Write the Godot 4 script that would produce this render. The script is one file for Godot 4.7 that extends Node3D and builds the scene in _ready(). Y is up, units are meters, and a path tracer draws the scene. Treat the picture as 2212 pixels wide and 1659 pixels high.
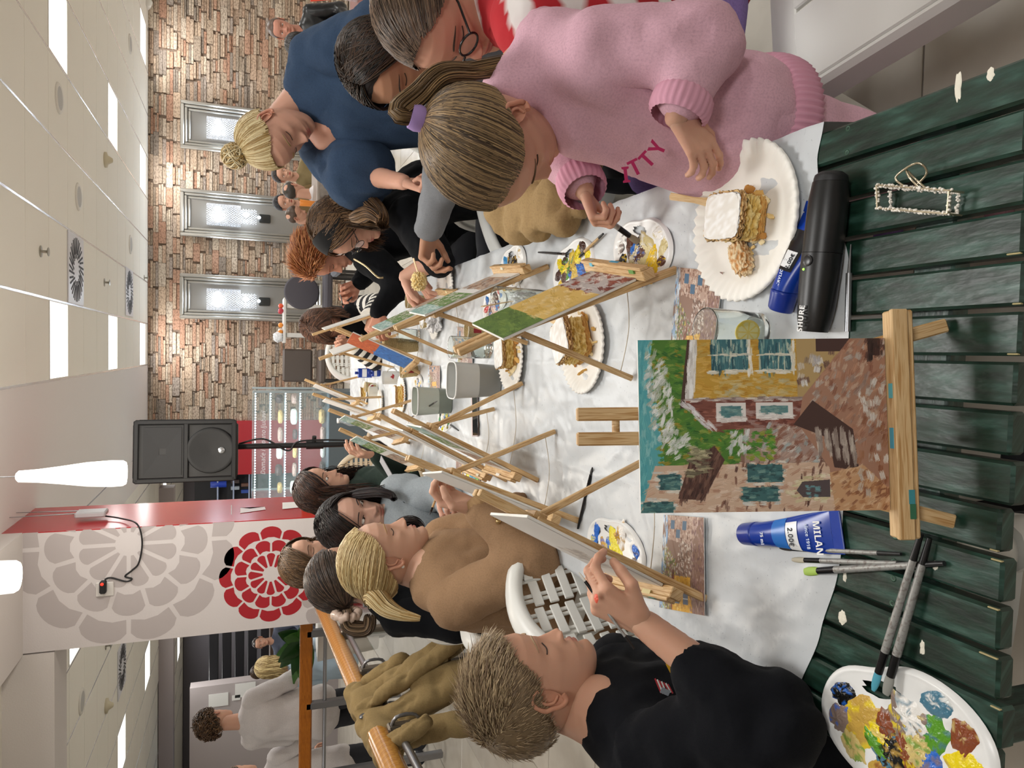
extends Node3D
# An art workshop in a cafe hall: long table with easels, people painting. The photograph is a portrait picture lying on its side.

const T := 0.76          # height of the table top
const CE := 2.75         # height of the ceiling
const FOC := 1560.0      # focal length in photo pixels
const EYE := Vector3(0, 1.44, 0)
var CR: Vector3          # camera axes in the world: right and down in the upright photograph, and forward
var CD: Vector3
var CF: Vector3
var taken := {}
var mats := {}
var texs := {}
var rng := RandomNumberGenerator.new()
var nz := FastNoiseLite.new()


# ---------------------------------------------------------------- pixels to places
func setup_axes() -> void:
	var d := Vector3(76.5, -575.0, FOC).normalized()
	var dn := Vector3(-30.5, (FOC * FOC - 76.5 * 30.5) / 575.0, FOC)
	dn = (dn - d * dn.dot(d)).normalized()
	var xr := dn.cross(d).normalized()
	if xr.x < 0.0:
		xr = -xr
	CR = Vector3(xr.x, -dn.x, -d.x)
	CD = Vector3(xr.y, -dn.y, -d.y)
	CF = Vector3(xr.z, -dn.z, -d.z)

func ray(x: float, y: float) -> Vector3:
	return (CR * (829.5 - y) + CD * (x - 1106.0)) / FOC + CF

func P(x: float, y: float, d: float) -> Vector3:
	return EYE + ray(x, y) * d

func on_y(x: float, y: float, h: float) -> Vector3:
	var r := ray(x, y)
	return EYE + r * ((h - EYE.y) / r.y)

func on_t(x: float, y: float, lift := 0.0) -> Vector3:
	return on_y(x, y, T + lift)

func on_z(x: float, y: float, z: float) -> Vector3:
	var r := ray(x, y)
	return EYE + r * (z / r.z)

func on_x(x: float, y: float, xx: float) -> Vector3:
	var r := ray(x, y)
	return EYE + r * (xx / r.x)


# ---------------------------------------------------------------- mesh building
class MB:
	var v := PackedVector3Array()
	var n := PackedVector3Array()
	var c := PackedColorArray()
	var u := PackedVector2Array()
	var i := PackedInt32Array()
	var col := Color.WHITE

	func vert(p: Vector3, nn: Vector3, uv := Vector2.ZERO) -> int:
		v.append(p)
		n.append(nn)
		c.append(col)
		u.append(uv)
		return v.size() - 1

	func tri(a: int, b: int, d: int) -> void:   # counter-clockwise from outside; Godot wants it the other way round
		i.append(a)
		i.append(d)
		i.append(b)

	func face(ps: Array, uvs := []) -> void:    # flat convex polygon
		var nn: Vector3 = (ps[1] - ps[0]).cross(ps[2] - ps[0]).normalized()
		var s := v.size()
		for k in ps.size():
			vert(ps[k], nn, uvs[k] if uvs.size() > k else Vector2.ZERO)
		for k in range(1, ps.size() - 1):
			tri(s, s + k, s + k + 1)

	func grid(rows: Array, closed := false, flip := false, uvs := Vector2.ONE, cols := []) -> void:
		var nr := rows.size()
		var nc: int = rows[0].size()
		var s := v.size()
		for r in nr:
			var row: PackedVector3Array = rows[r]
			var up: PackedVector3Array = rows[mini(r + 1, nr - 1)]
			var dn: PackedVector3Array = rows[maxi(r - 1, 0)]
			for k in nc:
				var k1 := (k + 1) % nc if closed else mini(k + 1, nc - 1)
				var k0 := (k + nc - 1) % nc if closed else maxi(k - 1, 0)
				var nn := (row[k1] - row[k0]).cross(up[k] - dn[k])
				if nn.length_squared() < 1e-18:
					var o: PackedVector3Array = up if r == 0 or r < nr / 2 else dn
					nn = (o[k1] - o[k0]).cross(up[k] - dn[k])
				nn = nn.normalized()
				v.append(row[k])
				n.append(-nn if flip else nn)
				c.append(cols[r][k] if cols.size() > 0 else col)
				u.append(Vector2(float(k) / (nc if closed else nc - 1) * uvs.x, float(r) / (nr - 1) * uvs.y))
		var m := nc if closed else nc - 1
		for r in nr - 1:
			for k in m:
				var a := s + r * nc + k
				var b := s + r * nc + (k + 1) % nc
				var d := b + nc
				var e := a + nc
				if flip:
					i.append_array([a, b, d, a, d, e])
				else:
					i.append_array([a, d, b, a, e, d])

	func fan(ring: PackedVector3Array, flip := false) -> void:
		var mid := Vector3.ZERO
		for p in ring:
			mid += p
		mid /= ring.size()
		var nn := (ring[0] - mid).cross(ring[ring.size() / 4] - mid).normalized()
		if flip:
			nn = -nn
		var s := vert(mid, nn)
		for p in ring:
			vert(p, nn)
		for k in ring.size():
			var a := s + 1 + k
			var b := s + 1 + (k + 1) % ring.size()
			if flip:
				tri(s, b, a)
			else:
				tri(s, a, b)

	func box(center: Vector3, size: Vector3, bev := 0.0, bs := Basis.IDENTITY, grain := 0) -> void:
		# grain: the axis along which u runs
		var h := size * 0.5
		var bv := minf(bev, minf(h.x, minf(h.y, h.z)) * 0.9)
		for ax in 3:
			var a1 := (ax + 1) % 3
			var a2 := (ax + 2) % 3
			for sg: float in [-1.0, 1.0]:
				var ps := []
				var uvs := []
				for q: Vector2 in [Vector2(-1, -1), Vector2(1, -1), Vector2(1, 1), Vector2(-1, 1)]:
					var p := Vector3.ZERO
					p[ax] = h[ax] * sg
					p[a1] = (h[a1] - bv) * q.x * sg
					p[a2] = (h[a2] - bv) * q.y
					ps.append(center + bs * p)
					uvs.append(Vector2(p[grain], p[(grain + 1) % 3] + p[(grain + 2) % 3] * 1.3 + 0.37 * ax) + Vector2(center.x + center.z, center.y + center.x))
				face(ps, uvs)
		if bv <= 0.0:
			return
		for ax in 3:
			var a1 := (ax + 1) % 3
			var a2 := (ax + 2) % 3
			for s1: float in [-1.0, 1.0]:
				for s2: float in [-1.0, 1.0]:
					var ps := []
					var uvs := []
					for q: Vector2 in [Vector2(-1, 0), Vector2(1, 0), Vector2(1, 1), Vector2(-1, 1)]:
						var p := Vector3.ZERO
						p[ax] = (h[ax] - bv) * q.x * s1 * s2
						p[a1] = (h[a1] - (bv if q.y > 0.5 else 0.0)) * s1
						p[a2] = (h[a2] - (0.0 if q.y > 0.5 else bv)) * s2
						ps.append(center + bs * p)
						uvs.append(Vector2(p[grain], p[(grain + 1) % 3]) + Vector2(center.x, center.y))
					face(ps, uvs)
		for sx: float in [-1.0, 1.0]:
			for sy: float in [-1.0, 1.0]:
				for sz: float in [-1.0, 1.0]:
					var a := center + bs * Vector3(h.x * sx, (h.y - bv) * sy, (h.z - bv) * sz)
					var b := center + bs * Vector3((h.x - bv) * sx, h.y * sy, (h.z - bv) * sz)
					var d := center + bs * Vector3((h.x - bv) * sx, (h.y - bv) * sy, h.z * sz)
					face([a, b, d] if sx * sy * sz > 0.0 else [a, d, b])

	func bar(a: Vector3, b: Vector3, w: float, t: float, side: Vector3, bev := 0.002) -> void:   # w along side, t across it
		var x := (b - a).normalized()
		var z := (side - x * side.dot(x)).normalized()
		var y := z.cross(x)
		box((a + b) * 0.5, Vector3(a.distance_to(b), t, w), bev, Basis(x, y, z), 0)

	func tube(pts: PackedVector3Array, radii, seg := 8, caps := true, flat := 1.0, hint := Vector3(0.123, 0.97, 0.2)) -> void:
		var rows := []
		var np := pts.size()
		var length := 0.0
		for k in np:
			if k > 0:
				length += pts[k].distance_to(pts[k - 1])
			var t := (pts[mini(k + 1, np - 1)] - pts[maxi(k - 1, 0)]).normalized()
			var x := hint.cross(t)
			if x.length_squared() < 1e-6:
				x = Vector3(1, 0.1, 0).cross(t)
			x = x.normalized()
			var y := t.cross(x)
			var r: float = radii if radii is float else radii[k]
			var row := PackedVector3Array()
			for s in seg:
				var a := TAU * s / seg
				row.append(pts[k] + x * (cos(a) * r) + y * (sin(a) * r * flat))
			rows.append(row)
		grid(rows, true, false, Vector2(0.1, length))
		if caps:
			fan(rows[0], true)
			fan(rows[np - 1], false)

	func lathe(prof: Array, seg: int, xf := Transform3D.IDENTITY, oval := 1.0) -> void:   # prof: Vector2(radius, y), from below outside upwards
		var rows := []
		for p: Vector2 in prof:
			var row := PackedVector3Array()
			for s in seg:
				var a := -TAU * s / seg
				row.append(xf * Vector3(cos(a) * p.x, p.y, sin(a) * p.x * oval))
			rows.append(row)
		grid(rows, true, false, Vector2(1, 1))

	func prism(poly: PackedVector2Array, depth: float, xf: Transform3D, bev := 0.0) -> void:   # polygon in xy, from z=0 to z=depth
		var pg := poly
		if Geometry2D.is_polygon_clockwise(pg):
			pg = pg.duplicate()
			pg.reverse()
		var top := pg
		if bev > 0.0:
			var o := Geometry2D.offset_polygon(pg, -bev)
			if o.size() == 1 and o[0].size() == pg.size():
				top = o[0]
				var best := 0
				for k in top.size():
					if top[k].distance_to(pg[0]) < top[best].distance_to(pg[0]):
						best = k
				var turned := PackedVector2Array()
				for k in top.size():
					turned.append(top[(k + best) % top.size()])
				if Geometry2D.is_polygon_clockwise(turned):
					turned.reverse()
				top = turned
			else:
				bev = 0.0
		for e in 2:
			var pl := top if e == 1 else pg
			var ids := Geometry2D.triangulate_polygon(pl)
			var z := depth if e == 1 else 0.0
			var nn := (xf.basis * Vector3(0, 0, 1 if e == 1 else -1)).normalized()
			var s := v.size()
			for p in pl:
				vert(xf * Vector3(p.x, p.y, z), nn, p)
			for k in range(0, ids.size(), 3):
				var a: int = ids[k]
				var b: int = ids[k + 1]
				var d: int = ids[k + 2]
				if (pl[b] - pl[a]).cross(pl[d] - pl[a]) < 0.0:
					var q := b
					b = d
					d = q
				if e == 1:
					tri(s + a, s + b, s + d)
				else:
					tri(s + a, s + d, s + b)
		for k in pg.size():
			var a := pg[k]
			var b := pg[(k + 1) % pg.size()]
			var zt := depth - bev
			face([xf * Vector3(a.x, a.y, 0), xf * Vector3(b.x, b.y, 0), xf * Vector3(b.x, b.y, zt), xf * Vector3(a.x, a.y, zt)], [a, b, b, a])
			if bev > 0.0:
				var a2 := top[k]
				var b2 := top[(k + 1) % pg.size()]
				face([xf * Vector3(a.x, a.y, zt), xf * Vector3(b.x, b.y, zt), xf * Vector3(b2.x, b2.y, depth), xf * Vector3(a2.x, a2.y, depth)], [a, b, b2, a2])

	func ball(center: Vector3, r: Vector3, seg := 12, bs := Basis.IDENTITY) -> void:
		var rows := []
		var nr := maxi(4, seg / 2)
		for k in nr + 1:
			var t := -PI / 2 + PI * k / nr
			var row := PackedVector3Array()
			for s in seg:
				var a := -TAU * s / seg
				row.append(center + bs * (Vector3(cos(t) * cos(a), sin(t), cos(t) * sin(a)) * r))
			rows.append(row)
		var s0 := v.size()
		grid(rows, true)
		for k in range(s0, v.size()):
			var l := bs.transposed() * (v[k] - center)
			n[k] = (bs * (l / (r * r))).normalized()

	func strand(pts: PackedVector3Array, w: float, out: Vector3) -> void:   # a thin three-sided lock of hair
		var np := pts.size()
		var s := v.size()
		for k in np:
			var t := (pts[mini(k + 1, np - 1)] - pts[maxi(k - 1, 0)]).normalized()
			var sd := t.cross(out).normalized()
			var up := sd.cross(t)
			var ww := w * (1.0 if k < np - 2 else (0.75 if k == np - 2 else 0.2))
			vert(pts[k] + up * ww * 0.7, up)
			vert(pts[k] + sd * ww, (sd + up * 0.3).normalized())
			vert(pts[k] - sd * ww, (up * 0.3 - sd).normalized())
		for k in np - 1:
			var a := s + k * 3
			i.append_array([a, a + 4, a + 1, a, a + 3, a + 4, a + 2, a + 3, a, a + 2, a + 5, a + 3])

	func add(o: MB, xf: Transform3D) -> void:
		var s := v.size()
		for k in o.v.size():
			v.append(xf * o.v[k])
			n.append((xf.basis * o.n[k]).normalized())
		c.append_array(o.c)
		u.append_array(o.u)
		for k in o.i:
			i.append(k + s)

	func mesh() -> ArrayMesh:
		var ar := []
		ar.resize(Mesh.ARRAY_MAX)
		ar[Mesh.ARRAY_VERTEX] = v
		ar[Mesh.ARRAY_NORMAL] = n
		ar[Mesh.ARRAY_COLOR] = c
		ar[Mesh.ARRAY_TEX_UV] = u
		ar[Mesh.ARRAY_INDEX] = i
		var m := ArrayMesh.new()
		m.add_surface_from_arrays(Mesh.PRIMITIVE_TRIANGLES, ar)
		return m


# ---------------------------------------------------------------- nodes
func numbered(called: String) -> String:
	var k: int = taken.get(called, 0)
	taken[called] = k + 1
	return called if k == 0 else "%s_%03d" % [called, k]

func tag(o: Node, label: String, category: String, group := "", kind := "") -> void:
	if label:
		o.set_meta("label", label)
	if category:
		o.set_meta("category", category)
	if group:
		o.set_meta("group", group)
	if kind:
		o.set_meta("kind", kind)

func thing(called: String, label: String, category: String, at := Vector3.ZERO, group := "") -> Node3D:
	var o := Node3D.new()
	o.name = numbered(called)
	add_child(o)
	o.position = at
	tag(o, label, category, group)
	return o

func obj(m, material: Material, called: String, parent: Node = null, label := "") -> MeshInstance3D:   # a part; its geometry is in the axes of its parent
	var o := MeshInstance3D.new()
	o.mesh = m.mesh() if m is MB else m
	o.material_override = material
	o.name = called
	(parent if parent else self).add_child(o, true)
	if label:
		o.set_meta("label", label)
	return o

func part(t: Node3D, called: String, m, material: Material, label := "") -> MeshInstance3D:   # a part whose geometry is in world axes
	var o := obj(m, material, called, t, label)
	o.position = -t.position
	return o

func single(called: String, label: String, category: String, m, material: Material, group := "", kind := "") -> MeshInstance3D:
	var o := obj(m, material, numbered(called), self)
	tag(o, label, category, group, kind)
	return o

func struct(called: String, m, material: Material, label := "") -> MeshInstance3D:
	var o := obj(m, material, numbered(called), self)
	tag(o, label, "", "", "structure")
	return o

func copy(o: Node3D, label := "", group := "") -> Node3D:
	var r: Node3D = o.duplicate()
	r.name = numbered(String(o.get_meta("stem")) if o.has_meta("stem") else String(o.name))
	add_child(r)
	if label:
		r.set_meta("label", label)
	if group:
		r.set_meta("group", group)
	return r


# ---------------------------------------------------------------- materials
func noise_tex(key: String, freq: float, as_normal := false, ramp: Array = [], kind := FastNoiseLite.TYPE_SIMPLEX_SMOOTH, octaves := 4, bump := 4.0, size := 512, sd := 1) -> NoiseTexture2D:
	if texs.has(key):
		return texs[key]
	var f := FastNoiseLite.new()
	f.noise_type = kind
	f.frequency = freq
	f.fractal_octaves = octaves
	f.seed = sd
	var t := NoiseTexture2D.new()
	t.width = size
	t.height = size
	t.seamless = true
	t.noise = f
	if as_normal:
		t.as_normal_map = true
		t.bump_strength = bump
	if ramp.size() > 0:
		var g := Gradient.new()
		g.offsets = PackedFloat32Array(ramp.map(func(e): return e[0]))
		g.colors = PackedColorArray(ramp.map(func(e): return e[1]))
		t.color_ramp = g
	texs[key] = t
	return t

func mat(key: String, color: Color, rough := 0.6, metal := 0.0, vc := false) -> StandardMaterial3D:
	if mats.has(key):
		return mats[key]
	var m := StandardMaterial3D.new()
	m.resource_name = key
	m.albedo_color = color
	m.roughness = rough
	m.metallic = metal
	m.vertex_color_use_as_albedo = vc
	mats[key] = m
	return m

func tri_normal(m: StandardMaterial3D, tex: Texture2D, scale: Vector3, strength := 1.0) -> StandardMaterial3D:
	m.normal_enabled = true
	m.normal_texture = tex
	m.normal_scale = strength
	m.uv1_triplanar = true
	m.uv1_scale = scale
	return m

func tri_color(m: StandardMaterial3D, tex: Texture2D, scale: Vector3) -> StandardMaterial3D:
	m.albedo_texture = tex
	m.uv1_triplanar = true
	m.uv1_scale = scale
	return m

func cloth(key: String, color: Color, weave := 220.0, bump := 0.6, rough := 0.9) -> StandardMaterial3D:
	if mats.has(key):
		return mats[key]
	var m := mat(key, color, rough)
	m.metallic_specular = 0.2
	tri_color(m, noise_tex("clothtone", 0.03, false, [[0.0, Color(0.86, 0.86, 0.86)], [0.5, Color(0.97, 0.97, 0.97)], [1.0, Color.WHITE]]), Vector3.ONE * weave * 0.06)
	tri_normal(m, noise_tex("clothbump", 0.09, true, [], FastNoiseLite.TYPE_SIMPLEX_SMOOTH, 3, 5.0), Vector3.ONE * weave * 0.06, bump)
	m.rim_enabled = true
	m.rim = 0.25
	return m

func glow(key: String, color: Color, energy: float) -> StandardMaterial3D:
	if mats.has(key):
		return mats[key]
	var m := mat(key, color, 0.5)
	m.emission_enabled = true
	m.emission = color
	m.emission_energy_multiplier = energy
	return m

func glass(key: String, color: Color, alpha := 0.12) -> StandardMaterial3D:   # a thin pane
	if mats.has(key):
		return mats[key]
	var m := mat(key, Color(color, alpha), 0.03)
	m.transparency = BaseMaterial3D.TRANSPARENCY_ALPHA
	return m

func solid_glass(key: String, color: Color, scale := 0.05) -> StandardMaterial3D:
	if mats.has(key):
		return mats[key]
	var m := mat(key, Color(color, 0.02), 0.0)
	m.transparency = BaseMaterial3D.TRANSPARENCY_ALPHA
	m.refraction_enabled = true
	m.refraction_scale = scale
	return m

func wood(key: String, light: Color, dark: Color, rough := 0.55) -> StandardMaterial3D:   # grain runs along u (metres)
	if mats.has(key):
		return mats[key]
	var m := mat(key, Color.WHITE, rough)
	m.albedo_texture = noise_tex("grain_" + key, 0.012, false, [[0.25, dark], [0.45, light], [0.62, light.lerp(dark, 0.25)], [0.7, dark.lerp(light, 0.3)], [0.8, light]], FastNoiseLite.TYPE_SIMPLEX_SMOOTH, 4)
	m.uv1_scale = Vector3(1.3, 26.0, 1)
	return m

func smooth01(a: float, b: float, x: float) -> float:
	var t := clampf((x - a) / (b - a), 0.0, 1.0)
	return t * t * (3.0 - 2.0 * t)

func lut(tab: Array, x: float) -> float:   # piecewise curve through Vector2 points
	if x <= tab[0].x:
		return tab[0].y
	for k in range(1, tab.size()):
		if x <= tab[k].x:
			var f: float = (x - tab[k - 1].x) / (tab[k].x - tab[k - 1].x)
			f = lerpf(f, f * f * (3.0 - 2.0 * f), 0.5)
			return lerpf(tab[k - 1].y, tab[k].y, f)
	return tab[tab.size() - 1].y

func curve(ps: Array, steps: int) -> PackedVector3Array:   # smooth curve through points
	var out := PackedVector3Array()
	var n := ps.size()
	for k in n - 1:
		var p0: Vector3 = ps[maxi(k - 1, 0)]
		var p1: Vector3 = ps[k]
		var p2: Vector3 = ps[k + 1]
		var p3: Vector3 = ps[mini(k + 2, n - 1)]
		for s in steps:
			var t := float(s) / steps
			out.append(0.5 * ((2.0 * p1) + (p2 - p0) * t + (2.0 * p0 - 5.0 * p1 + 4.0 * p2 - p3) * t * t + (3.0 * p1 - p0 - 3.0 * p2 + p3) * t * t * t))
	out.append(ps[n - 1])
	return out

func hx(s: String) -> Color:
	return Color(s)

func lin(s: String) -> Color:   # for vertex colours
	return Color(s).srgb_to_linear()


# ---------------------------------------------------------------- the room
const ZW := -11.45       # stone wall
const TP := 0.581        # pitch of the ceiling tiles
const TX := -0.26
const TZ := -5.95
var panels := []         # centres of the ceiling light panels

func build_camera() -> void:
	setup_axes()
	var cam := Camera3D.new()
	cam.name = "camera"
	cam.fov = rad_to_deg(2.0 * atan(829.5 / FOC))
	cam.near = 0.05
	cam.far = 80.0
	add_child(cam)
	cam.transform = Transform3D(Basis(CD, CR, -CF), EYE)
	cam.current = true
	var we := WorldEnvironment.new()
	we.name = "environment"
	var e := Environment.new()
	e.background_mode = Environment.BG_COLOR
	e.background_color = Color(0.05, 0.05, 0.055)
	e.tonemap_mode = Environment.TONE_MAPPER_LINEAR
	e.tonemap_exposure = 0.88
	e.sdfgi_enabled = true
	e.ssao_enabled = true
	e.ssil_enabled = true
	we.environment = e
	add_child(we)
	# the light panels of the ceiling: each gives its light through an area light just under its glowing face
	for c: Vector2 in [Vector2(0, 0), Vector2(0, -4), Vector2(0, -8), Vector2(4, 0), Vector2(4, -4), Vector2(4, -8), Vector2(7, -8), Vector2(7, -4), Vector2(7, 0), Vector2(0, 4), Vector2(4, 4), Vector2(0, 8), Vector2(4, 8), Vector2(0, 12), Vector2(4, 12),
			Vector2(-4, -1), Vector2(-8, -5), Vector2(-8, -9), Vector2(-8, -13), Vector2(-4, -5), Vector2(-11, -13), Vector2(-11, -18), Vector2(-8, -18), Vector2(-4, -13), Vector2(-8, 4), Vector2(-8, 8)]:
		panels.append(Vector3(TX + (c.x + 0.5) * TP, CE, TZ + (c.y - 0.5) * TP))
	for p: Vector3 in panels:
		var l := AreaLight3D.new()
		l.name = "panel_light"
		l.area_size = Vector2(0.52, 0.52)
		l.light_color = Color(1.0, 0.995, 0.985)
		l.light_energy = 2.1
		l.area_range = 14.0
		l.area_attenuation = 2.0
		l.shadow_enabled = true
		add_child(l, true)
		l.transform = Transform3D(Basis(Vector3.RIGHT, -PI / 2), p - Vector3(0, 0.02, 0))

func is_panel(x: float, z: float) -> bool:
	for p: Vector3 in panels:
		if absf(p.x - x) < 0.2 and absf(p.z - z) < 0.2:
			return true
	return false

func slab(called: String, lo: Vector3, hi: Vector3, m: Material, label := "") -> MeshInstance3D:
	var b := MB.new()
	b.box((lo + hi) * 0.5, hi - lo, 0.0)
	return struct(called, b, m, label)

func build_shell() -> void:
	var plaster := mat("plaster", hx("d9d3d0"), 0.85)
	tri_normal(plaster, noise_tex("plasterbump", 0.05, true, [], FastNoiseLite.TYPE_SIMPLEX_SMOOTH, 4, 2.0), Vector3.ONE * 3.0, 0.25)
	var greyw := mat("grey_wall", hx("b9b0b0"), 0.8)
	# floor with its tiles
	var grout := mat("grout", hx("8f8880"), 0.9)
	var fl := slab("floor", Vector3(-12.2, -0.12, -20.2), Vector3(6.2, -0.004, 4.2), grout, "floor of pale stone tiles")
	var tile := MB.new()
	tile.box(Vector3(0, -0.01, 0), Vector3(0.495, 0.02, 0.495), 0.0015)
	var tmesh := tile.mesh()
	var tmats := []
	for k in 3:
		var m := mat("floor_tile_%d" % k, [hx("cfc8bb"), hx("d5cec2"), hx("c9c2b6")][k], 0.28)
		tri_color(m, noise_tex("stonefloor", 0.01, false, [[0.2, Color(0.95, 0.945, 0.94)], [0.6, Color.WHITE]], FastNoiseLite.TYPE_SIMPLEX_SMOOTH, 5), Vector3.ONE * 0.7)
		tmats.append(m)
	for ix in range(-6, 6):
		for iz in range(-14, 3):
			var o := obj(tmesh, tmats[absi(ix * 7 + iz * 3) % 3], "tile", fl)
			o.position = Vector3(ix * 0.5 + 0.1, 0, iz * 0.5)
	# one slab beyond the tiles that can be told apart
	for r: Array in [[Vector3(-12.2, -0.02, -20.2), Vector3(-3.16, 0, 4.2)], [Vector3(2.86, -0.02, -20.2), Vector3(6.2, 0, 4.2)], [Vector3(-3.15, -0.02, -20.2), Vector3(2.85, 0, -7.26)], [Vector3(-3.15, -0.02, 1.26), Vector3(2.85, 0, 4.2)]]:
		var b := MB.new()
		b.box((r[0] + r[1]) * 0.5, r[1] - r[0], 0.0)
		obj(b, tmats[0], "far_floor", fl)
	# ceiling
	var back := mat("ceiling_gap", hx("a9a49c"), 0.9)
	var ce := slab("ceiling", Vector3(-12.2, CE + 0.018, -20.2), Vector3(6.2, CE + 0.2, 4.2), back, "suspended ceiling of white square panels")
	var ctile := MB.new()
	ctile.box(Vector3(0, 0.009, 0), Vector3(TP - 0.008, 0.02, TP - 0.006), 0.003)
	var cmesh := ctile.mesh()
	var cm := mat("ceiling_tile", hx("e6e2d8"), 0.8)
	tri_normal(cm, noise_tex("tilebump", 0.3, true, [], FastNoiseLite.TYPE_SIMPLEX_SMOOTH, 2, 2.0), Vector3.ONE * 6.0, 0.3)
	var runner := mat("ceiling_runner", hx("e9e9ec"), 0.25, 0.6)
	var area := [[0, 9, -9, 9], [-13, -2, -19, 2]]
	for a: Array in area:
		for j in range(a[0], a[1]):
			for k in range(a[2], a[3]):
				var x := TX + (j + 0.5) * TP
				var z := TZ + (k - 0.5) * TP
				if is_panel(x, z) or z > -1.6 or (j < 0 and (z > -5.2 or j * 1.0 < -7.0 - (k + 19) * 0.35 or (j > -4 and z > -5.6))):
					continue
				var o := obj(cmesh, cm, "ceiling_tile", ce)
				o.position = Vector3(x, CE, z)
		for j in range(a[0], a[1] + 1):
			var b := MB.new()
			var z0: float = TZ + (a[2] - 1) * TP
			var z1: float = -1.3 if j >= 0 else -5.2
			b.box(Vector3(TX + j * TP, CE - 0.001, (z0 + z1) * 0.5), Vector3(0.016, 0.006, z1 - z0), 0.001)
			obj(b, runner, "runner", ce)
	# plain ceiling where no tiles can be told apart: behind the camera and in the far corners
	for r: Array in [[Vector3(TX, CE - 0.001, -1.3), Vector3(6.2, CE + 0.02, 4.2)], [Vector3(TX + 9 * TP, CE, -11.5), Vector3(6.2, CE + 0.02, -1.3)], [Vector3(-12.2, CE - 0.001, -5.2), Vector3(-1.8, CE + 0.02, 4.2)], [Vector3(-12.2, CE + 0.01, -20.2), Vector3(-1.2, CE + 0.02, -5.2)]]:
		var b := MB.new()
		b.box((r[0] + r[1]) * 0.5, r[1] - r[0], 0.0)
		obj(b, cm, "ceiling_field", ce)
	var b2 := MB.new()
	b2.box(Vector3((TX - 1.82) * 0.5, CE + 0.008, -3.65), Vector3(TX + 1.82, 0.022, 15.7), 0.0)
	obj(b2, plaster, "plaster_field", ce)
	slab("trim_1", Vector3(-1.81, 2.642, -4.84), Vector3(-1.09, CE, 4.2), plaster, "beam running to the pillar")
	slab("trim_2", Vector3(-12.2, 2.485, -5.15), Vector3(-1.81, CE, -4.84), plaster, "bulkhead over the second hall")
	slab("trim_3", Vector3(-12.2, 2.53, -13.2), Vector3(-2.3, CE, -12.9), greyw, "second bulkhead deep in the hall")
	# walls
	build_stone_wall()
	slab("wall_right", Vector3(5.9, 0, -11.6), Vector3(6.15, CE, 4.2), plaster)
	slab("wall_behind", Vector3(-12.2, 0, 4.0), Vector3(6.2, CE, 4.2), plaster)
	slab("wall_left", Vector3(-12.2, 0, -20.2), Vector3(-12.0, CE, 4.2), greyw)
	slab("wall_far", Vector3(-12.2, 0, -18.2), Vector3(0.2, CE, -18.0), mat("far_wall", hx("6d6a70"), 0.8))
	slab("wall_side", Vector3(0.0, 0, -18.2), Vector3(0.2, CE, -11.6), greyw)
	var red := mat("red_wall", hx("b0222c"), 0.35)
	slab("wall_red", Vector3(-1.87, 0, -11.52), Vector3(-1.07, 1.62, -11.38), red, "red painted wall beside the stone wall")
	slab("wall_upper", Vector3(-1.87, 1.62, -11.52), Vector3(-1.07, CE, -11.42), plaster)
	build_pillar(plaster)
	# light panels
	var lit := glow("panel_glow", Color(1.0, 1.0, 0.98), 2.6)
	var fr := mat("panel_frame", hx("e4e2dc"), 0.4)
	var n := 0
	for p: Vector3 in panels:
		var lab := "square glowing ceiling panel over the main hall"
		var grp := "ceiling light panels of the main hall"
		if p.x < -1.5:
			lab = "square glowing ceiling panel over the second hall"
			grp = "ceiling light panels of the second hall"
		var t := thing("ceiling_light", lab, "ceiling light", p, grp)
		var b := MB.new()
		b.box(Vector3(0, 0.006, 0), Vector3(0.556, 0.008, 0.556), 0.001)
		obj(b, lit, "diffuser", t)
		for s: float in [-1.0, 1.0]:
			var f := MB.new()
			f.box(Vector3(s * 0.282, 0.004, 0), Vector3(0.012, 0.016, 0.576), 0.001)
			obj(f, fr, "frame_bar", t)
			var f2 := MB.new()
			f2.box(Vector3(0, 0.004, s * 0.282), Vector3(0.552, 0.016, 0.012), 0.001)
			obj(f2, fr, "frame_bar", t)
		n += 1

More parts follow.
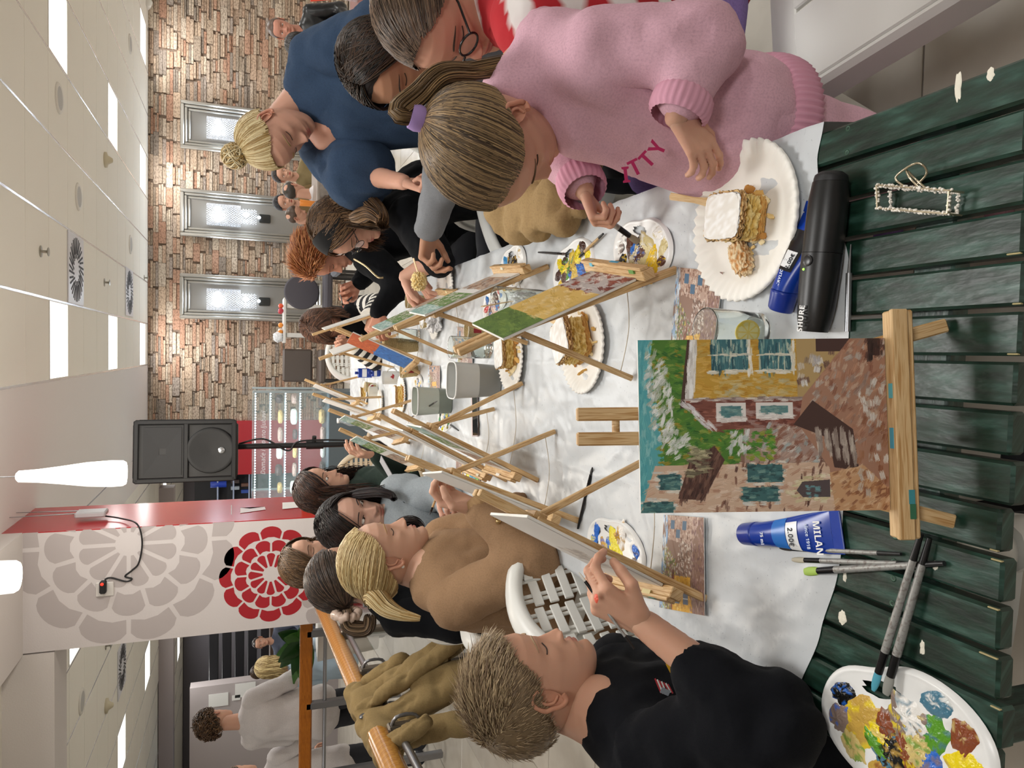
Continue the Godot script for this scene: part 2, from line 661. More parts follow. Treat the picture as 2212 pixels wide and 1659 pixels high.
func build_stone_wall() -> void:
	rng.seed = 11
	var wall := slab("wall_back", Vector3(-1.07, 0, ZW - 0.15), Vector3(5.95, CE, ZW), mat("mortar", hx("7d6c5e"), 0.95), "wall clad in stacked strips of split stone")
	var pal := ["c6ab95", "b8a08c", "d0b8a2", "ab9b8b", "c09a84", "b0a39a", "cfc0b0", "b8907a", "9c9086", "d6c6b4", "c4b2a2", "cab4a0", "bca894"]
	var ms := []
	for s: String in pal:
		var m := mat("stone_" + s, hx(s), 0.85)
		tri_color(m, noise_tex("stonetone", 0.02, false, [[0.15, Color(0.68, 0.66, 0.64)], [0.5, Color(0.95, 0.94, 0.92)], [0.9, Color.WHITE]], FastNoiseLite.TYPE_SIMPLEX_SMOOTH, 5), Vector3(2, 4, 2))
		tri_normal(m, noise_tex("stonebump", 0.03, true, [], FastNoiseLite.TYPE_SIMPLEX_SMOOTH, 5, 8.0), Vector3(2, 4, 2), 0.9)
		m.uv1_world_triplanar = true
		ms.append(m)
	var unit := MB.new()
	unit.box(Vector3.ZERO, Vector3.ONE, 0.06)
	var um := unit.mesh()
	var rest := MB.new()
	var all := []
	var y := 0.02
	while y < CE - 0.02:
		var h := rng.randf_range(0.065, 0.1)
		h = minf(h, CE - y)
		var x := -1.06 + rng.randf() * -0.1
		while x < 5.9:
			var w := rng.randf_range(0.18, 0.42)
			if rng.randf() < 0.75:   # two or three thin strips in one course
				var k := 2 if rng.randf() < 0.7 else 3
				var hh := h / k
				for q in k:
					all.append([x, y + hh * q, w * rng.randf_range(0.85, 1.0), hh])
			else:
				all.append([x, y, w, h])
			x += w
		y += h
	var keyed := []
	for k in all.size():
		var a: Array = all[k]
		var seen := 1.0 if a[1] > 0.95 else 0.2
		keyed.append([-a[2] * a[3] * seen, k])
	keyed.sort()
	var big := {}
	for k in 300:
		big[keyed[k][1]] = true
	for k in all.size():
		var a: Array = all[k]
		var dz := rng.randf_range(0.012, 0.036)
		var size := Vector3(maxf(a[2] - 0.004, 0.02), a[3] - 0.003, dz)
		var ci := rng.randi() % pal.size()
		var at := Vector3(a[0] + a[2] * 0.5, a[1] + a[3] * 0.5, ZW + dz * 0.5)
		if big.has(k):
			var o := obj(um, ms[ci], "stone", wall)
			o.position = at
			o.scale = size
		else:
			rest.col = Color(pal[ci]).srgb_to_linear()
			rest.box(at, size, 0.004)
	var rm := mat("stone_rest", Color.WHITE, 0.85, 0.0, true)
	tri_color(rm, texs["stonetone"], Vector3(2, 4, 2))
	tri_normal(rm, texs["stonebump"], Vector3(2, 4, 2), 0.9)
	var ro := obj(rest, rm, "stone_strips", wall)
	ro.set_meta("kind", "stuff")

func flower_petals(parent: Node3D, center: Vector3, radius: float, m: Material, rings: Array, clip: Rect2, called: String) -> void:
	# rings: [inner radius, outer radius, number, turn] as shares of the radius; printed on a face that looks to +z
	for g: Array in rings:
		for k in int(g[2]):
			var a0: float = TAU * (k + g[3]) / g[2]
			var half: float = PI / g[2]
			var gap := 0.022
			var pts := PackedVector2Array()
			var ri: float = g[0]
			var ro: float = g[1]
			var ga := minf(gap / maxf(ri, 0.12), half * 0.6)
			var gb := minf(gap / ro, half * 0.6)
			var steps := 9
			for s in steps + 1:
				var f := -1.0 + 2.0 * s / steps
				var bulge := sqrt(maxf(0.0, 1.0 - f * f * 0.92))
				var r := ro * (0.86 + 0.14 * bulge)
				var ang: float = a0 + f * (half - gb)
				pts.append(Vector2(cos(ang), sin(ang)) * r * radius)
			for s in 4:
				var f := 1.0 - 2.0 * s / 3.0
				var ang: float = a0 + f * (half - ga)
				var r2 := ri + (0.03 * (1.0 - f * f) if ri > 0.3 else 0.0)
				pts.append(Vector2(cos(ang), sin(ang)) * r2 * radius)
			for q in pts.size():
				pts[q] += Vector2(center.x, center.y)
			var cut := Geometry2D.intersect_polygons(pts, PackedVector2Array([clip.position, clip.position + Vector2(clip.size.x, 0), clip.end, clip.position + Vector2(0, clip.size.y)]))
			for pg: PackedVector2Array in cut:
				if pg.size() < 3:
					continue
				var b := MB.new()
				b.prism(pg, 0.0008, Transform3D(Basis.IDENTITY, Vector3(0, 0, center.z)))
				obj(b, m, called, parent)

func build_pillar(plaster: Material) -> void:
	var x0 := -1.80
	var x1 := -1.092
	var z1 := -4.84
	var z0 := -5.56
	var white := mat("pillar_white", hx("d6d0d0"), 0.6)
	tri_normal(white, texs["plasterbump"], Vector3.ONE * 3.0, 0.25)
	var pl := slab("wall_pillar", Vector3(x0, 0, z0), Vector3(x1 - 0.004, CE, z1), white, "square pillar, white in front and red on its side")
	var b := MB.new()
	b.box(Vector3(x1 - 0.002, CE * 0.5, (z0 + z1) * 0.5), Vector3(0.006, CE, z1 - z0), 0.0)
	var red := mat("pillar_red", hx("b62a30"), 0.22)
	obj(b, red, "red_panel", pl, "glossy red side of the pillar")
	var clip := Rect2(x0, 0.0, x1 - x0, 2.64)
	var rr := [[0.16, 0.44, 12, 0.0], [0.47, 0.72, 12, 0.5], [0.75, 1.0, 12, 0.0]]
	var c1 := on_z(585, 1240, z1)
	flower_petals(pl, Vector3(c1.x, c1.y, z1), 0.31, mat("print_red", hx("a81e2a"), 0.5), rr, clip, "red_petal")
	var c2 := on_z(278, 1175, z1)
	flower_petals(pl, Vector3(c2.x, c2.y, z1), 0.61, mat("print_grey", hx("b9b1b1"), 0.6), [[0.12, 0.44, 12, 0.5], [0.48, 0.72, 12, 0.0], [0.76, 1.0, 12, 0.5]], clip, "grey_petal")
	var c3 := on_z(752, 1285, z1)
	flower_petals(pl, Vector3(c3.x, c3.y, z1 - 0.0004), 0.30, mats["print_grey"], [[0.16, 0.44, 12, 0.0], [0.47, 0.72, 12, 0.5], [0.75, 1.0, 12, 0.0]], clip, "grey_petal")
	# menu print, arrow and notice on the red side
	var wm := mat("print_white", hx("e8dede"), 0.5)
	var side := func(px: float, py: float) -> Vector3: return on_x(px, py, x1 + 0.003)
	var quadp := func(ps: Array, m: Material, called: String) -> void:
		var q := MB.new()
		var nn := Vector3(0.0012, 0, 0)
		q.face(ps.map(func(p): return p + nn))
		obj(q, m, called, pl)
	quadp.call([side.call(519, 1097), side.call(519, 1109), side.call(574, 1101), side.call(572, 1095), side.call(540, 1099)], wm, "arrow_print")
	quadp.call([side.call(610, 1086), side.call(610, 1100), side.call(662, 1095), side.call(662, 1083)], mat("paper", hx("efefec"), 0.7), "paper_notice")
	for k in 3:
		quadp.call([side.call(499, 1091 + k * 0.2), side.call(499, 1112), side.call(500.5, 1112), side.call(500.5, 1091)], wm, "line_print") if k == 0 else null
	# plinth
	slab("baseboard_pillar", Vector3(x0 - 0.02, 0, z0 - 0.02), Vector3(x1 + 0.02, 0.1, z1 + 0.02), mat("dark_base", hx("4b2326"), 0.5))


# ---------------------------------------------------------------- the long table and its cloth
const TXL := -0.468
const TXR := 0.291

func cloth_edge(x: float) -> float:   # where the near hem of the tablecloth lies
	var tab := []
	for q: Vector2 in [Vector2(1712, 1560), Vector2(1723, 1502), Vector2(1774, 1366), Vector2(1811, 1241), Vector2(1818, 1201), Vector2(1822, 1120), Vector2(1828, 900), Vector2(1835, 720), Vector2(1838, 640), Vector2(1835, 560), Vector2(1795, 424), Vector2(1769, 396), Vector2(1767, 340), Vector2(1780, 273)]:
		var p := on_t(q.x, q.y)
		tab.append(Vector2(p.x, p.z))
	return lut(tab, x)

func build_table() -> void:
	var green := mat("green_paint", Color.WHITE, 0.36)
	green.albedo_texture = noise_tex("greenpaint", 0.01, false, [[0.2, hx("10231a")], [0.45, hx("183226")], [0.62, hx("1e3b31")], [0.8, hx("2f4e43")]], FastNoiseLite.TYPE_SIMPLEX_SMOOTH, 5)
	green.uv1_scale = Vector3(2.2, 9.0, 1)
	green.normal_enabled = true
	green.normal_texture = noise_tex("greenbump", 0.02, true, [], FastNoiseLite.TYPE_SIMPLEX_SMOOTH, 4, 4.0)
	green.normal_scale = 0.25
	var worn := mat("worn_edge", hx("b7a97c"), 0.8)
	var screwm := mat("screw_metal", hx("3f5a4a"), 0.4, 0.5)
	var names := [["near", -0.477, -1.75], ["middle", -1.76, -3.36], ["far", -3.37, -5.0]]
	rng.seed = 5
	for ti in 3:
		var lab: String = ["dark green slatted garden table with its bare end showing", "dark green slatted table under the middle of the cloth", "dark green slatted table under the far end of the cloth"][ti]
		var z0: float = names[ti][1]
		var z1: float = names[ti][2]
		var t := thing("garden_table", lab, "table", Vector3((TXL + TXR) * 0.5, 0, (z0 + z1) * 0.5), "tables in a row")
		var pitch := (TXR - TXL) / 16.0
		for k in 16:
			var x := TXR - (k + 0.5) * pitch
			var b := MB.new()
			var dz := rng.randf_range(-0.006, 0.006) if ti == 0 else 0.0
			var zs := z0 + dz + (0.0 if k > 1 else 0.004)
			b.box(Vector3(x, T - 0.011, (zs + z1) * 0.5), Vector3(pitch - 0.0058, 0.022, zs - z1), 0.003, Basis.IDENTITY, 2)
			var slat := part(t, "slat", b, green)
			if ti == 0:
				var sz: float = on_t(1831, 290).z if k < 3 else on_t(1931, 1225).z
				for s: float in [-0.3, 0.3]:
					if k in [0, 10, 11, 12]:
						var sb := MB.new()
						sb.lathe([Vector2(0.0035, T - 0.002), Vector2(0.0038, T + 0.0004), Vector2(0.0022, T + 0.0002), Vector2(0.0006, T - 0.0008)], 10, Transform3D(Basis.IDENTITY, Vector3(x + s * pitch, 0, sz)))
						obj(sb, screwm, "screw", slat)
				# bare wood where the paint has worn off the corners
				if rng.randf() < 0.7:
					var wb := MB.new()
					var wl := rng.randf_range(0.004, 0.012)
					wb.box(Vector3(x + (pitch * 0.5 - 0.0045) * (1 if rng.randf() < 0.5 else -1), T - 0.0018, zs - wl), Vector3(0.0016, 0.0038, wl * 1.6), 0.0006)
					obj(wb, worn, "worn_chip", slat)
		for cz: float in [z0 - 0.11, (z0 + z1) * 0.5, z1 + 0.11]:
			var b := MB.new()
			b.box(Vector3((TXL + TXR) * 0.5, T - 0.037, cz), Vector3(TXR - TXL - 0.03, 0.028, 0.05), 0.003)
			part(t, "cross_bar", b, green)
		for sx: float in [TXL + 0.05, TXR - 0.05]:
			var b := MB.new()
			b.box(Vector3(sx, T - 0.07, (z0 + z1) * 0.5), Vector3(0.025, 0.045, z0 - z1 - 0.12), 0.003)
			part(t, "side_rail", b, green)
			for cz: float in [z0 - 0.11, z1 + 0.11]:
				var lb := MB.new()
				lb.box(Vector3(sx, (T - 0.05) * 0.5, cz), Vector3(0.045, T - 0.05, 0.045), 0.004, Basis.IDENTITY, 1)
				part(t, "leg", lb, green)
	# white paint splashes on the bare slats
	var pw := mat("dried_paint", hx("e5e0cf"), 0.5)
	for q: Array in [[2140, 160, 0.006, 0.004], [2070, 185, 0.016, 0.004], [1992, 1400, 0.008, 0.003], [1820, 1335, 0.009, 0.006], [1825, 1245, 0.007, 0.003], [2020, 1222, 0.005, 0.003]]:
		var b := MB.new()
		blob(b, on_t(q[0], q[1], 0.0002), q[2], q[3], 0.0009, int(q[0]))
		single("paint_splash", ["dried white paint chip at the table corner", "long dried white paint smear on the outer slat", "white spatter on a bare green slat", "cream paint flake lying on a green slat", "small cream blob beside the flat brush", "tan paint crumb at the end of a brush"][[2140, 2070, 1992, 1820, 1825, 2020].find(q[0])], "paint splash", b, pw)
	build_cloth()

func blob(b: MB, c: Vector3, rx: float, rz: float, h: float, sd: int, turn := 0.0) -> void:   # a low irregular puddle
	var rows := []
	for r in 7:
		var f := r / 6.0
		var row := PackedVector3Array()
		for k in 30:
			var a := -TAU * k / 30
			var w := 1.0 + 0.38 * nz.get_noise_2d(cos(a) * 20.0 + sd * 13.7, sin(a) * 20.0 + sd * 3.1)
			var rr := (1.0 - f) * w
			var p := Vector3(cos(a) * rx * rr, 0, sin(a) * rz * rr).rotated(Vector3.UP, turn)
			p.y = h * pow(f, 0.45) * (1.0 + 0.7 * nz.get_noise_3d(p.x * 4000.0, sd * 9.0, p.z * 4000.0))
			row.append(c + p)
		rows.append(row)
	b.grid(rows, true)

func build_cloth() -> void:
	var b := MB.new()
	var fine := FastNoiseLite.new()
	fine.seed = 4
	fine.frequency = 1.0
	fine.fractal_type = FastNoiseLite.FRACTAL_RIDGED
	fine.fractal_octaves = 3
	var cols := 190
	var nr := 330
	var rows := []
	for r in nr + 1:
		rows.append(PackedVector3Array())
	for k in cols + 1:
		var s := lerpf(-0.15, 0.92, float(k) / cols)      # metres across, drops included
		var over_l := maxf(0.0, -s)
		var over_r := maxf(0.0, s - (TXR - TXL + 0.008))
		var x := TXL - 0.004 + clampf(s, 0.0, TXR - TXL + 0.008)
		var zn := cloth_edge(x)
		for r in nr + 1:
			var f := float(r) / nr
			f = f * (0.45 + 0.55 * f)
			var z := lerpf(zn, -5.04, f)
			var w := fine.get_noise_2d(x * 5.0 + 3.0, z * 4.0) * 0.5 + 0.5
			var y := 0.0028 + 0.006 * pow(w, 3.0) + 0.0018 * fine.get_noise_2d(x * 14.0, z * 11.0)
			# creases left from the packet
			for cr: float in [-1.02, -1.45, -1.9, -2.4]:
				var d := z - cr - x * 0.08
				y += 0.0022 * exp(-d * d / 0.00003)
			for cr: float in [-0.2, 0.03]:
				var d := x - cr - z * 0.03
				y += 0.002 * exp(-d * d / 0.00003)
			var p := Vector3(x, T + maxf(y, 0.0012), z)
			if r < 4:
				p.y = T + 0.0012 + (y - 0.0012) * r / 4.0
			if over_l > 0.0:
				var fold := sin(z * 16.0 + sin(z * 5.0) * 2.0)
				p += Vector3(-0.006 - 0.03 * over_l - 0.014 * over_l / 0.15 * (fold * 0.5 + 0.5), -over_l, 0)
			if over_r > 0.0:
				var fold := sin(z * 14.0 + sin(z * 4.0) * 2.0)
				p += Vector3(0.006 + 0.03 * over_r + 0.014 * over_r / 0.15 * (fold * 0.5 + 0.5), -over_r, 0)
			rows[r].append(p)
	b.grid(rows, false, false, Vector2(1.1, 4.3))
	var m := mat("tablecloth_film", Color.WHITE, 0.38)
	m.albedo_texture = noise_tex("clothspecks", 0.06, false, [[0.0, hx("cdd1d4")], [0.8, hx("cdd1d4")], [0.84, hx("b9bdc2")], [0.9, hx("8f959c")]], FastNoiseLite.TYPE_SIMPLEX_SMOOTH, 3, 4.0, 1024, 9)
	m.uv1_scale = Vector3(2.0, 2.0, 1)
	m.backlight_enabled = true
	m.backlight = Color(0.2, 0.2, 0.2)
	single("tablecloth", "white plastic tablecloth, creased and spotted with paint, over the long table", "tablecloth", b, m)


# ---------------------------------------------------------------- easels
const EL := 0.385

func easel(label: String, o: Vector3, yaw: float, lean: float, back: float, painting: Material, plabel: String, size: Vector2, smears: Array, wide := 0.0) -> void:
	var n := Vector3(sin(yaw), 0, cos(yaw))
	var l := Vector3.UP.cross(n)
	var up := Vector3.UP * cos(lean) - n * sin(lean)
	var nn := n * cos(lean) + Vector3.UP * sin(lean)
	var w := wood("pine", hx("d9b98a"), hx("b58a55"), 0.5)
	var t := thing("table_easel", label, "easel", o, "table easels")
	var at := func(s: float, q: float, d: float) -> Vector3: return o + up * s + l * q + nn * d
	for s: float in [-1.0, 1.0]:
		var b := MB.new()
		b.bar(at.call(0.045, s * 0.0125, -0.008), at.call(EL, s * 0.0125, -0.008), 0.0135, 0.012, l, 0.0015)
		part(t, "upright", b, w)
		var b2 := MB.new()
		b2.bar(at.call(0.285, s * 0.026, -0.0085), at.call(0.0, s * 0.1, -0.0085) + Vector3(0, 0.004, 0), 0.014, 0.012, l, 0.0015)
		part(t, "leg", b2, w)
	var d := MB.new()
	d.tube(PackedVector3Array([at.call(0.345, -0.014, -0.008), at.call(0.345, 0.014, -0.008)]), 0.004, 8)
	part(t, "dowel", d, w)
	var lb := MB.new()
	lb.bar(at.call(0.062, -0.113, 0.009), at.call(0.062, 0.113, 0.009), 0.022, 0.018, up, 0.0015)
	var ledge := part(t, "ledge", lb, w)
	var lip := MB.new()
	lip.bar(at.call(0.068, -0.113, 0.0215), at.call(0.068, 0.113, 0.0215), 0.016, 0.006, up, 0.001)
	part(t, "lip", lip, w)
	var bf := o - n * back
	var hinge: Vector3 = at.call(0.275, 0.0, -0.018)
	var bb := MB.new()
	bb.bar(hinge, bf + Vector3(0, 0.005, 0), 0.013, 0.011, l, 0.0015)
	part(t, "back_leg", bb, w)
	var hb := MB.new()
	hb.box(at.call(0.28, 0.0, -0.016), Vector3(0.05, 0.022, 0.012), 0.0015, Basis(l, up, nn))
	part(t, "hinge_block", hb, w)
	var st := MB.new()
	var sa: Vector3 = at.call(0.05, 0.0, -0.014)
	var sb := bf + (hinge - bf) * 0.12
	st.tube(curve([sa, (sa + sb) * 0.5 - Vector3(0, 0.012, 0), sb], 6), 0.0009, 5)
	part(t, "string", st, mat("string", hx("d8cfbd"), 0.9))
	# paint wiped on the wood
	rng.seed = int(absf(o.x * 1000.0)) + 3
	for k in smears.size():
		var sm := MB.new()
		var q := rng.randf_range(-0.09, 0.09)
		sm.box(at.call(0.062 + rng.randf_range(-0.006, 0.008), q, 0.0247) if k % 2 == 0 else at.call(0.0725, q, rng.randf_range(0.012, 0.022)), Vector3(rng.randf_range(0.01, 0.035), 0.006, 0.0006) if k % 2 == 0 else Vector3(rng.randf_range(0.01, 0.03), 0.008, 0.007), 0.0002, Basis(l, up, nn))
		obj(sm, mat("smear_" + smears[k], hx(smears[k]), 0.5), "paint_smear", ledge)
	# the canvas that stands on the ledge
	var cv := thing("canvas_board", plabel, "canvas", at.call(0.074, 0, 0.004), "canvases on the easels")
	var cb := MB.new()
	cb.box(at.call(0.0735 + size.y * 0.5, wide, 0.002), Vector3(size.x, size.y, 0.0045), 0.0006, Basis(l, up, nn))
	var board := part(cv, "board", cb, mat("board_white", hx("e8e6e0"), 0.7))
	var pm := MB.new()
	var hw := size.x * 0.5
	var z := 0.0047
	pm.face([at.call(0.0735, wide - hw, z), at.call(0.0735, wide + hw, z), at.call(0.0735 + size.y, wide + hw, z), at.call(0.0735 + size.y, wide - hw, z)], [Vector2(0, 1), Vector2(1, 1), Vector2(1, 0), Vector2(0, 0)])
	obj(pm, painting, "painted_face", board)


# ---------------------------------------------------------------- painting with brush strokes
func poly_bounds(pg: PackedVector2Array) -> Rect2:
	var r := Rect2(pg[0], Vector2.ZERO)
	for p in pg:
		r = r.expand(p)
	return r

func stroke(im: Image, c: Vector2, ang: float, length: float, width: float, col: Color, alpha := 0.9) -> void:   # in pixels
	var d := Vector2(cos(ang), sin(ang))
	var s := Vector2(-d.y, d.x)
	var hl := int(length * 0.5)
	var hw := int(width * 0.5) + 1
	var W := im.get_width()
	var H := im.get_height()
	for j in range(-hw, hw + 1):
		var tone := rng.randf_range(-0.07, 0.07)
		var cc := Color(clampf(col.r + tone, 0, 1), clampf(col.g + tone, 0, 1), clampf(col.b + tone, 0, 1))
		var e0 := -hl + rng.randi_range(0, int(hl * 0.5) + 1)
		var e1 := hl - rng.randi_range(0, int(hl * 0.5) + 1)
		var a := alpha if rng.randf() < 0.85 else alpha * 0.3
		for k in range(e0, e1 + 1):
			var p := c + d * k + s * j
			var x := int(p.x)
			var y := int(p.y)
			if x >= 0 and y >= 0 and x < W and y < H:
				im.set_pixel(x, y, im.get_pixel(x, y).lerp(cc, a))

func daub(im: Image, pg: Array, cols: Array, n: int, ang: float, spread: float, length: float, width: float, alpha := 0.9) -> void:   # pg in shares of the picture
	var sc := Vector2(im.get_width(), im.get_height())
	var poly := PackedVector2Array()
	for p: Vector2 in pg:
		poly.append(p * sc)
	var r := poly_bounds(poly)
	for k in n:
		for tries in 8:
			var p := r.position + Vector2(rng.randf(), rng.randf()) * r.size
			if Geometry2D.is_point_in_polygon(p, poly):
				stroke(im, p, ang + rng.randf_range(-spread, spread), length * sc.x * rng.randf_range(0.6, 1.3), width * sc.x * rng.randf_range(0.6, 1.3), Color(cols[rng.randi() % cols.size()]), alpha)
				break

func fillp(im: Image, pg: Array, col: String) -> void:
	var sc := Vector2(im.get_width(), im.get_height())
	var poly := PackedVector2Array()
	for p: Vector2 in pg:
		poly.append(p * sc)
	var r := poly_bounds(poly)
	var c := Color(col)
	for y in range(maxi(0, int(r.position.y)), mini(im.get_height(), int(r.end.y) + 1)):
		for x in range(maxi(0, int(r.position.x)), mini(im.get_width(), int(r.end.x) + 1)):
			if Geometry2D.is_point_in_polygon(Vector2(x + 0.5, y + 0.5), poly):
				im.set_pixel(x, y, c)

func rect(u0: float, v0: float, u1: float, v1: float) -> Array:
	return [Vector2(u0, v0), Vector2(u1, v0), Vector2(u1, v1), Vector2(u0, v1)]

func V(a: Array) -> Array:
	var o := []
	for k in range(0, a.size(), 2):
		o.append(Vector2(a[k], a[k + 1]))
	return o

func picture(key: String, im: Image, relief := 0.0, rough := 0.55) -> StandardMaterial3D:
	var m := mat(key, Color.WHITE, rough)
	m.albedo_texture = ImageTexture.create_from_image(im)
	if relief > 0.0:
		var h: Image = im.duplicate()
		h.convert(Image.FORMAT_RGBA8)
		h.bump_map_to_normal_map(relief)
		m.normal_enabled = true
		m.normal_texture = ImageTexture.create_from_image(h)
		m.normal_scale = 0.5
	return m

func paint_street() -> StandardMaterial3D:   # the nearly finished picture: a lane with stairs between old houses
	rng.seed = 77
	var im := Image.create(560, 800, false, Image.FORMAT_RGB8)
	im.fill(hx("8a6a5c"))
	var H := PI * 0.5
	fillp(im, rect(0, 0, 1, 0.1), "5aa9b0")
	daub(im, rect(0.1, 0, 1, 0.07), ["4fa3ad", "6ab7ba", "5aa9b0", "8ac4c4"], 120, 0.0, 0.3, 0.09, 0.018)
	fillp(im, V([0.27, 0.1, 0.9, 0.05, 1, 0.06, 1, 0.2, 0.62, 0.17, 0.5, 0.3, 0.5, 0.42, 0.28, 0.4]), "4f7d2f")
	daub(im, V([0.27, 0.08, 0.6, 0.06, 1, 0.05, 1, 0.2, 0.62, 0.18, 0.5, 0.3, 0.45, 0.42, 0.28, 0.4]), ["3f7a2a", "5d8f35", "6d9040", "a08a2c", "2f6428", "8ba04a"], 330, H, 0.6, 0.045, 0.014)
	daub(im, V([0.4, 0.13, 0.52, 0.04, 0.9, 0.03, 1, 0.05, 0.8, 0.12, 0.6, 0.14]), ["e9ebe8", "cdd3cf", "b7bdb2", "f4f4f0", "a8b3a0"], 130, 0.5, 0.5, 0.06, 0.014)
	daub(im, V([0.28, 0.16, 0.42, 0.06, 0.52, 0.1, 0.42, 0.22]), ["eceeec", "c4c8c0", "d8dcd8"], 50, 0.8, 0.5, 0.05, 0.014)
	# right house
	fillp(im, V([0.655, 0.22, 1, 0.215, 1, 0.66, 0.655, 0.66]), "c59a3c")
	daub(im, V([0.655, 0.22, 1, 0.215, 1, 0.66, 0.655, 0.66]), ["c8993a", "b98a30", "d3aa55", "caa04a", "bfa257"], 240, H, 0.4, 0.06, 0.02)
	daub(im, rect(0.655, 0.32, 0.78, 0.64), ["cbb98a", "b9b7a0", "d9c998"], 60, H, 0.3, 0.05, 0.014, 0.6)
	fillp(im, V([0.6, 0.165, 1, 0.2, 1, 0.222, 0.6, 0.185]), "4d372f")
	daub(im, V([0.64, 0.185, 1, 0.215, 1, 0.235, 0.66, 0.225]), ["e9e6e2", "cfcac6", "ffffff"], 60, 0.05, 0.1, 0.1, 0.012)
	for wv: Array in [[0.295, 0.445], [0.49, 0.62]]:
		fillp(im, rect(0.82, wv[0], 1, wv[1]), "3f7078")
		daub(im, rect(0.82, wv[0], 1, wv[1]), ["35636e", "4f848a", "2b525e", "8fb0a8", "c9cdb8"], 90, 0.0, 0.1, 0.08, 0.008)
		daub(im, rect(0.8, wv[0] - 0.01, 0.82, wv[1] + 0.01), ["d8d4c4", "efe9da"], 26, H, 0.1, 0.05, 0.01)
		daub(im, rect(0.8, wv[1], 1, wv[1] + 0.012), ["e3ddcc", "f3eee2"], 22, 0.0, 0.1, 0.06, 0.01)
		daub(im, rect(0.905, wv[0], 0.915, wv[1]), ["d8d4c4"], 14, H, 0.05, 0.05, 0.008)
	# stones and door
	fillp(im, rect(0.655, 0.64, 1, 0.87), "b79b6a")
	for k in 40:
		var p := Vector2(rng.randf_range(0.68, 0.98), rng.randf_range(0.65, 0.85)) * Vector2(560, 800)
		stroke(im, p, rng.randf_range(-0.3, 0.3), 26, 18, Color(["e8e6e4", "6e5148", "94806a", "54392f", "cabfb0", "b9b4b6"][k % 6]))
	fillp(im, rect(0.925, 0.72, 1, 0.87), "4a322e")
	# middle house, brown and red
	fillp(im, V([0.47, 0.29, 0.625, 0.18, 0.65, 0.2, 0.655, 0.7, 0.5, 0.68]), "7d4a3e")
	daub(im, V([0.47, 0.29, 0.625, 0.18, 0.65, 0.2, 0.655, 0.7, 0.5, 0.68]), ["7a463b", "8f5a4c", "6b3a33", "a88a84", "995f50"], 170, H + 0.1, 0.2, 0.07, 0.014)
	for q: Array in [[0.52, 0.31, 0.63, 0.43], [0.535, 0.47, 0.63, 0.62]]:
		fillp(im, rect(q[0], q[1], q[2], q[3]), "e6e0dc")
		fillp(im, rect(q[0] + 0.025, q[1] + 0.02, q[2] - 0.02, q[3] - 0.02), "5d8a8c")
		daub(im, rect(q[0] + 0.025, q[1] + 0.02, q[2] - 0.02, q[3] - 0.02), ["4f7d82", "7fa09c", "6d8f8c"], 24, H, 0.2, 0.04, 0.01)
		daub(im, rect(q[0], q[1], q[0] + 0.03, q[3]), ["f1ece8", "d8cfcb"], 20, H, 0.1, 0.05, 0.01)
	daub(im, V([0.47, 0.28, 0.62, 0.17, 0.64, 0.19, 0.49, 0.31]), ["f0eef0", "d8d4d8"], 40, -0.85, 0.1, 0.06, 0.008)
	daub(im, rect(0.64, 0.2, 0.66, 0.7), ["b9a9a4", "e0d8d2", "93807a"], 60, H, 0.05, 0.08, 0.008)
	# the gap with bushes and the wall in the middle
	fillp(im, rect(0.28, 0.42, 0.48, 0.72), "a98f84")
	daub(im, rect(0.27, 0.5, 0.5, 0.72), ["b79a8c", "c9b4a6", "9a7464", "d8cfc8", "a8b4b4", "8d5d4c"], 130, 0.9, 0.5, 0.06, 0.016)
	daub(im, rect(0.3, 0.41, 0.47, 0.54), ["4c8a2e", "3a7226", "6aa03c", "8f9a34"], 90, H, 0.7, 0.04, 0.014)
	daub(im, rect(0.33, 0.36, 0.46, 0.44), ["e4e4e4", "b8c4c4", "d0d0c8"], 40, 0.4, 0.6, 0.05, 0.014)
	# left house
	fillp(im, V([0, 0.0, 0.27, 0.06, 0.28, 0.76, 0.2, 0.8, 0, 0.8]), "d2b49c")
	daub(im, V([0, 0.0, 0.27, 0.06, 0.28, 0.76, 0.2, 0.8, 0, 0.8]), ["d8bca6", "c9a58c", "e0c9b6", "d2b49c", "b98f78"], 260, H * 0.9, 0.4, 0.06, 0.018)
	daub(im, V([0, 0.3, 0.28, 0.3, 0.28, 0.76, 0, 0.76]), ["6e4a40", "845c4c", "573730"], 46, 0.2, 0.3, 0.05, 0.01)
	for q: Array in [[0.0, 0.01, 0.06, 0.13], [0.13, 0.08, 0.22, 0.16], [0.17, 0.43, 0.27, 0.57], [0.06, 0.41, 0.14, 0.55]]:
		daub(im, rect(q[0] - 0.02, q[1] - 0.015, q[2] + 0.02, q[3] + 0.015), ["e4ddd0", "cfd0cc"], 30, H, 0.1, 0.06, 0.012)
		fillp(im, rect(q[0], q[1], q[2], q[3]), "3f6a6c")
		daub(im, rect(q[0], q[1], q[2], q[3]), ["355e62", "4d7c7c", "2b4c50", "6f948c"], 40, H, 0.15, 0.05, 0.012)
	fillp(im, V([0.08, 0.15, 0.3, 0.2, 0.38, 0.3, 0.3, 0.34, 0.07, 0.25]), "54372f")
	daub(im, V([0.08, 0.15, 0.3, 0.2, 0.38, 0.3, 0.3, 0.34, 0.07, 0.25]), ["4c302a", "66453a", "3c2622", "7a5a4c"], 90, 0.35, 0.3, 0.07, 0.014)
	daub(im, V([0.2, 0.19, 0.38, 0.2, 0.36, 0.28, 0.22, 0.27]), ["a8a080", "8f8a6c", "c4bc98", "6c6450"], 60, H, 0.1, 0.06, 0.012)
	daub(im, V([0.05, 0.62, 0.12, 0.58, 0.2, 0.62, 0.21, 0.76, 0.04, 0.76]), ["d9cfa8", "c9bd94", "e6dcc0"], 60, H, 0.4, 0.05, 0.014)
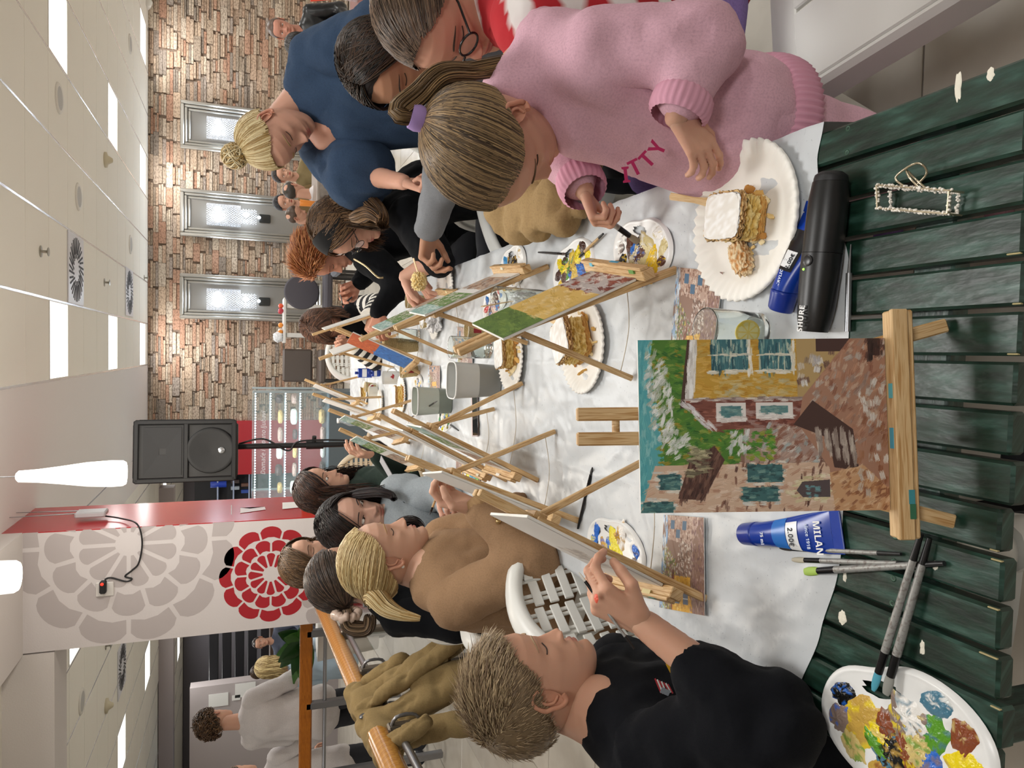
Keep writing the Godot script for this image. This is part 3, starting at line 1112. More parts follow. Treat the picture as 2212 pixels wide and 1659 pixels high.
	fillp(im, V([0.08, 0.65, 0.12, 0.625, 0.17, 0.65, 0.18, 0.76, 0.08, 0.76]), "564a4c")
	daub(im, rect(0.08, 0.66, 0.15, 0.72), ["6a9aa0", "4c4246"], 16, H, 0.2, 0.04, 0.012)
	# stairs and ground
	fillp(im, V([0.5, 0.64, 0.66, 0.66, 1, 0.86, 1, 1, 0, 1, 0, 0.78, 0.25, 0.76]), "a87e68")
	daub(im, V([0.5, 0.64, 0.7, 0.7, 1, 0.86, 1, 1, 0.4, 1, 0.4, 0.8]), ["a5765f", "b88a70", "8f5f4c", "c4a690", "9c8478", "b9b0a8"], 260, 0.6, 0.5, 0.06, 0.02)
	fillp(im, V([0.5, 0.62, 0.64, 0.7, 0.47, 0.86, 0.23, 0.88, 0.25, 0.78, 0.42, 0.76]), "4a332e")
	for k in 5:
		daub(im, V([0.27 + k * 0.02, 0.86 - k * 0.035, 0.46, 0.84 - k * 0.032, 0.46, 0.855 - k * 0.032, 0.27 + k * 0.02, 0.875 - k * 0.035]), ["a89a90", "8c7c74", "c4b8ac"], 26, -0.05, 0.08, 0.08, 0.012)
	fillp(im, V([0, 0.78, 0.22, 0.76, 0.26, 0.9, 0.12, 1, 0, 1]), "c89c74")
	daub(im, V([0, 0.78, 0.22, 0.76, 0.26, 0.9, 0.12, 1, 0, 1]), ["c8a07c", "8d5c40", "dab894", "a8744c"], 90, 0.9, 0.5, 0.05, 0.014)
	for k in 46:
		var p := Vector2(rng.randf_range(0.1, 0.75), rng.randf_range(0.88, 0.995)) * Vector2(560, 800)
		stroke(im, p, rng.randf_range(-0.3, 0.5), 30, 12, Color(["d9d2ca", "8d5a40", "c4bab0", "a06e50", "e6e2dc"][k % 5]), 0.85)
	fillp(im, rect(0.9, 0.93, 1, 0.98), "3c2a28")
	daub(im, rect(0.88, 0.92, 1, 1), ["4a322e", "2e201e"], 14, 0.2, 0.4, 0.06, 0.02)
	return picture("street_painting", im, 3.0)

func paint_plain(key: String, sd: int, bands: Array) -> StandardMaterial3D:   # half-finished pictures, bands: [v0, v1, colours]
	rng.seed = sd
	var im := Image.create(200, 290, false, Image.FORMAT_RGB8)
	im.fill(hx("e9e7e2"))
	for b: Array in bands:
		if b.size() < 4:
			fillp(im, rect(0, b[0], 1, b[1]), b[2][0])
		daub(im, rect(b[3] if b.size() > 3 else 0.0, b[0], b[4] if b.size() > 4 else 1.0, b[1]), b[2], 90, b[5] if b.size() > 5 else 0.1, 0.4, 0.16, 0.05)
	return picture(key, im)

func photo_print(key: String, sd: int, flip: bool) -> StandardMaterial3D:   # a glossy print of an old street with yellow houses
	rng.seed = sd
	var im := Image.create(240, 340, false, Image.FORMAT_RGB8)
	im.fill(hx("8f6f5e"))
	daub(im, rect(0, 0, 1, 0.12), ["a8c8e6", "e8eef4", "86b0dc"], 60, 0.2, 0.4, 0.12, 0.05)
	daub(im, V([0.3, 0.08, 1, 0.05, 1, 0.4, 0.5, 0.42]), ["4d6f2c", "8fa04a", "e6e6dc", "c9b43c", "3c5a24", "d8dccc"], 420, 0.9, 0.9, 0.03, 0.018)
	fillp(im, V([0.62, 0.33, 1, 0.28, 1, 0.75, 0.62, 0.7]), "dca636")
	daub(im, V([0.62, 0.33, 1, 0.28, 1, 0.75, 0.62, 0.7]), ["e2ae44", "d09a30", "c8903a", "e6c470"], 120, 1.5, 0.3, 0.05, 0.03)
	daub(im, V([0.56, 0.32, 0.8, 0.25, 1, 0.27, 1, 0.3, 0.62, 0.36]), ["8a4a30", "6c3a2a"], 40, -0.15, 0.1, 0.1, 0.02)
	for q: Array in [[0.8, 0.36], [0.8, 0.55]]:
		fillp(im, rect(q[0], q[1], q[0] + 0.12, q[1] + 0.11), "5c6c84")
		fillp(im, rect(q[0] + 0.055, q[1], q[0] + 0.065, q[1] + 0.11), "cfd4da")
	fillp(im, V([0, 0.1, 0.25, 0.16, 0.3, 0.75, 0, 0.9]), "b79a8a")
	daub(im, V([0, 0.1, 0.25, 0.16, 0.3, 0.75, 0, 0.9]), ["c4a898", "8c6858", "6c4838", "d8c8ba", "a07c6c"], 200, 1.4, 0.4, 0.05, 0.02)
	for q: Array in [[0.05, 0.2], [0.14, 0.35], [0.05, 0.5]]:
		fillp(im, rect(q[0], q[1], q[0] + 0.09, q[1] + 0.1), "4c6c88")
	daub(im, V([0.25, 0.45, 0.62, 0.42, 0.62, 0.75, 0.3, 0.75]), ["c8b8ac", "9c8478", "e0d6cc", "6c5448"], 150, 1.2, 0.5, 0.06, 0.02)
	daub(im, V([0.0, 0.75, 1, 0.7, 1, 1, 0, 1]), ["8c6a68", "a88880", "6c4c50", "c4aca4", "7a5658"], 260, 0.3, 0.4, 0.05, 0.02)
	if flip:
		im.flip_y()
		im.flip_x()
	return picture(key, im, 0.0, 0.5)


# ---------------------------------------------------------------- things on the table
func palette_tray(label: String, c: Vector3, rx: float, rz: float, turn: float, cols: Array, sd: int, messy := 1.0, hole := true) -> Node3D:
	var t := thing("paint_palette", label, "palette", c, "palettes on the table")
	rng.seed = sd
	var white := mat("palette_plastic", hx("eeeeec"), 0.3)
	var b := MB.new()
	var wells := []
	for k in 9:
		var a := 0.75 + k * 0.56
		wells.append(Vector2(cos(a) * 0.74, sin(a) * 0.74))
	var hc := Vector2(0.55, -0.12)
	var na := 64
	var nr := 22
	var rows := []
	for r in nr + 1:
		var f := float(r) / nr
		var row := PackedVector3Array()
		for k in na:
			var a := -TAU * k / na
			var out := 1.0 - 0.13 * exp(-pow(wrapf(a + 0.2, -PI, PI) / 0.35, 2.0))
			var p := Vector2(cos(a), sin(a)) * f * out
			var y := 0.006 - 0.0025 * smooth01(0.0, 0.5, 1.0 - f)
			for w: Vector2 in wells:
				var d := p.distance_to(w)
				y -= 0.0038 * (1.0 - smooth01(0.11, 0.17, d))
			if f > 0.94:
				y += 0.0025 * (1.0 - absf(f - 0.97) / 0.03)
			if r == nr:
				y = 0.001
			row.append(Vector3(p.x * rx, y, p.y * rz).rotated(Vector3.UP, turn))
		rows.append(row)
	b.grid(rows, true, true)
	if hole:   # cut the thumb hole out of the sheet
		var keep := PackedInt32Array()
		for k in range(0, b.i.size(), 3):
			var q := (b.v[b.i[k]] + b.v[b.i[k + 1]] + b.v[b.i[k + 2]]) / 3.0
			q = q.rotated(Vector3.UP, -turn)
			var d := Vector2(q.x / rx, q.z / rz) - hc
			if Vector2(d.x / 0.13, d.y / 0.22).length() > 1.0:
				keep.append(b.i[k])
				keep.append(b.i[k + 1])
				keep.append(b.i[k + 2])
		b.i = keep
	var tray := obj(b, white, "tray", t)
	var wet := mat("wet_paint", Color.WHITE, 0.22, 0.0, true)
	tri_normal(wet, noise_tex("paintbump", 0.02, true, [], FastNoiseLite.TYPE_SIMPLEX_SMOOTH, 4, 10.0), Vector3.ONE * 22.0, 0.7)
	var put := func(p: Vector2, r: float, h: float, col: String, k: int) -> void:
		var pb := MB.new()
		pb.col = lin(col)
		var at := Vector3(p.x * rx, 0.003, p.y * rz).rotated(Vector3.UP, turn)
		blob(pb, at, r * rx * rng.randf_range(0.8, 1.3), r * rz * rng.randf_range(0.8, 1.3), h, sd * 31 + k, rng.randf() * 3.0)
		# streaks of a second colour
		var c2 := lin(cols[rng.randi() % cols.size()])
		for q in pb.v.size():
			var n := nz.get_noise_3d(pb.v[q].x * 2600.0 + k * 50.0, sd, pb.v[q].z * 900.0)
			if n > 0.16:
				pb.c[q] = pb.c[q].lerp(c2, 0.75)
		obj(pb, wet, "paint_blob", tray)
	for k in wells.size():
		if rng.randf() < 0.62 + 0.3 * messy:
			put.call(wells[k], 0.19, 0.004, cols[k % cols.size()], k)
	for k in int(11 * messy):
		var a := rng.randf() * TAU
		var p := Vector2(cos(a), sin(a)) * rng.randf_range(0.05, 0.5)
		if hole and p.distance_to(hc) < 0.3:
			p = -p
		put.call(p, rng.randf_range(0.18, 0.34), rng.randf_range(0.003, 0.006), cols[(k * 3 + 1) % cols.size()], 20 + k)
	return t

func brush(label: String, tail: Vector3, tip: Vector3, r: float, style := "silver", tipcol := "3a3630", flatw := 1.0, parent: Node3D = null) -> void:
	var t := thing("paintbrush", label, "paintbrush", (tail + tip) * 0.5, "paintbrushes")
	var d := tip - tail
	var seg := func(a: float, b: float, r0: float, r1: float) -> MB:
		var m := MB.new()
		var pts := PackedVector3Array()
		var rr := []
		for k in 7:
			var f := lerpf(a, b, k / 6.0)
			pts.append(tail + d * f)
			rr.append(lerpf(r0, r1, k / 6.0))
		m.tube(pts, rr, 10)
		return m
	var hm := mat("brush_silver", hx("a9a9a6"), 0.35, 0.35)
	if style == "wood":
		hm = mat("brush_wood", hx("c9a878"), 0.5)
	elif style == "black":
		hm = mat("brush_black", hx("1c1c1e"), 0.35)
	tri_color(hm, noise_tex("brushdirt", 0.03, false, [[0.2, Color(0.72, 0.68, 0.66)], [0.4, Color(0.97, 0.97, 0.97)]]), Vector3.ONE * 9.0)
	part(t, "handle", seg.call(0.16, 0.74, r * 0.85, r), hm)
	part(t, "handle_end", seg.call(0.0, 0.16, r * 0.6, r * 0.85), mat("brush_black_end", hx("161617"), 0.3))
	part(t, "ferrule", seg.call(0.74, 0.88, r * 1.02, r * 0.95), mat("ferrule_dark", hx("2a2a2c"), 0.25, 0.7))
	var m := MB.new()
	var pts := PackedVector3Array()
	var rr := []
	for k in 6:
		var f := k / 5.0
		pts.append(tail + d * lerpf(0.88, 1.0, f))
		rr.append(r * lerpf([0.95, 1.0, 0.95, 0.85, 0.65, 0.25][k], [0.95, 1.25, 1.4, 1.45, 1.45, 1.35][k], clampf(flatw - 1.0, 0.0, 1.0)))
	m.tube(pts, rr, 10, true, 0.45)
	part(t, "bristles", m, mat("bristle_" + tipcol, hx(tipcol), 0.6))

func paper_plate(label: String, c: Vector3, r: float, ovalz := 1.0, flutes := 44) -> Node3D:
	var t := thing("paper_plate", label, "plate", c, "paper plates on the table")
	var b := MB.new()
	var na := flutes * 4
	for side in 2:
		var rows := []
		for q: Vector2 in [Vector2(0.0, 0.0015), Vector2(0.3, 0.0015), Vector2(0.64, 0.0015), Vector2(0.72, 0.004), Vector2(0.8, 0.009), Vector2(0.9, 0.014), Vector2(0.96, 0.016), Vector2(0.995, 0.0158), Vector2(1.0, 0.013)]:
			var row := PackedVector3Array()
			for k in na:
				var a := -TAU * k / na
				var fl := sin(a * flutes) * smooth01(0.66, 0.95, q.x)
				var rr := r * (q.x + 0.013 * fl)
				row.append(Vector3(cos(a) * rr, q.y + 0.002 * fl - side * 0.0014, sin(a) * rr * ovalz))
			rows.append(row)
		b.grid(rows, true, side == 0)
	var m := mat("plate_paper", hx("f2efe8"), 0.7)
	obj(b, m, "plate_body", t)
	return t

func lumps(b: MB, xf: Transform3D, size: Vector3, e: float, amp: float, freq: float, sd: float, nu := 40, nv := 22, cols: Array = [], mask = null) -> void:   # a rounded block with a torn, lumpy skin
	var n := maxi(6, nv)
	var pw := 2.0 / e
	for fc in 6:
		var ax := fc % 3
		var sg := 1.0 if fc < 3 else -1.0
		var rows := []
		var cc := []
		for r in n + 1:
			var row := PackedVector3Array()
			var crow := []
			for k in n + 1:
				var p := Vector3.ZERO
				p[ax] = sg
				p[(ax + 1) % 3] = tan((2.0 * k / n - 1.0) * 0.785) * sg
				p[(ax + 2) % 3] = tan((2.0 * r / n - 1.0) * 0.785)
				p /= pow(pow(absf(p.x), pw) + pow(absf(p.y), pw) + pow(absf(p.z), pw), 1.0 / pw)
				var w := nz.get_noise_3d(p.x * freq + sd, p.y * freq, p.z * freq) + 0.5 * nz.get_noise_3d(p.x * freq * 2.7, p.y * freq * 2.7 + sd, p.z * freq * 2.7)
				row.append(xf * (p * size * 0.5 * (1.0 + amp * w)))
				if cols.size() > 0:
					crow.append(mask.call(p, w, cols))
			rows.append(row)
			if cols.size() > 0:
				cc.append(crow)
		b.grid(rows, false, false, Vector2.ONE, cc)

func cream_slice(label: String, c: Vector3, size: Vector3, turn: float, sd: int) -> void:   # custard slice between flaky sheets, dusted with sugar
	var t := thing("custard_slice", label, "cake", c, "custard slices on the plates")
	var bs := Basis(Vector3.UP, turn)
	var food := mat("cake_skin", Color.WHITE, 0.75, 0.0, true)
	tri_normal(food, noise_tex("cakebump", 0.02, true, [], FastNoiseLite.TYPE_SIMPLEX_SMOOTH, 5, 10.0), Vector3.ONE * 12.0, 0.9)
	var pick := func(p: Vector3, n: float, cols: Array) -> Color:
		return cols[0].lerp(cols[1], smooth01(-0.15, 0.35, n))
	var b := MB.new()
	lumps(b, Transform3D(bs, Vector3(0, size.y * 0.13, 0)), Vector3(size.x * 1.02, size.y * 0.22, size.z * 1.02), 0.35, 0.1, 90.0, sd, 48, 16, [lin("c98f45"), lin("e0b56a")], pick)
	obj(b, food, "base_crust", t)
	b = MB.new()
	lumps(b, Transform3D(bs, Vector3(0, size.y * 0.46, 0)), Vector3(size.x * 0.97, size.y * 0.62, size.z * 0.97), 0.34, 0.2, 46.0, sd + 7, 56, 26, [lin("d9b45e"), lin("efd693")], pick)
	obj(b, food, "custard", t)
	b = MB.new()
	lumps(b, Transform3D(bs, Vector3(size.x * 0.01, size.y * 0.83, 0)), Vector3(size.x * 1.05, size.y * 0.22, size.z * 1.05), 0.36, 0.2, 80.0, sd + 3, 64, 18, [lin("b98548"), lin("e2c088")], pick)
	obj(b, food, "top_crust", t)
	b = MB.new()
	lumps(b, Transform3D(bs, Vector3(0, size.y * 0.935, 0)), Vector3(size.x * 1.0, size.y * 0.06, size.z * 1.0), 0.33, 0.09, 70.0, sd + 5, 48, 10, [lin("e9e4dc"), lin("fbfaf8")], pick)
	obj(b, mat("sugar_dust", Color.WHITE, 0.95, 0.0, true), "sugar_topping", t)
	rng.seed = sd
	for k in 16:
		var f := MB.new()
		f.col = lin(["d9a95c", "e9c888", "c48a44", "f0dcae"][k % 4])
		var a := rng.randf() * TAU
		var rr := rng.randf_range(0.62, 1.15) * size.x * 0.75
		lumps(f, Transform3D(Basis(Vector3(rng.randf(), 1, rng.randf()).normalized(), rng.randf() * 3.0), Vector3(cos(a) * rr, 0.0045, sin(a) * rr)), Vector3(rng.randf_range(0.006, 0.02), 0.003, rng.randf_range(0.004, 0.012)), 0.6, 0.4, 60.0, k * 3.3, 12, 6)
		obj(f, food, "crumb", t)

func wooden_fork(label: String, a: Vector3, b: Vector3) -> void:
	var m := MB.new()
	var d := (b - a)
	var side := d.cross(Vector3.UP).normalized()
	var upv := side.cross(d).normalized()
	var l := d.length()
	var pg := PackedVector2Array([Vector2(0, -0.006), Vector2(l * 0.5, -0.0045), Vector2(l * 0.7, -0.006), Vector2(l * 0.85, -0.008), Vector2(l, -0.006), Vector2(l * 0.97, 0.0), Vector2(l, 0.006), Vector2(l * 0.85, 0.008), Vector2(l * 0.7, 0.006), Vector2(l * 0.5, 0.0045), Vector2(0, 0.006), Vector2(-0.004, 0.0)])
	m.prism(pg, 0.0016, Transform3D(Basis(d.normalized(), side, -upv), a), 0.0004)
	single("wooden_fork", label, "fork", m, wood("fork_wood", hx("e2c79a"), hx("cda873"), 0.6), "wooden forks")

func tumbler(label: String, c: Vector3, r0: float, r1: float, h: float, water := 0.0, called := "drinking_glass") -> Node3D:
	var t := thing(called, label, "glass", c, "glasses on the table")
	var b := MB.new()
	b.lathe([Vector2(0.0, 0.0005), Vector2(r0 * 0.92, 0.0005), Vector2(r0, 0.003), Vector2(lerpf(r0, r1, 0.5), h * 0.5), Vector2(r1, h - 0.001), Vector2(r1 - 0.0008, h), Vector2(r1 - 0.0018, h - 0.001), Vector2(lerpf(r0, r1, 0.5) - 0.002, h * 0.5), Vector2(r0 - 0.0025, 0.011), Vector2(r0 * 0.7, 0.008), Vector2(0.0, 0.0075)], 40)
	obj(b, solid_glass("clear_glass", Color(0.97, 0.99, 0.98)), "glass_body", t)
	if water > 0.0:
		var w := MB.new()
		var rw := lerpf(r0, r1, water / h) - 0.0019
		w.lathe([Vector2(0.0, 0.0078), Vector2(r0 * 0.7, 0.0083), Vector2(r0 - 0.0024, 0.0112), Vector2(rw, water), Vector2(0.0, water)], 36)
		obj(w, solid_glass("clear_water", Color(0.96, 0.98, 0.98), 0.033), "water", t)
	return t

func paper_cup(label: String, c: Vector3, r: float, h: float, face: float, logo := true) -> Node3D:
	var t := thing("paper_cup", label, "paper cup", c, "paper cups on the table")
	var b := MB.new()
	b.lathe([Vector2(0.0, 0.004), Vector2(r * 0.7, 0.004), Vector2(r * 0.72, 0.0), Vector2(r, h - 0.002), Vector2(r * 0.96, h - 0.002), Vector2(r * 0.7, 0.006), Vector2(0.0, 0.006)], 28)
	var m := mat("kraft_paper", hx("cdb98a"), 0.8)
	tri_color(m, noise_tex("kraft", 0.03, false, [[0.3, Color(0.8, 0.76, 0.68)], [0.45, Color.WHITE]], FastNoiseLite.TYPE_CELLULAR, 2), Vector3.ONE * 18.0)
	obj(b, m, "cup_wall", t)
	var rim := MB.new()
	var ring := PackedVector3Array()
	for k in 29:
		ring.append(Vector3(cos(TAU * k / 28) * r, h - 0.001, sin(TAU * k / 28) * r))
	rim.tube(ring, 0.0014, 6, false)
	obj(rim, mat("cup_rim", hx("e6dcc4"), 0.6), "rim", t)
	if logo:
		var lg := MB.new()
		for rr in 1:
			var rows := []
			for q in 2:
				var row := PackedVector3Array()
				for k in 7:
					var a := face + (k - 3) * 0.16
					var y := h * (0.3 + 0.42 * q)
					var rad := lerpf(r * 0.72, r, y / h) + 0.0006
					row.append(Vector3(sin(a) * rad, y, cos(a) * rad))
				rows.append(row)
			lg.grid(rows)
		obj(lg, mat("logo_red", hx("a3262e"), 0.6), "red_print", t)
	return t

func tub(label: String, c: Vector3, r: float, h: float, col: Color, low: Color, fill: float) -> Node3D:   # translucent plastic tub of rinsing water
	var t := thing("rinse_tub", label, "tub", c, "rinsing tubs on the table")
	var sq := func(rad: float, y: float) -> PackedVector3Array:
		var row := PackedVector3Array()
		for k in 40:
			var a := -TAU * k / 40
			var e := 0.55
			row.append(Vector3(signf(cos(a)) * pow(absf(cos(a)), e) * rad, y, signf(sin(a)) * pow(absf(sin(a)), e) * rad))
		return row
	var b := MB.new()
	var mid := lerpf(0.84, 1.0, fill) * r
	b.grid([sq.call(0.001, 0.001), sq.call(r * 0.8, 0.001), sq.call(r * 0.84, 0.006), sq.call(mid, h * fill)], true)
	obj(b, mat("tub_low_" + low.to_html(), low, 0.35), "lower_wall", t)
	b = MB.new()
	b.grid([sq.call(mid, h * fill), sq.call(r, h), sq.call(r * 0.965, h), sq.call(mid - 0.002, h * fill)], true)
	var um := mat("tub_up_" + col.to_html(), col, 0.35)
	um.backlight_enabled = true
	um.backlight = Color(0.35, 0.35, 0.35)
	obj(b, um, "upper_wall", t)
	b = MB.new()
	var ring: PackedVector3Array = sq.call(r * 0.99, h)
	ring.append(ring[0])
	b.tube(ring, 0.0022, 6, false)
	obj(b, mat("tub_rim", hx("e9e9e6"), 0.3), "rim", t)
	b = MB.new()
	var surf: PackedVector3Array = sq.call(mid - 0.003, h * fill)
	b.fan(surf, true)
	obj(b, mat("murky_water", hx("8a8c8a"), 0.08), "water", t)
	return t

func text_part(t: Node3D, s: String, size: float, xf: Transform3D, m: Material, bold := false) -> void:   # size: height of capitals in metres
	var tm := TextMesh.new()
	var f := SystemFont.new()
	f.font_names = PackedStringArray(["Droid Sans"])
	if bold:
		f.font_weight = 700
	tm.font = f
	tm.text = s
	tm.font_size = 64
	tm.pixel_size = size / 46.0
	tm.depth = 0.0004
	var o := obj(tm, m, "lettering", t)
	o.transform = Transform3D(xf.basis, xf.origin - t.position)

func flat_tube(label: String, capc: Vector3, tail: Vector3, r: float, w: float, texts: Array, band: Array) -> void:   # a squeezed tube of acrylic paint lying on its side
	var t := thing("paint_tube", label, "paint tube", (capc + tail) * 0.5, "tubes of acrylic paint")
	var x := tail - capc
	var l := x.length()
	x /= l
	var z := x.cross(Vector3.UP).normalized()
	var y := z.cross(x).normalized()
	var blue := mat("tube_blue", hx("123a9c"), 0.25)
	var ring := func(s: float, ry: float, rz: float) -> PackedVector3Array:
		var row := PackedVector3Array()
		for k in 28:
			var a := TAU * k / 28
			row.append(capc + x * s + y * (sin(a) * ry + minf(ry, r) ) + z * cos(a) * rz)
		return row
	var rows := []
	for k in 16:
		var f := k / 15.0
		var s := lerpf(0.2, 0.9, f)
		rows.append(ring.call(s * l, r * (1.0 - 0.93 * pow(f, 1.3)), lerpf(r, w, smooth01(0.0, 1.0, f))))
	var b := MB.new()
	b.grid(rows, true)
	b.fan(rows[0], true)
	part(t, "tube_body", b, blue)
	b = MB.new()
	b.box(capc + x * (l * 0.95) + y * 0.0014, Vector3(l * 0.1, 0.0026, w * 2.0), 0.0008, Basis(x, y, z))
	part(t, "crimped_end", b, blue)
	b = MB.new()
	b.grid([ring.call(0.0, r * 0.86, r * 0.86), ring.call(0.003, r * 0.95, r * 0.95), ring.call(l * 0.17, r * 1.03, r * 1.03), ring.call(l * 0.19, r * 1.03, r * 1.03), ring.call(l * 0.2, r * 0.9, r * 0.9)], true)
	b.fan(ring.call(0.0, r * 0.86, r * 0.86), true)
	part(t, "cap", b, mat("tube_cap", hx("0f2f8c"), 0.3))
	# printed bands and the price sticker, laid on the top of the tube
	var top := func(s: float) -> float:
		var f := clampf((s - 0.2) / 0.7, 0.0, 1.0)
		return minf(r, r * (1.0 - 0.93 * pow(f, 1.3))) + r * (1.0 - 0.93 * pow(f, 1.3))
	for q: Array in band:
		var rr := []
		for k in 5:
			var s := lerpf(q[0], q[1], k / 4.0)
			var f := clampf((s - 0.2) / 0.7, 0.0, 1.0)
			var ry := r * (1.0 - 0.93 * pow(f, 1.3)) + 0.0005
			var rz := lerpf(r, w, smooth01(0.0, 1.0, f)) + 0.0003
			var row := PackedVector3Array()
			for j in 9:
				var a: float = lerpf(q[2], q[3], j / 8.0)
				row.append(capc + x * s * l + y * (sin(a) * ry + minf(ry, r)) + z * cos(a) * rz)
			rr.append(row)
		b = MB.new()
		b.grid(rr)
		part(t, "printed_band", b, mat("band_" + q[4], hx(q[4]), 0.3))
	for q: Array in texts:   # text, share along, offset across, height, colour
		var s: float = q[1]
		var f := clampf((s - 0.2) / 0.7, 0.0, 1.0)
		var slope := Basis(z, -atan(r * 1.6 * 0.93 / (0.7 * l)) if s > 0.3 else 0.0)
		var bs := Basis(z, x, z.cross(x)) if q[5] == "across" else Basis(x, -z, y)
		text_part(t, q[0], q[3], Transform3D(slope * bs, capc + x * s * l + z * q[2] + y * (top.call(s) + 0.0012)), mat("ink_" + q[4], hx(q[4]), 0.4), true)

func sheet(called: String, label: String, cat: String, px: Array, m: Material, lift := 0.0115) -> void:   # a print lying flat; px: its corners, top left first, clockwise as one reads it
	var ps := []
	for q: Vector2 in px:
		ps.append(on_t(q.x, q.y, lift))
	var t := thing(called, label, cat, (ps[0] + ps[2]) * 0.5, "printed photographs on the table")
	var b := MB.new()
	b.face([ps[3], ps[2], ps[1], ps[0]], [Vector2(0, 1), Vector2(1, 1), Vector2(1, 0), Vector2(0, 0)])
	part(t, "print_face", b, m)
	var d := MB.new()
	var dn := Vector3(0, -0.0012, 0)
	for k in 4:
		d.face([ps[k] + dn, ps[(k + 1) % 4] + dn, ps[(k + 1) % 4] - Vector3(0, 0.0001, 0), ps[k] - Vector3(0, 0.0001, 0)])
	d.face([ps[0] + dn, ps[1] + dn, ps[2] + dn, ps[3] + dn])
	part(t, "paper_edge", d, mat("paper", hx("efefec"), 0.7))

func build_items() -> void:
	var street := paint_street()
	var p_green := paint_plain("picture_green", 3, [[0.0, 0.3, ["5c7a34", "6f8a3c", "4d6a2c"]], [0.3, 0.75, ["d8b868", "c9a850", "e0c88c"]], [0.72, 1.0, ["b9b4b0", "6a3028", "8c4438", "cfcac4"]]])
	var p_blue := paint_plain("picture_blue", 4, [[0.0, 0.45, ["b9582c", "c86a38", "a84c26"]], [0.45, 1.0, ["2f6cb4", "3a7cc4", "265c9c"]]])
	var p_pale := paint_plain("picture_pale", 5, [[0.0, 0.2, ["8cb0a8", "c4d4cc"]], [0.2, 0.5, ["6a8a4c", "d0ccc0"]], [0.6, 0.9, ["c4a890", "b8b0a8", "8a6a58"]]])
	var p_white := paint_plain("picture_white", 6, [[0.5, 0.8, ["dcd6cc", "c4bcb4"], 0.2, 0.6]])
	var E := func(a: Array, lab: String, pm: Material, pl: String, sm: Array, size := Vector2(0.172, 0.25), wide := 0.0) -> void:
		easel(lab, Vector3(a[0], T + 0.004, a[1]), a[2], a[3], a[4], pm, pl, size, sm, wide)
	E.call([-0.059, -0.528, 0.095, 0.337, 0.199], "pine table easel holding the finished street painting, feet on bare slats", street, "painting of a lane with yellow and brown houses and stone stairs", ["3a8a94", "4a9ab0", "2f6a4c", "5aa9b0"], Vector2(0.1725, 0.25))
	E.call([0.173, -1.143, 1.40, 0.444, 0.215], "pine table easel in front of the girl in pink", p_green, "half-finished canvas with green top and ochre field by the girl in pink", ["4aa0c4", "5ab0c8", "c8c8c4", "6a9a4c"])
	E.call([0.229, -1.695, 1.48, 0.447, 0.2], "pine table easel with a dark green smear beside the empty armchair", p_pale, "canvas with pale trees, seen edge on beside the glass of napkins", ["1f4a34", "e0dcc8"])
	E.call([0.214, -2.279, 1.474, 0.467, 0.232], "pine table easel before the woman with the black headband", p_pale, "canvas with a thin green and grey picture before the headband woman", ["3a6a5c", "e6d8a8"])
	E.call([0.104, -3.448, 1.45, 0.368, 0.181], "pine table easel by the stack of paper cups", p_white, "nearly blank canvas beside the stack of paper cups", [])
	E.call([0.221, -3.82, 1.5, 0.36, 0.2], "pine table easel before the woman with the fringe", p_white, "blank canvas right before the woman with the fringe", [])
	E.call([-0.072, -2.829, -1.361, 0.413, 0.2], "pine table easel leaning towards the right bank of the table", p_blue, "canvas painted orange above and bright blue below", ["4a9ab0", "c8b890"])
	E.call([-0.401, -1.034, -1.38, 0.491, 0.239], "pine table easel in front of the boy in black", p_white, "canvas in front of the boy in black, painted side away", ["5ab0a8", "d8c890", "e6e0d0"])
	E.call([-0.38, -1.488, -1.392, 0.401, 0.208], "pine table easel in front of the woman in the camel blazer", p_white, "canvas before the blazer woman with a thin blue line", ["1f5a34", "2a6a3c"])
	E.call([-0.321, -1.728, -1.515, 0.463, 0.248], "pine table easel beside the smartphone on the cloth", p_pale, "canvas with faint trees beside the smartphone", ["3a7ab0", "e6e2d8", "c8a868"])
	E.call([-0.357, -1.952, -1.533, 0.482, 0.2], "darker pine easel crowded against its neighbour's back", p_white, "canvas before the woman in the denim jacket", ["5aa0c0", "c8c0a8"])
	E.call([-0.462, -2.723, -1.37, 0.441, 0.181], "pine table easel by the raised hand of the woman in green", p_pale, "canvas touched by the woman in the green cardigan", ["4a8a5c"])
	E.call([-0.388, -3.006, -1.398, 0.372, 0.186], "pine table easel behind the grey green tub", p_pale, "pale canvas behind the grey green tub", [])
	E.call([-0.356, -3.722, -1.427, 0.346, 0.123], "pine table easel beside the mug with a red bird", p_white, "blank canvas near the mug with a red bird", [])
	E.call([-0.329, -4.36, -1.444, 0.399, 0.185], "last pine table easel at the end by the glass counter", p_white, "blank canvas at the end of the table by the counter", [])

	# palettes
	var many := ["4d7c93", "8c4a2c", "f2d81c", "2f6fd0", "5d9c2e", "c9a24c", "d9c27c", "8d7a70", "1c1a1a", "efece6"]
	var c := on_t(1945, 1580, 0.0005)
	palette_tray("white palette heaped with green, ochre and taupe paint on the bare slats", c, 0.075, 0.115, 0.25, many, 41, 1.3)
	palette_tray("palette caked in white, cream and brown that the girl's brush touches", on_t(1388, 540, 0.006), 0.062, 0.105, -0.2, ["efece6", "d8c890", "5a3424", "f0c820", "2a6cc4", "c9b98a", "1c1a1a", "efece6"], 42, 1.4)
	palette_tray("palette with a brown swathe and yellow green edge beside the girl's hand", on_t(1240, 580, 0.006), 0.066, 0.105, 0.1, ["4a3430", "f0d81c", "4c8c2e", "c8a848", "2a6cc4", "5a4038", "e8c84c"], 43, 1.3)
	palette_tray("mostly white palette with black and blue dabs beside the empty armchair", on_t(1110, 575, 0.006), 0.06, 0.095, 0.0, ["efece6", "1c1c1c", "3a8cc4", "f0e020", "8a8a88", "d0a850"], 44, 0.9)
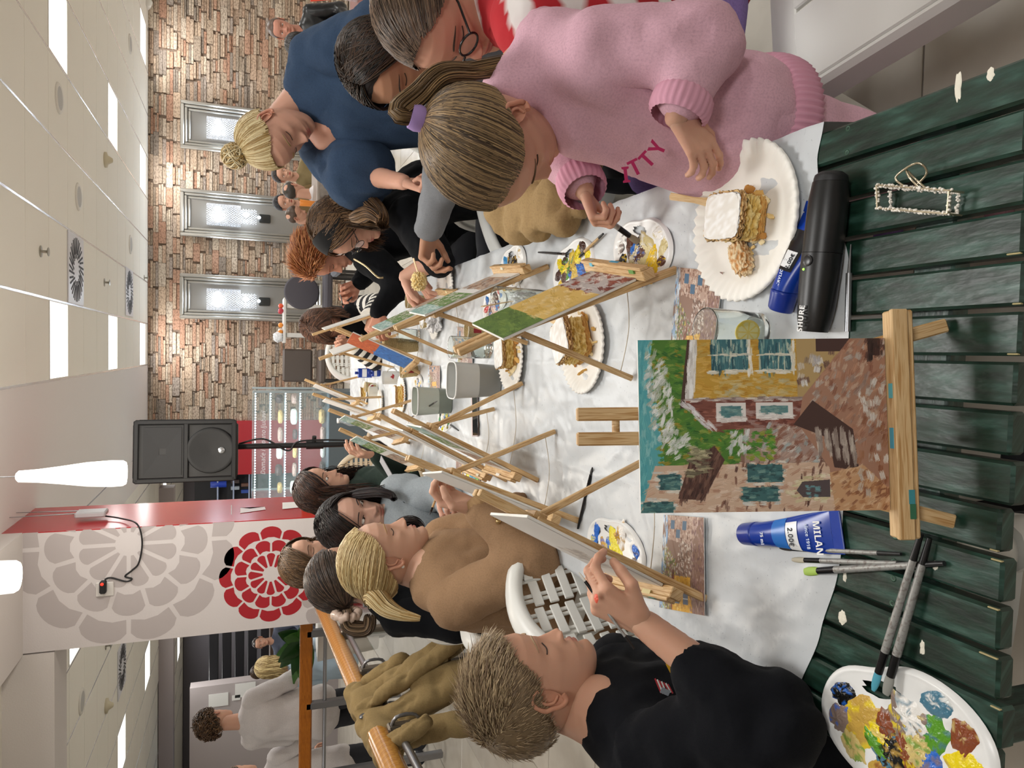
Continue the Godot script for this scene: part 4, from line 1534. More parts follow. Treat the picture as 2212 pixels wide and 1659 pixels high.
	palette_tray("palette of red, blue and white dabs behind the tall glass", on_t(1072, 655, 0.006), 0.062, 0.11, 0.15, ["c43028", "2a6cb4", "efece6", "5a3a34", "e0b0a0", "1c1c1c", "d8d0c4"], 45, 1.2)
	palette_tray("palette with bright blue paint and brown wells in front of the boy", on_t(1330, 1185, 0.006), 0.062, 0.115, 0.05, ["2a6cc4", "2f6fd0", "4a3430", "e8d820", "c8982c", "efece6", "6a4a40"], 46, 0.9)
	palette_tray("palette with yellow, green and black paint under the woman in denim's easel", on_t(1025, 1020, 0.006), 0.055, 0.1, 0.0, ["e8e020", "5aa834", "3a2420", "e8e4dc", "4aa0c8", "c8b46c"], 47, 1.1)
	palette_tray("palette with yellow and blue dabs between phone and tub", on_t(962, 905, 0.006), 0.05, 0.09, 0.1, ["e8d81c", "2a6cb4", "3c8c4c", "1c1c1c", "e8e4dc"], 48, 1.0)
	palette_tray("small palette of creamy dabs behind the grey green tub", on_t(905, 832, 0.006), 0.045, 0.075, 0.1, ["d8b868", "e8d090", "2a6cb4", "efece6"], 49, 0.9)

	# brushes
	brush("small silver brush with a dark pointed tip lying beside the open tube", on_t(1946, 1197, 0.004), on_t(1684, 1184, 0.007), 0.0032, "silver", "2a2624")
	brush("silver brush with a flat grey tip between two others", on_t(1992, 1219, 0.004), on_t(1711, 1209, 0.008), 0.0034, "silver", "b8b09c", 1.3)
	brush("thick silver brush with green paint on its flat tip", on_t(2040, 1217, 0.005), on_t(1738, 1235, 0.009), 0.0046, "silver", "a3c256", 1.6)
	brush("long paint-stained silver brush resting on the near palette", on_t(1990, 1152, 0.012), on_t(1886, 1492, 0.016), 0.0046, "silver", "4a9ab0", 1.2)
	brush("long clean silver brush resting on the near palette", on_t(2008, 1162, 0.006), on_t(1913, 1500, 0.016), 0.0048, "silver", "8a8a84", 1.5)
	brush("wooden-handled brush lying across the brown palette", on_t(1303, 505, 0.014), on_t(1250, 556, 0.014), 0.0034, "wood", "2a2420", 1.0)
	brush("short dark brush with its tip in the brown palette", on_t(1163, 545, 0.008), on_t(1222, 549, 0.014), 0.003, "black", "4a3a34", 1.2)
	brush("long black brush lying alone on the bare middle of the cloth", on_t(1248, 1142, 0.009), on_t(1280, 1010, 0.009), 0.0036, "black", "1a1a1a", 1.3)
	brush("brush leaning in the grey green tub", P(886, 903, 2.75), on_t(945, 866, 0.09), 0.003, "wood", "2a2420", 1.0)
	brush("black handled brush behind the phone", on_t(990, 930, 0.008), on_t(955, 905, 0.009), 0.003, "black", "3a3a3a", 1.0)

	# plates and cakes
	var pc := on_t(1618, 480, 0.005)
	paper_plate("large fluted paper plate with a custard slice beside the microphone", pc, 0.113)
	cream_slice("sugar-dusted custard slice on the plate beside the microphone", pc + Vector3(0.004, 0.002, 0.002), Vector3(0.062, 0.05, 0.078), -0.12, 3)
	var flake := MB.new()
	lumps(flake, Transform3D(Basis(Vector3(0.3, 1, 0).normalized(), 0.5), pc + Vector3(-0.052, 0.014, 0.002)), Vector3(0.052, 0.02, 0.03), 0.7, 0.35, 60.0, 4.0, 32, 16, [lin("c98a48"), lin("f0dcb4")], func(p, n, cols): return cols[0].lerp(cols[1], smooth01(-0.2, 0.3, n)))
	single("pastry_flake", "torn sheet of brown flaky pastry leaning on the slice by the microphone", "pastry", flake, mats["cake_skin"])
	wooden_fork("wooden fork stuck into the slice beside the microphone", P(1448, 424, 1.19), pc + Vector3(0.026, 0.034, -0.02))
	var p2 := on_t(1268, 748, 0.005)
	paper_plate("fluted paper plate with a tall custard slice in the middle of the cloth", p2, 0.1)
	cream_slice("tall custard slice with its side eaten, on the middle plate", p2 + Vector3(0.012, 0.002, -0.012), Vector3(0.085, 0.062, 0.075), 0.5, 13)
	wooden_fork("wooden fork lying on the tall custard slice", P(1188, 690, 1.6), p2 + Vector3(0.035, 0.05, 0.0))
	var p3 := on_t(1112, 772, 0.005)
	paper_plate("fluted paper plate with a small slice near the grey tub", p3, 0.09)
	cream_slice("small square custard slice with a sugar top near the grey tub", p3 + Vector3(0.01, 0.002, -0.01), Vector3(0.075, 0.045, 0.065), 0.2, 23)
	paper_plate("emptied oval paper plate with yellow crumbs before the headband woman", on_t(968, 622, 0.005), 0.085, 1.25)
	var p5 := on_t(872, 852, 0.005)
	paper_plate("paper plate with a long custard slice between mug and easels", p5, 0.085)
	cream_slice("long custard slice between the mug and the left easels", p5 + Vector3(-0.01, 0.002, 0), Vector3(0.09, 0.045, 0.06), 0.1, 33)
	var p6 := on_t(945, 690, 0.005)
	paper_plate("paper plate with a crumpled napkin behind the second easel", p6, 0.075)
	var nap := MB.new()
	lumps(nap, Transform3D(Basis.IDENTITY, p6 + Vector3(0.0, 0.035, 0.05)), Vector3(0.09, 0.07, 0.12), 0.9, 0.5, 34.0, 9.0, 40, 24)
	single("paper_napkin", "crumpled white napkin half on a plate behind the second easel", "napkin", nap, mat("napkin_paper", hx("e9e9ea"), 0.9))
	var p7 := on_t(792, 850, 0.005)
	paper_plate("small paper plate with a slice near the far end of the table", p7, 0.075)
	cream_slice("custard slice near the far end of the table", p7 + Vector3(0, 0.002, 0), Vector3(0.06, 0.04, 0.06), 0.4, 43)
	paper_plate("oval paper plate beside the paper cup near the fringe woman", on_t(826, 870, 0.005), 0.07)

	# glasses
	var gl := on_t(1640, 716, 0.006)
	tumbler("glass of water with a slice of lemon beside the near easel", gl, 0.026, 0.03, 0.09)
	var lem := thing("lemon_slice", "lemon slice in the glass beside the near easel", "lemon", gl + Vector3(-0.002, 0.024, 0.006))
	var lb := Basis(Vector3(0.2, 0, 1).normalized(), 0.4) * Basis(Vector3.RIGHT, 1.1)
	var l1 := MB.new()
	l1.lathe([Vector2(0.0, -0.002), Vector2(0.0165, -0.002), Vector2(0.0175, 0.0), Vector2(0.0165, 0.002), Vector2(0.0, 0.002)], 26, Transform3D(lb, Vector3.ZERO))
	obj(l1, mat("lemon_rind", hx("f0cf2a"), 0.4), "rind", lem)
	for k in 8:
		var s := MB.new()
		var a := TAU * k / 8
		s.prism(PackedVector2Array([Vector2(0.002, 0).rotated(a), Vector2(0.0135, 0).rotated(a - 0.3), Vector2(0.0148, 0).rotated(a), Vector2(0.0135, 0).rotated(a + 0.3)]), 0.0046, Transform3D(lb * Basis(Vector3.RIGHT, -PI / 2), lb * Vector3(0, -0.0023, 0)))
		obj(s, mat("lemon_flesh", hx("f6e58a"), 0.25), "segment", lem)
	var g2 := on_t(1185, 655, 0.006)
	tumbler("tall glass holding a napkin and a wooden stick", g2, 0.03, 0.034, 0.135)
	var n2 := MB.new()
	lumps(n2, Transform3D(Basis.IDENTITY, g2 + Vector3(0, 0.06, 0)), Vector3(0.044, 0.075, 0.044), 0.9, 0.4, 40.0, 2.0, 30, 18)
	single("paper_napkin", "napkin stuffed inside the tall glass", "napkin", n2, mats["napkin_paper"])
	wooden_fork("wooden stick standing in the tall glass", g2 + Vector3(-0.014, 0.165, 0.0), g2 + Vector3(0.014, 0.03, 0.004))
	tumbler("empty glass jar beside the grey tub", on_t(1058, 752, 0.006), 0.031, 0.033, 0.12, 0.05)
	tumbler("small glass near the cake with the napkin", on_t(905, 725, 0.006), 0.026, 0.03, 0.09)

	# tubs, mugs and cups
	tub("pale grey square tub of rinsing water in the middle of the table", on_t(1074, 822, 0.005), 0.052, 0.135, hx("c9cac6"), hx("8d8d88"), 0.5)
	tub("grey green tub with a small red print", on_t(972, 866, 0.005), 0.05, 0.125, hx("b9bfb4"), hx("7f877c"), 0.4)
	var cups := [["kraft paper cup with a red print before the headband woman", 916, 651, 0.031, 0.072], ["kraft paper cup behind the second easel", 952, 693, 0.031, 0.072], ["kraft paper cup beside the white mug", 902, 801, 0.031, 0.07], ["kraft paper cup near the fringe woman's easel", 822, 760, 0.03, 0.07], ["small kraft cup on the edge of the cake plate", 812, 836, 0.028, 0.06], ["kraft paper cup lying by the empty plates", 1048, 715, 0.026, 0.06]]
	for q: Array in cups:
		paper_cup(q[0], on_t(q[1], q[2], 0.005), q[3], q[4], 0.15)
	var stack := thing("cup_stack", "tall stack of kraft paper cups among the far easels", "paper cups", on_t(902, 748, 0.005))
	for k in 12:
		var s := MB.new()
		var y := k * 0.0068
		var base := 0.0 if k == 0 else 0.052
		s.lathe([Vector2(0.022 + base * 0.12, y + base), Vector2(0.031, y + 0.066), Vector2(0.0325, y + 0.0675), Vector2(0.031, y + 0.069), Vector2(0.028, y + 0.067), Vector2(0.022, y + 0.01 + base)], 24)
		obj(s, mats["kraft_paper"], "cup", stack)
	for q: Array in [["white mug with a red bird printed on its side", 862, 816, 0.031, 0.075, "d9d9d6"], ["white mug of pale coffee near the far end", 816, 846, 0.028, 0.05, "e0dccf"]]:
		var t := thing("coffee_mug", q[0], "mug", on_t(q[1], q[2], 0.005), "mugs")
		var r: float = q[3]
		var h: float = q[4]
		var b := MB.new()
		b.lathe([Vector2(0, 0.0005), Vector2(r * 0.85, 0.0005), Vector2(r, 0.004), Vector2(r, h), Vector2(r - 0.003, h), Vector2(r - 0.003, 0.006), Vector2(0, 0.006)], 32)
		obj(b, mat("mug_" + q[5], hx(q[5]), 0.2), "mug_body", t)
		b = MB.new()
		var hs := []
		for k in 9:
			var a := -PI / 2 + PI * k / 8
			hs.append(Vector3(r + cos(a) * 0.02, h * 0.5 + sin(a) * 0.022, 0).rotated(Vector3.UP, -0.5))
		b.tube(curve(hs, 2), 0.0034, 8)
		obj(b, mats["mug_" + q[5]], "handle", t)
		if h > 0.06:
			var lg := MB.new()
			lg.prism(PackedVector2Array([Vector2(-0.012, 0.0), Vector2(-0.004, -0.004), Vector2(0.006, -0.006), Vector2(0.014, 0.004), Vector2(0.006, 0.003), Vector2(0.002, 0.009), Vector2(-0.002, 0.014), Vector2(-0.006, 0.006)]), 0.0014, Transform3D(Basis(Vector3.UP, 0.2), Vector3(0.2 * r, h * 0.45, r * 0.985 - 0.0006)))
			obj(lg, mats["logo_red"], "red_print", t)
		else:
			var cf := MB.new()
			cf.lathe([Vector2(0, h - 0.01), Vector2(r - 0.003, h - 0.01)], 24)
			cf.v.reverse()
			obj(cf, mat("pale_coffee", hx("c9b48c"), 0.2), "coffee", t)

	build_small_items()

func build_small_items() -> void:
	# microphone
	var a := on_t(1797, 372, 0.024)
	var b := on_t(1757, 716, 0.024)
	var mic := thing("microphone", "black handheld microphone lying where cloth meets bare slats", "microphone", (a + b) * 0.5)
	var d := b - a
	var black := mat("mic_black", hx("141415"), 0.38)
	var seg := func(f0: float, f1: float, rs: Array, m: Material, called: String) -> void:
		var mb := MB.new()
		var pts := PackedVector3Array()
		for k in rs.size():
			pts.append(a + d * lerpf(f0, f1, float(k) / (rs.size() - 1)))
		mb.tube(pts, rs, 28)
		part(mic, called, mb, m)
	seg.call(0.0, 0.06, [0.013, 0.0185, 0.0195, 0.0195], mat("mic_cap", hx("1b1b1d"), 0.5), "end_cap")
	seg.call(0.062, 0.5, [0.0205, 0.0228, 0.0232, 0.0232, 0.0232], black, "upper_body")
	seg.call(0.503, 1.0, [0.0236, 0.0236, 0.0234, 0.0228, 0.0222, 0.0205, 0.017], black, "lower_body")
	var dn := d.normalized()
	var sd := dn.cross(Vector3.UP).normalized()
	var top := sd.cross(dn).normalized()
	var on_mic := func(f: float, ang: float) -> Vector3: return a + d * f + (top * cos(ang) + sd * sin(ang)) * 0.0237
	var bt := MB.new()
	bt.ball(on_mic.call(0.555, -0.1), Vector3(0.007, 0.0016, 0.007), 16, Basis(dn, (top * cos(-0.1) + sd * sin(-0.1)).normalized(), dn.cross(top * cos(-0.1) + sd * sin(-0.1)).normalized()))
	part(mic, "power_button", bt, mat("mic_button", hx("262628"), 0.3))
	var led := MB.new()
	led.ball(on_mic.call(0.61, 0.1), Vector3.ONE * 0.0016, 10)
	part(mic, "status_light", led, glow("led_green", hx("a8ff60"), 1.5))
	var ta := -0.12
	var tn: Vector3 = top * cos(ta) + sd * sin(ta)
	var cross := dn.cross(tn)
	text_part(mic, "SHURE", 0.0075, Transform3D(Basis(-cross, -dn, tn).orthonormalized() * Basis(Vector3.BACK, PI / 2), on_mic.call(0.92, ta) + tn * 0.0004), mat("ink_white", hx("e6e6e6"), 0.4), true)
	# tubes
	flat_tube("blue tube of acrylic paint with a price sticker beside the painting", on_t(1626, 1152, 0.004), on_t(1822, 1150, 0.004), 0.016, 0.026, [["MILAN", 0.8, 0.006, 0.0095, "f2f2f2", "across"], ["since 1918", 0.72, 0.004, 0.0042, "cfdcf2", "across"], ["2.00€", 0.585, 0.004, 0.007, "20242c", "across"], ["75 ml", 0.33, 0.005, 0.0045, "e6ecf6", "across"]], [[0.42, 0.54, 0.35, 2.8, "2f74c8"], [0.545, 0.64, 0.3, 2.3, "eceef0"]])
	flat_tube("blue and black tube of acrylic paint lying along the microphone", on_t(1706, 672, 0.004), on_t(1772, 440, 0.004), 0.017, 0.024, [["2,00€", 0.47, 0.004, 0.006, "20242c", "along"], ["ACRYLIC", 0.3, 0.002, 0.004, "dfe6f6", "along"]], [[0.38, 0.75, 0.9, 2.5, "121418"], [0.41, 0.56, 1.15, 2.2, "eceef0"]])
	# slim steel tool beside the microphone
	var st := thing("steel_scraper", "slim steel modelling tool lying along the microphone", "tool", on_t(1832, 640, 0.006))
	var m1 := MB.new()
	m1.tube(PackedVector3Array([on_t(1831, 716, 0.006), on_t(1834, 590, 0.006)]), 0.0036, 10)
	part(st, "handle", m1, mat("steel", hx("9a9ca0"), 0.3, 0.8))
	m1 = MB.new()
	m1.tube(PackedVector3Array([on_t(1834, 590, 0.006), on_t(1838, 528, 0.004)]), [0.0022, 0.0008], 8)
	part(st, "tip", m1, mats["steel"])
	# hair clip
	var hc := on_t(1975, 440, 0.0)
	var clip := thing("hair_clip", "rectangular hair claw covered in small pearls on the bare slats", "hair clip", hc)
	var p0 := on_t(1895, 400, 0.022)
	var p1 := on_t(2052, 412, 0.022)
	var p2 := on_t(2048, 462, 0.02)
	var p3 := on_t(1897, 450, 0.02)
	rng.seed = 8
	var gold := mat("clip_metal", hx("c9bda4"), 0.25, 0.9)
	for lv in 2:
		var bd := MB.new()
		var q := [p0, p1, p2, p3]
		for k in 4:
			var u: Vector3 = q[k]
			var w: Vector3 = q[(k + 1) % 4]
			if lv == 1:
				u = u.lerp((p0 + p2) * 0.5, 0.06) - Vector3(0, 0.016, 0)
				w = w.lerp((p0 + p2) * 0.5, 0.06) - Vector3(0, 0.016, 0)
			var n := int(u.distance_to(w) / 0.0021)
			for j in n:
				for row in 2:
					bd.ball(u.lerp(w, float(j) / n) + Vector3(rng.randf_range(-0.0016, 0.0016), rng.randf_range(-0.001, 0.0015), rng.randf_range(-0.0016, 0.0016)), Vector3.ONE * rng.randf_range(0.0011, 0.0018), 6)
		var bo := part(clip, "pearl_rim", bd, mat("pearl", hx("efe9df"), 0.2))
		bo.set_meta("kind", "stuff")
	for k in 4:
		var q := [p0, p1, p2, p3]
		var fb := MB.new()
		fb.bar(q[k], q[(k + 1) % 4], 0.0045, 0.002, Vector3.UP, 0.0004)
		part(clip, "frame_bar", fb, gold)
		fb = MB.new()
		fb.bar(q[k], q[k] - Vector3(0, 0.019, 0), 0.002, 0.002, Vector3.RIGHT, 0.0004)
		part(clip, "post", fb, gold)
	for k in 2:
		var wb := MB.new()
		var s: Vector3 = p0.lerp(p1, 0.42 + 0.2 * k)
		wb.tube(curve([s, s + Vector3(0.012, 0.006, -0.008), s + Vector3(0.022, 0.002, 0.014 - 0.03 * k), s + Vector3(0.012, -0.008, 0.018 - 0.03 * k), s + Vector3(0, -0.01, 0.0)], 5), 0.0013, 6)
		part(clip, "lever", wb, gold)
	# prints, phone and small far things
	sheet("photo_print", "printed photo of old stone and yellow houses under the lemon glass", "photograph", [Vector2(1462, 577), Vector2(1444, 800), Vector2(1535, 800), Vector2(1562, 588)].map(func(q): return q), photo_print("print_one", 21, false))
	sheet("photo_print", "printed photo of a yellow house and trees in front of the boy", "photograph", [Vector2(1522, 1330), Vector2(1520, 1118), Vector2(1434, 1112), Vector2(1424, 1312)].map(func(q): return q), photo_print("print_two", 22, true))
	sheet("photo_print", "printed photo lying by the jar and the napkin", "photograph", [Vector2(985, 705), Vector2(985, 860), Vector2(1020, 850), Vector2(1020, 712)], mats["print_one"])
	sheet("photo_print", "printed photo under the left far easels", "photograph", [Vector2(985, 1030), Vector2(985, 985), Vector2(1010, 985), Vector2(1010, 1030)], mats["print_two"])
	sheet("photo_print", "green-edged printed photo behind the grey green tub", "photograph", [Vector2(925, 790), Vector2(925, 845), Vector2(950, 845), Vector2(950, 790)], mats["print_one"])
	sheet("photo_print", "printed photo before the fringe woman", "photograph", [Vector2(790, 765), Vector2(790, 815), Vector2(806, 815), Vector2(806, 765)], mats["print_two"])
	var ph := thing("smartphone", "black smartphone lying face up in the middle of the cloth", "phone", on_t(1024, 897, 0.008))
	var bx := MB.new()
	bx.box(on_t(1026, 897, 0.008), Vector3(0.132, 0.007, 0.06), 0.0025, Basis(Vector3.UP, 0.12))
	part(ph, "phone_case", bx, mat("phone_case", hx("cbb8b8"), 0.4))
	bx = MB.new()
	bx.box(on_t(1026, 897, 0.0118), Vector3(0.124, 0.0008, 0.053), 0.0002, Basis(Vector3.UP, 0.12))
	part(ph, "phone_glass", bx, mat("phone_glass", hx("16181a"), 0.06))
	for q: Array in [["blue tube of paint standing on its crimped end near the fringe woman", 805, 806, 0.026, 0.085], ["blue paint tube behind the paper cup of the headband woman", 890, 690, 0.024, 0.06], ["blue tube by the mug at the far end", 822, 806, 0.018, 0.05]]:
		var t := thing("paint_tube", q[0], "paint tube", on_t(q[1], q[2], 0.005), "tubes of acrylic paint")
		var m := MB.new()
		m.box(Vector3(0, q[4] * 0.5, 0), Vector3(q[3] * 2.0, q[4], 0.014), 0.005)
		obj(m, mats["tube_blue"], "tube_body", t)
		m = MB.new()
		m.box(Vector3(0, q[4] * 0.55, 0.0072), Vector3(q[3] * 1.7, q[4] * 0.3, 0.0006), 0.0)
		obj(m, mat("band_eceef0", hx("eceef0"), 0.3), "sticker", t)
		m = MB.new()
		m.lathe([Vector2(0, 0), Vector2(0.008, 0.0), Vector2(0.008, 0.014), Vector2(0, 0.014)], 14, Transform3D(Basis.IDENTITY, Vector3(0, q[4], 0)))
		obj(m, mats["tube_cap"], "cap", t)
	# egg carton used as a palette on the right bank
	var eg := thing("egg_tray", "small palette tray with round wells before the red-haired woman", "palette", on_t(872, 625, 0.006))
	for k in 4:
		var m := MB.new()
		m.ball(Vector3(0, 0.012, k * 0.028 - 0.04), Vector3(0.013, 0.012, 0.013), 12)
		obj(m, mats["palette_plastic"], "well", eg)
	var sl := MB.new()
	sl.box(Vector3(-0.016, 0.014, 0), Vector3(0.05, 0.003, 0.12), 0.001)
	obj(sl, mats["palette_plastic"], "tray", eg)
	var wb := thing("water_bottle", "clear plastic bottle of water among the far easels", "bottle", on_t(796, 908, 0.005))
	var bt2 := MB.new()
	bt2.lathe([Vector2(0, 0.001), Vector2(0.03, 0.001), Vector2(0.032, 0.01), Vector2(0.03, 0.06), Vector2(0.032, 0.11), Vector2(0.014, 0.15), Vector2(0.013, 0.165), Vector2(0.0, 0.165)], 24)
	obj(bt2, glass("bottle_plastic", Color(0.85, 0.92, 0.95), 0.2), "bottle_body", wb)
	var bc := MB.new()
	bc.lathe([Vector2(0, 0.165), Vector2(0.015, 0.165), Vector2(0.015, 0.18), Vector2(0, 0.18)], 18)
	obj(bc, mat("bottle_cap", hx("d8dadc"), 0.4), "cap", wb)


# ---------------------------------------------------------------- bodies: a distance field meshed as surface nets
class Sdf:
	var o: Vector3
	var h: float
	var nx: int
	var ny: int
	var nz: int
	var f := PackedFloat32Array()

	func _init(lo: Vector3, hi: Vector3, cell: float) -> void:
		o = lo
		h = cell
		nx = int((hi.x - lo.x) / h) + 2
		ny = int((hi.y - lo.y) / h) + 2
		nz = int((hi.z - lo.z) / h) + 2
		f.resize(nx * ny * nz)
		f.fill(1.0)

	func cap(a: Vector3, b: Vector3, ra: float, rb: float, k := 0.03, ax := Vector3.ZERO, sc := 1.0, cut := false) -> void:
		var m := maxf(ra, rb) * maxf(sc, 1.0) + k + h * 2.0
		var lo := (a.min(b) - Vector3.ONE * m - o) / h
		var hi := (a.max(b) + Vector3.ONE * m - o) / h
		var x0 := maxi(0, int(lo.x))
		var y0 := maxi(0, int(lo.y))
		var z0 := maxi(0, int(lo.z))
		var x1 := mini(nx - 1, int(hi.x) + 1)
		var y1 := mini(ny - 1, int(hi.y) + 1)
		var z1 := mini(nz - 1, int(hi.z) + 1)
		var ba := b - a
		var fl := sc != 1.0
		var g := 1.0 - 1.0 / sc
		if fl:
			ba -= ax * (ba.dot(ax) * g)
		var bb := maxf(ba.dot(ba), 1e-9)
		var dr := rb - ra
		for x in range(x0, x1 + 1):
			for y in range(y0, y1 + 1):
				var at := (x * ny + y) * nz
				var q0 := Vector3(x * h + o.x - a.x, y * h + o.y - a.y, o.z - a.z)
				for z in range(z0, z1 + 1):
					var q := q0
					q.z += z * h
					if fl:
						q -= ax * (q.dot(ax) * g)
					var t := clampf(q.dot(ba) / bb, 0.0, 1.0)
					var d := (q - ba * t).length() - ra - dr * t
					var c := f[at + z]
					if cut:
						f[at + z] = maxf(c, -d)
					elif d < c + k:
						var w := maxf(k - absf(c - d), 0.0)
						f[at + z] = minf(c, d) - w * w / (4.0 * k)

	func mesh(mb: MB) -> void:
		var id := PackedInt32Array()
		id.resize(f.size())
		id.fill(-1)
		var sx := ny * nz
		var lim := h * 2.6
		for x in nx - 1:
			for y in ny - 1:
				var at := (x * ny + y) * nz
				for z in nz - 1:
					var i := at + z
					var a := f[i]
					if a > lim or a < -lim:
						continue
					var c := [a, f[i + 1], f[i + nz], f[i + nz + 1], f[i + sx], f[i + sx + 1], f[i + sx + nz], f[i + sx + nz + 1]]
					var n := 0
					for q: float in c:
						if q < 0.0:
							n += 1
					if n == 0 or n == 8:
						continue
					var p := Vector3.ZERO
					var cnt := 0
					for e: Array in [[0, 1], [2, 3], [4, 5], [6, 7], [0, 2], [1, 3], [4, 6], [5, 7], [0, 4], [1, 5], [2, 6], [3, 7]]:
						var u: float = c[e[0]]
						var w: float = c[e[1]]
						if (u < 0.0) != (w < 0.0):
							var t := u / (u - w)
							var i0: int = e[0]
							var i1: int = e[1]
							p += Vector3(i0 >> 2, (i0 >> 1) & 1, i0 & 1).lerp(Vector3(i1 >> 2, (i1 >> 1) & 1, i1 & 1), t)
							cnt += 1
					var g := Vector3(c[4] + c[5] + c[6] + c[7] - c[0] - c[1] - c[2] - c[3], c[2] + c[3] + c[6] + c[7] - c[0] - c[1] - c[4] - c[5], c[1] + c[3] + c[5] + c[7] - c[0] - c[2] - c[4] - c[6])
					id[i] = mb.vert(o + (Vector3(x, y, z) + p / cnt) * h, g.normalized())
					if x > 0 and y > 0 and z > 0:
						if (a < 0.0) != (c[1] < 0.0):
							quad(mb, id[i], id[i - sx], id[i - sx - nz], id[i - nz], a < 0.0)
						if (a < 0.0) != (c[2] < 0.0):
							quad(mb, id[i], id[i - 1], id[i - sx - 1], id[i - sx], a < 0.0)
						if (a < 0.0) != (c[4] < 0.0):
							quad(mb, id[i], id[i - nz], id[i - nz - 1], id[i - 1], a < 0.0)

	func quad(mb: MB, a: int, b: int, c: int, d: int, out: bool) -> void:
		if a < 0 or b < 0 or c < 0 or d < 0:
			return
		if out:
			mb.tri(a, b, c)
			mb.tri(a, c, d)
		else:
			mb.tri(a, c, b)
			mb.tri(a, d, c)

func wrinkle(mb: MB, from: int, amp: float, freq: float, sd: float, dir := Vector3(1, 1, 1)) -> void:   # folds in cloth, pushed along the normals
	var n := FastNoiseLite.new()
	n.seed = int(sd)
	n.frequency = 1.0
	n.fractal_octaves = 2
	n.fractal_gain = 0.4
	for k in range(from, mb.v.size()):
		var p: Vector3 = mb.v[k] * freq * dir
		var d := n.get_noise_3d(p.x, p.y, p.z)
		mb.v[k] += mb.n[k] * amp * (d - 0.6 * absf(d)) * 1.6
	resmooth(mb, from)

func resmooth(mb: MB, from: int) -> void:
	var acc := PackedVector3Array()
	acc.resize(mb.v.size())
	for k in range(0, mb.i.size(), 3):
		var a := mb.i[k]
		if a < from:
			continue
		var b := mb.i[k + 2]
		var c := mb.i[k + 1]
		var nn := (mb.v[b] - mb.v[a]).cross(mb.v[c] - mb.v[a])
		acc[a] += nn
		acc[b] += nn
		acc[c] += nn
	for k in range(from, mb.v.size()):
		if acc[k].length_squared() > 0.0:
			mb.n[k] = acc[k].normalized()


# ---------------------------------------------------------------- heads
const HW := [[0.0, 0.07], [0.03, 0.135], [0.08, 0.185], [0.15, 0.238], [0.22, 0.272], [0.3, 0.3], [0.4, 0.325], [0.5, 0.34], [0.58, 0.347], [0.68, 0.352], [0.78, 0.337], [0.86, 0.296], [0.93, 0.225], [0.98, 0.125], [1.0, 0.005]]
const HF := [[0.0, 0.33], [0.03, 0.392], [0.08, 0.41], [0.15, 0.4], [0.22, 0.41], [0.3, 0.395], [0.4, 0.388], [0.5, 0.385], [0.58, 0.405], [0.68, 0.41], [0.78, 0.375], [0.86, 0.31], [0.93, 0.215], [0.98, 0.1], [1.0, -0.03]]
const HB := [[0.0, 0.22], [0.03, 0.1], [0.08, 0.0], [0.15, -0.1], [0.22, -0.2], [0.3, -0.28], [0.4, -0.34], [0.5, -0.385], [0.58, -0.41], [0.68, -0.43], [0.78, -0.42], [0.86, -0.375], [0.93, -0.29], [0.98, -0.17], [1.0, -0.05]]
const NOSE := [[0.27, 0.0], [0.3, 0.035], [0.318, 0.088], [0.34, 0.118], [0.37, 0.105], [0.42, 0.07], [0.48, 0.034], [0.53, 0.018], [0.57, 0.0]]

func tab(t: Array, x: float) -> float:
	if x <= t[0][0]:
		return t[0][1]
	for k in range(1, t.size()):
		if x <= t[k][0]:
			var f: float = (x - t[k - 1][0]) / (t[k][0] - t[k - 1][0])
			var m0: float = t[k - 1][1]
			var m1: float = t[k][1]
			return lerpf(m0, m1, f)
	return t[t.size() - 1][1]

func g2(x: float, t: float, x0: float, t0: float, sx: float, st: float) -> float:
	var a := (x - x0) / sx
	var b := (t - t0) / st
	return exp(-a * a - b * b)

func head_pt(a: float, t: float, w: float, zf: float, zb: float, child: float) -> Vector3:   # in head heights, centre at eye level
	var ca := cos(a)
	var sa := sin(a)
	var z0 := lerpf(zb, zf, 0.45)
	var x := w * signf(sa) * pow(absf(sa), 0.88)
	var z := z0 + ((zf - z0) if ca > 0.0 else (z0 - zb)) * signf(ca) * pow(absf(ca), 0.9)
	if ca > 0.05:
		var ax := absf(x)
		var f := smooth01(0.05, 0.4, ca)
		var d := 0.0
		var nw := lerpf(0.062, 0.034, smooth01(0.33, 0.45, t))
		d += tab(NOSE, t) * exp(-pow(ax / nw, 2.0)) * lerpf(1.0, 0.78, child)
		d += 0.04 * g2(ax, t, 0.055, 0.322, 0.026, 0.022)                 # nostrils
		d -= 0.04 * g2(ax, t, 0.14, 0.497, 0.075, 0.042)                  # eye sockets
		d += 0.024 * g2(ax, t, 0.145, 0.497, 0.05, 0.024)                 # lids
		d += 0.014 * g2(ax, t, 0.15, 0.565, 0.09, 0.022)                  # brows
		d += 0.018 * g2(ax, t, 0.21, 0.41, 0.07, 0.05)                    # cheeks
		d += 0.026 * g2(ax, t, 0.0, 0.228, 0.085, 0.016)                  # upper lip
		d += 0.028 * g2(ax, t, 0.0, 0.186, 0.07, 0.018)                   # lower lip
		d -= 0.02 * g2(ax, t, 0.0, 0.208, 0.1, 0.006)                     # mouth
		d -= 0.018 * g2(ax, t, 0.0, 0.148, 0.1, 0.016)
		d += 0.02 * g2(ax, t, 0.0, 0.08, 0.075, 0.04)                     # chin
		d -= 0.012 * g2(ax, t, 0.0, 0.26, 0.018, 0.02)
		z += d * f
	return Vector3(x, t - 0.5, z)

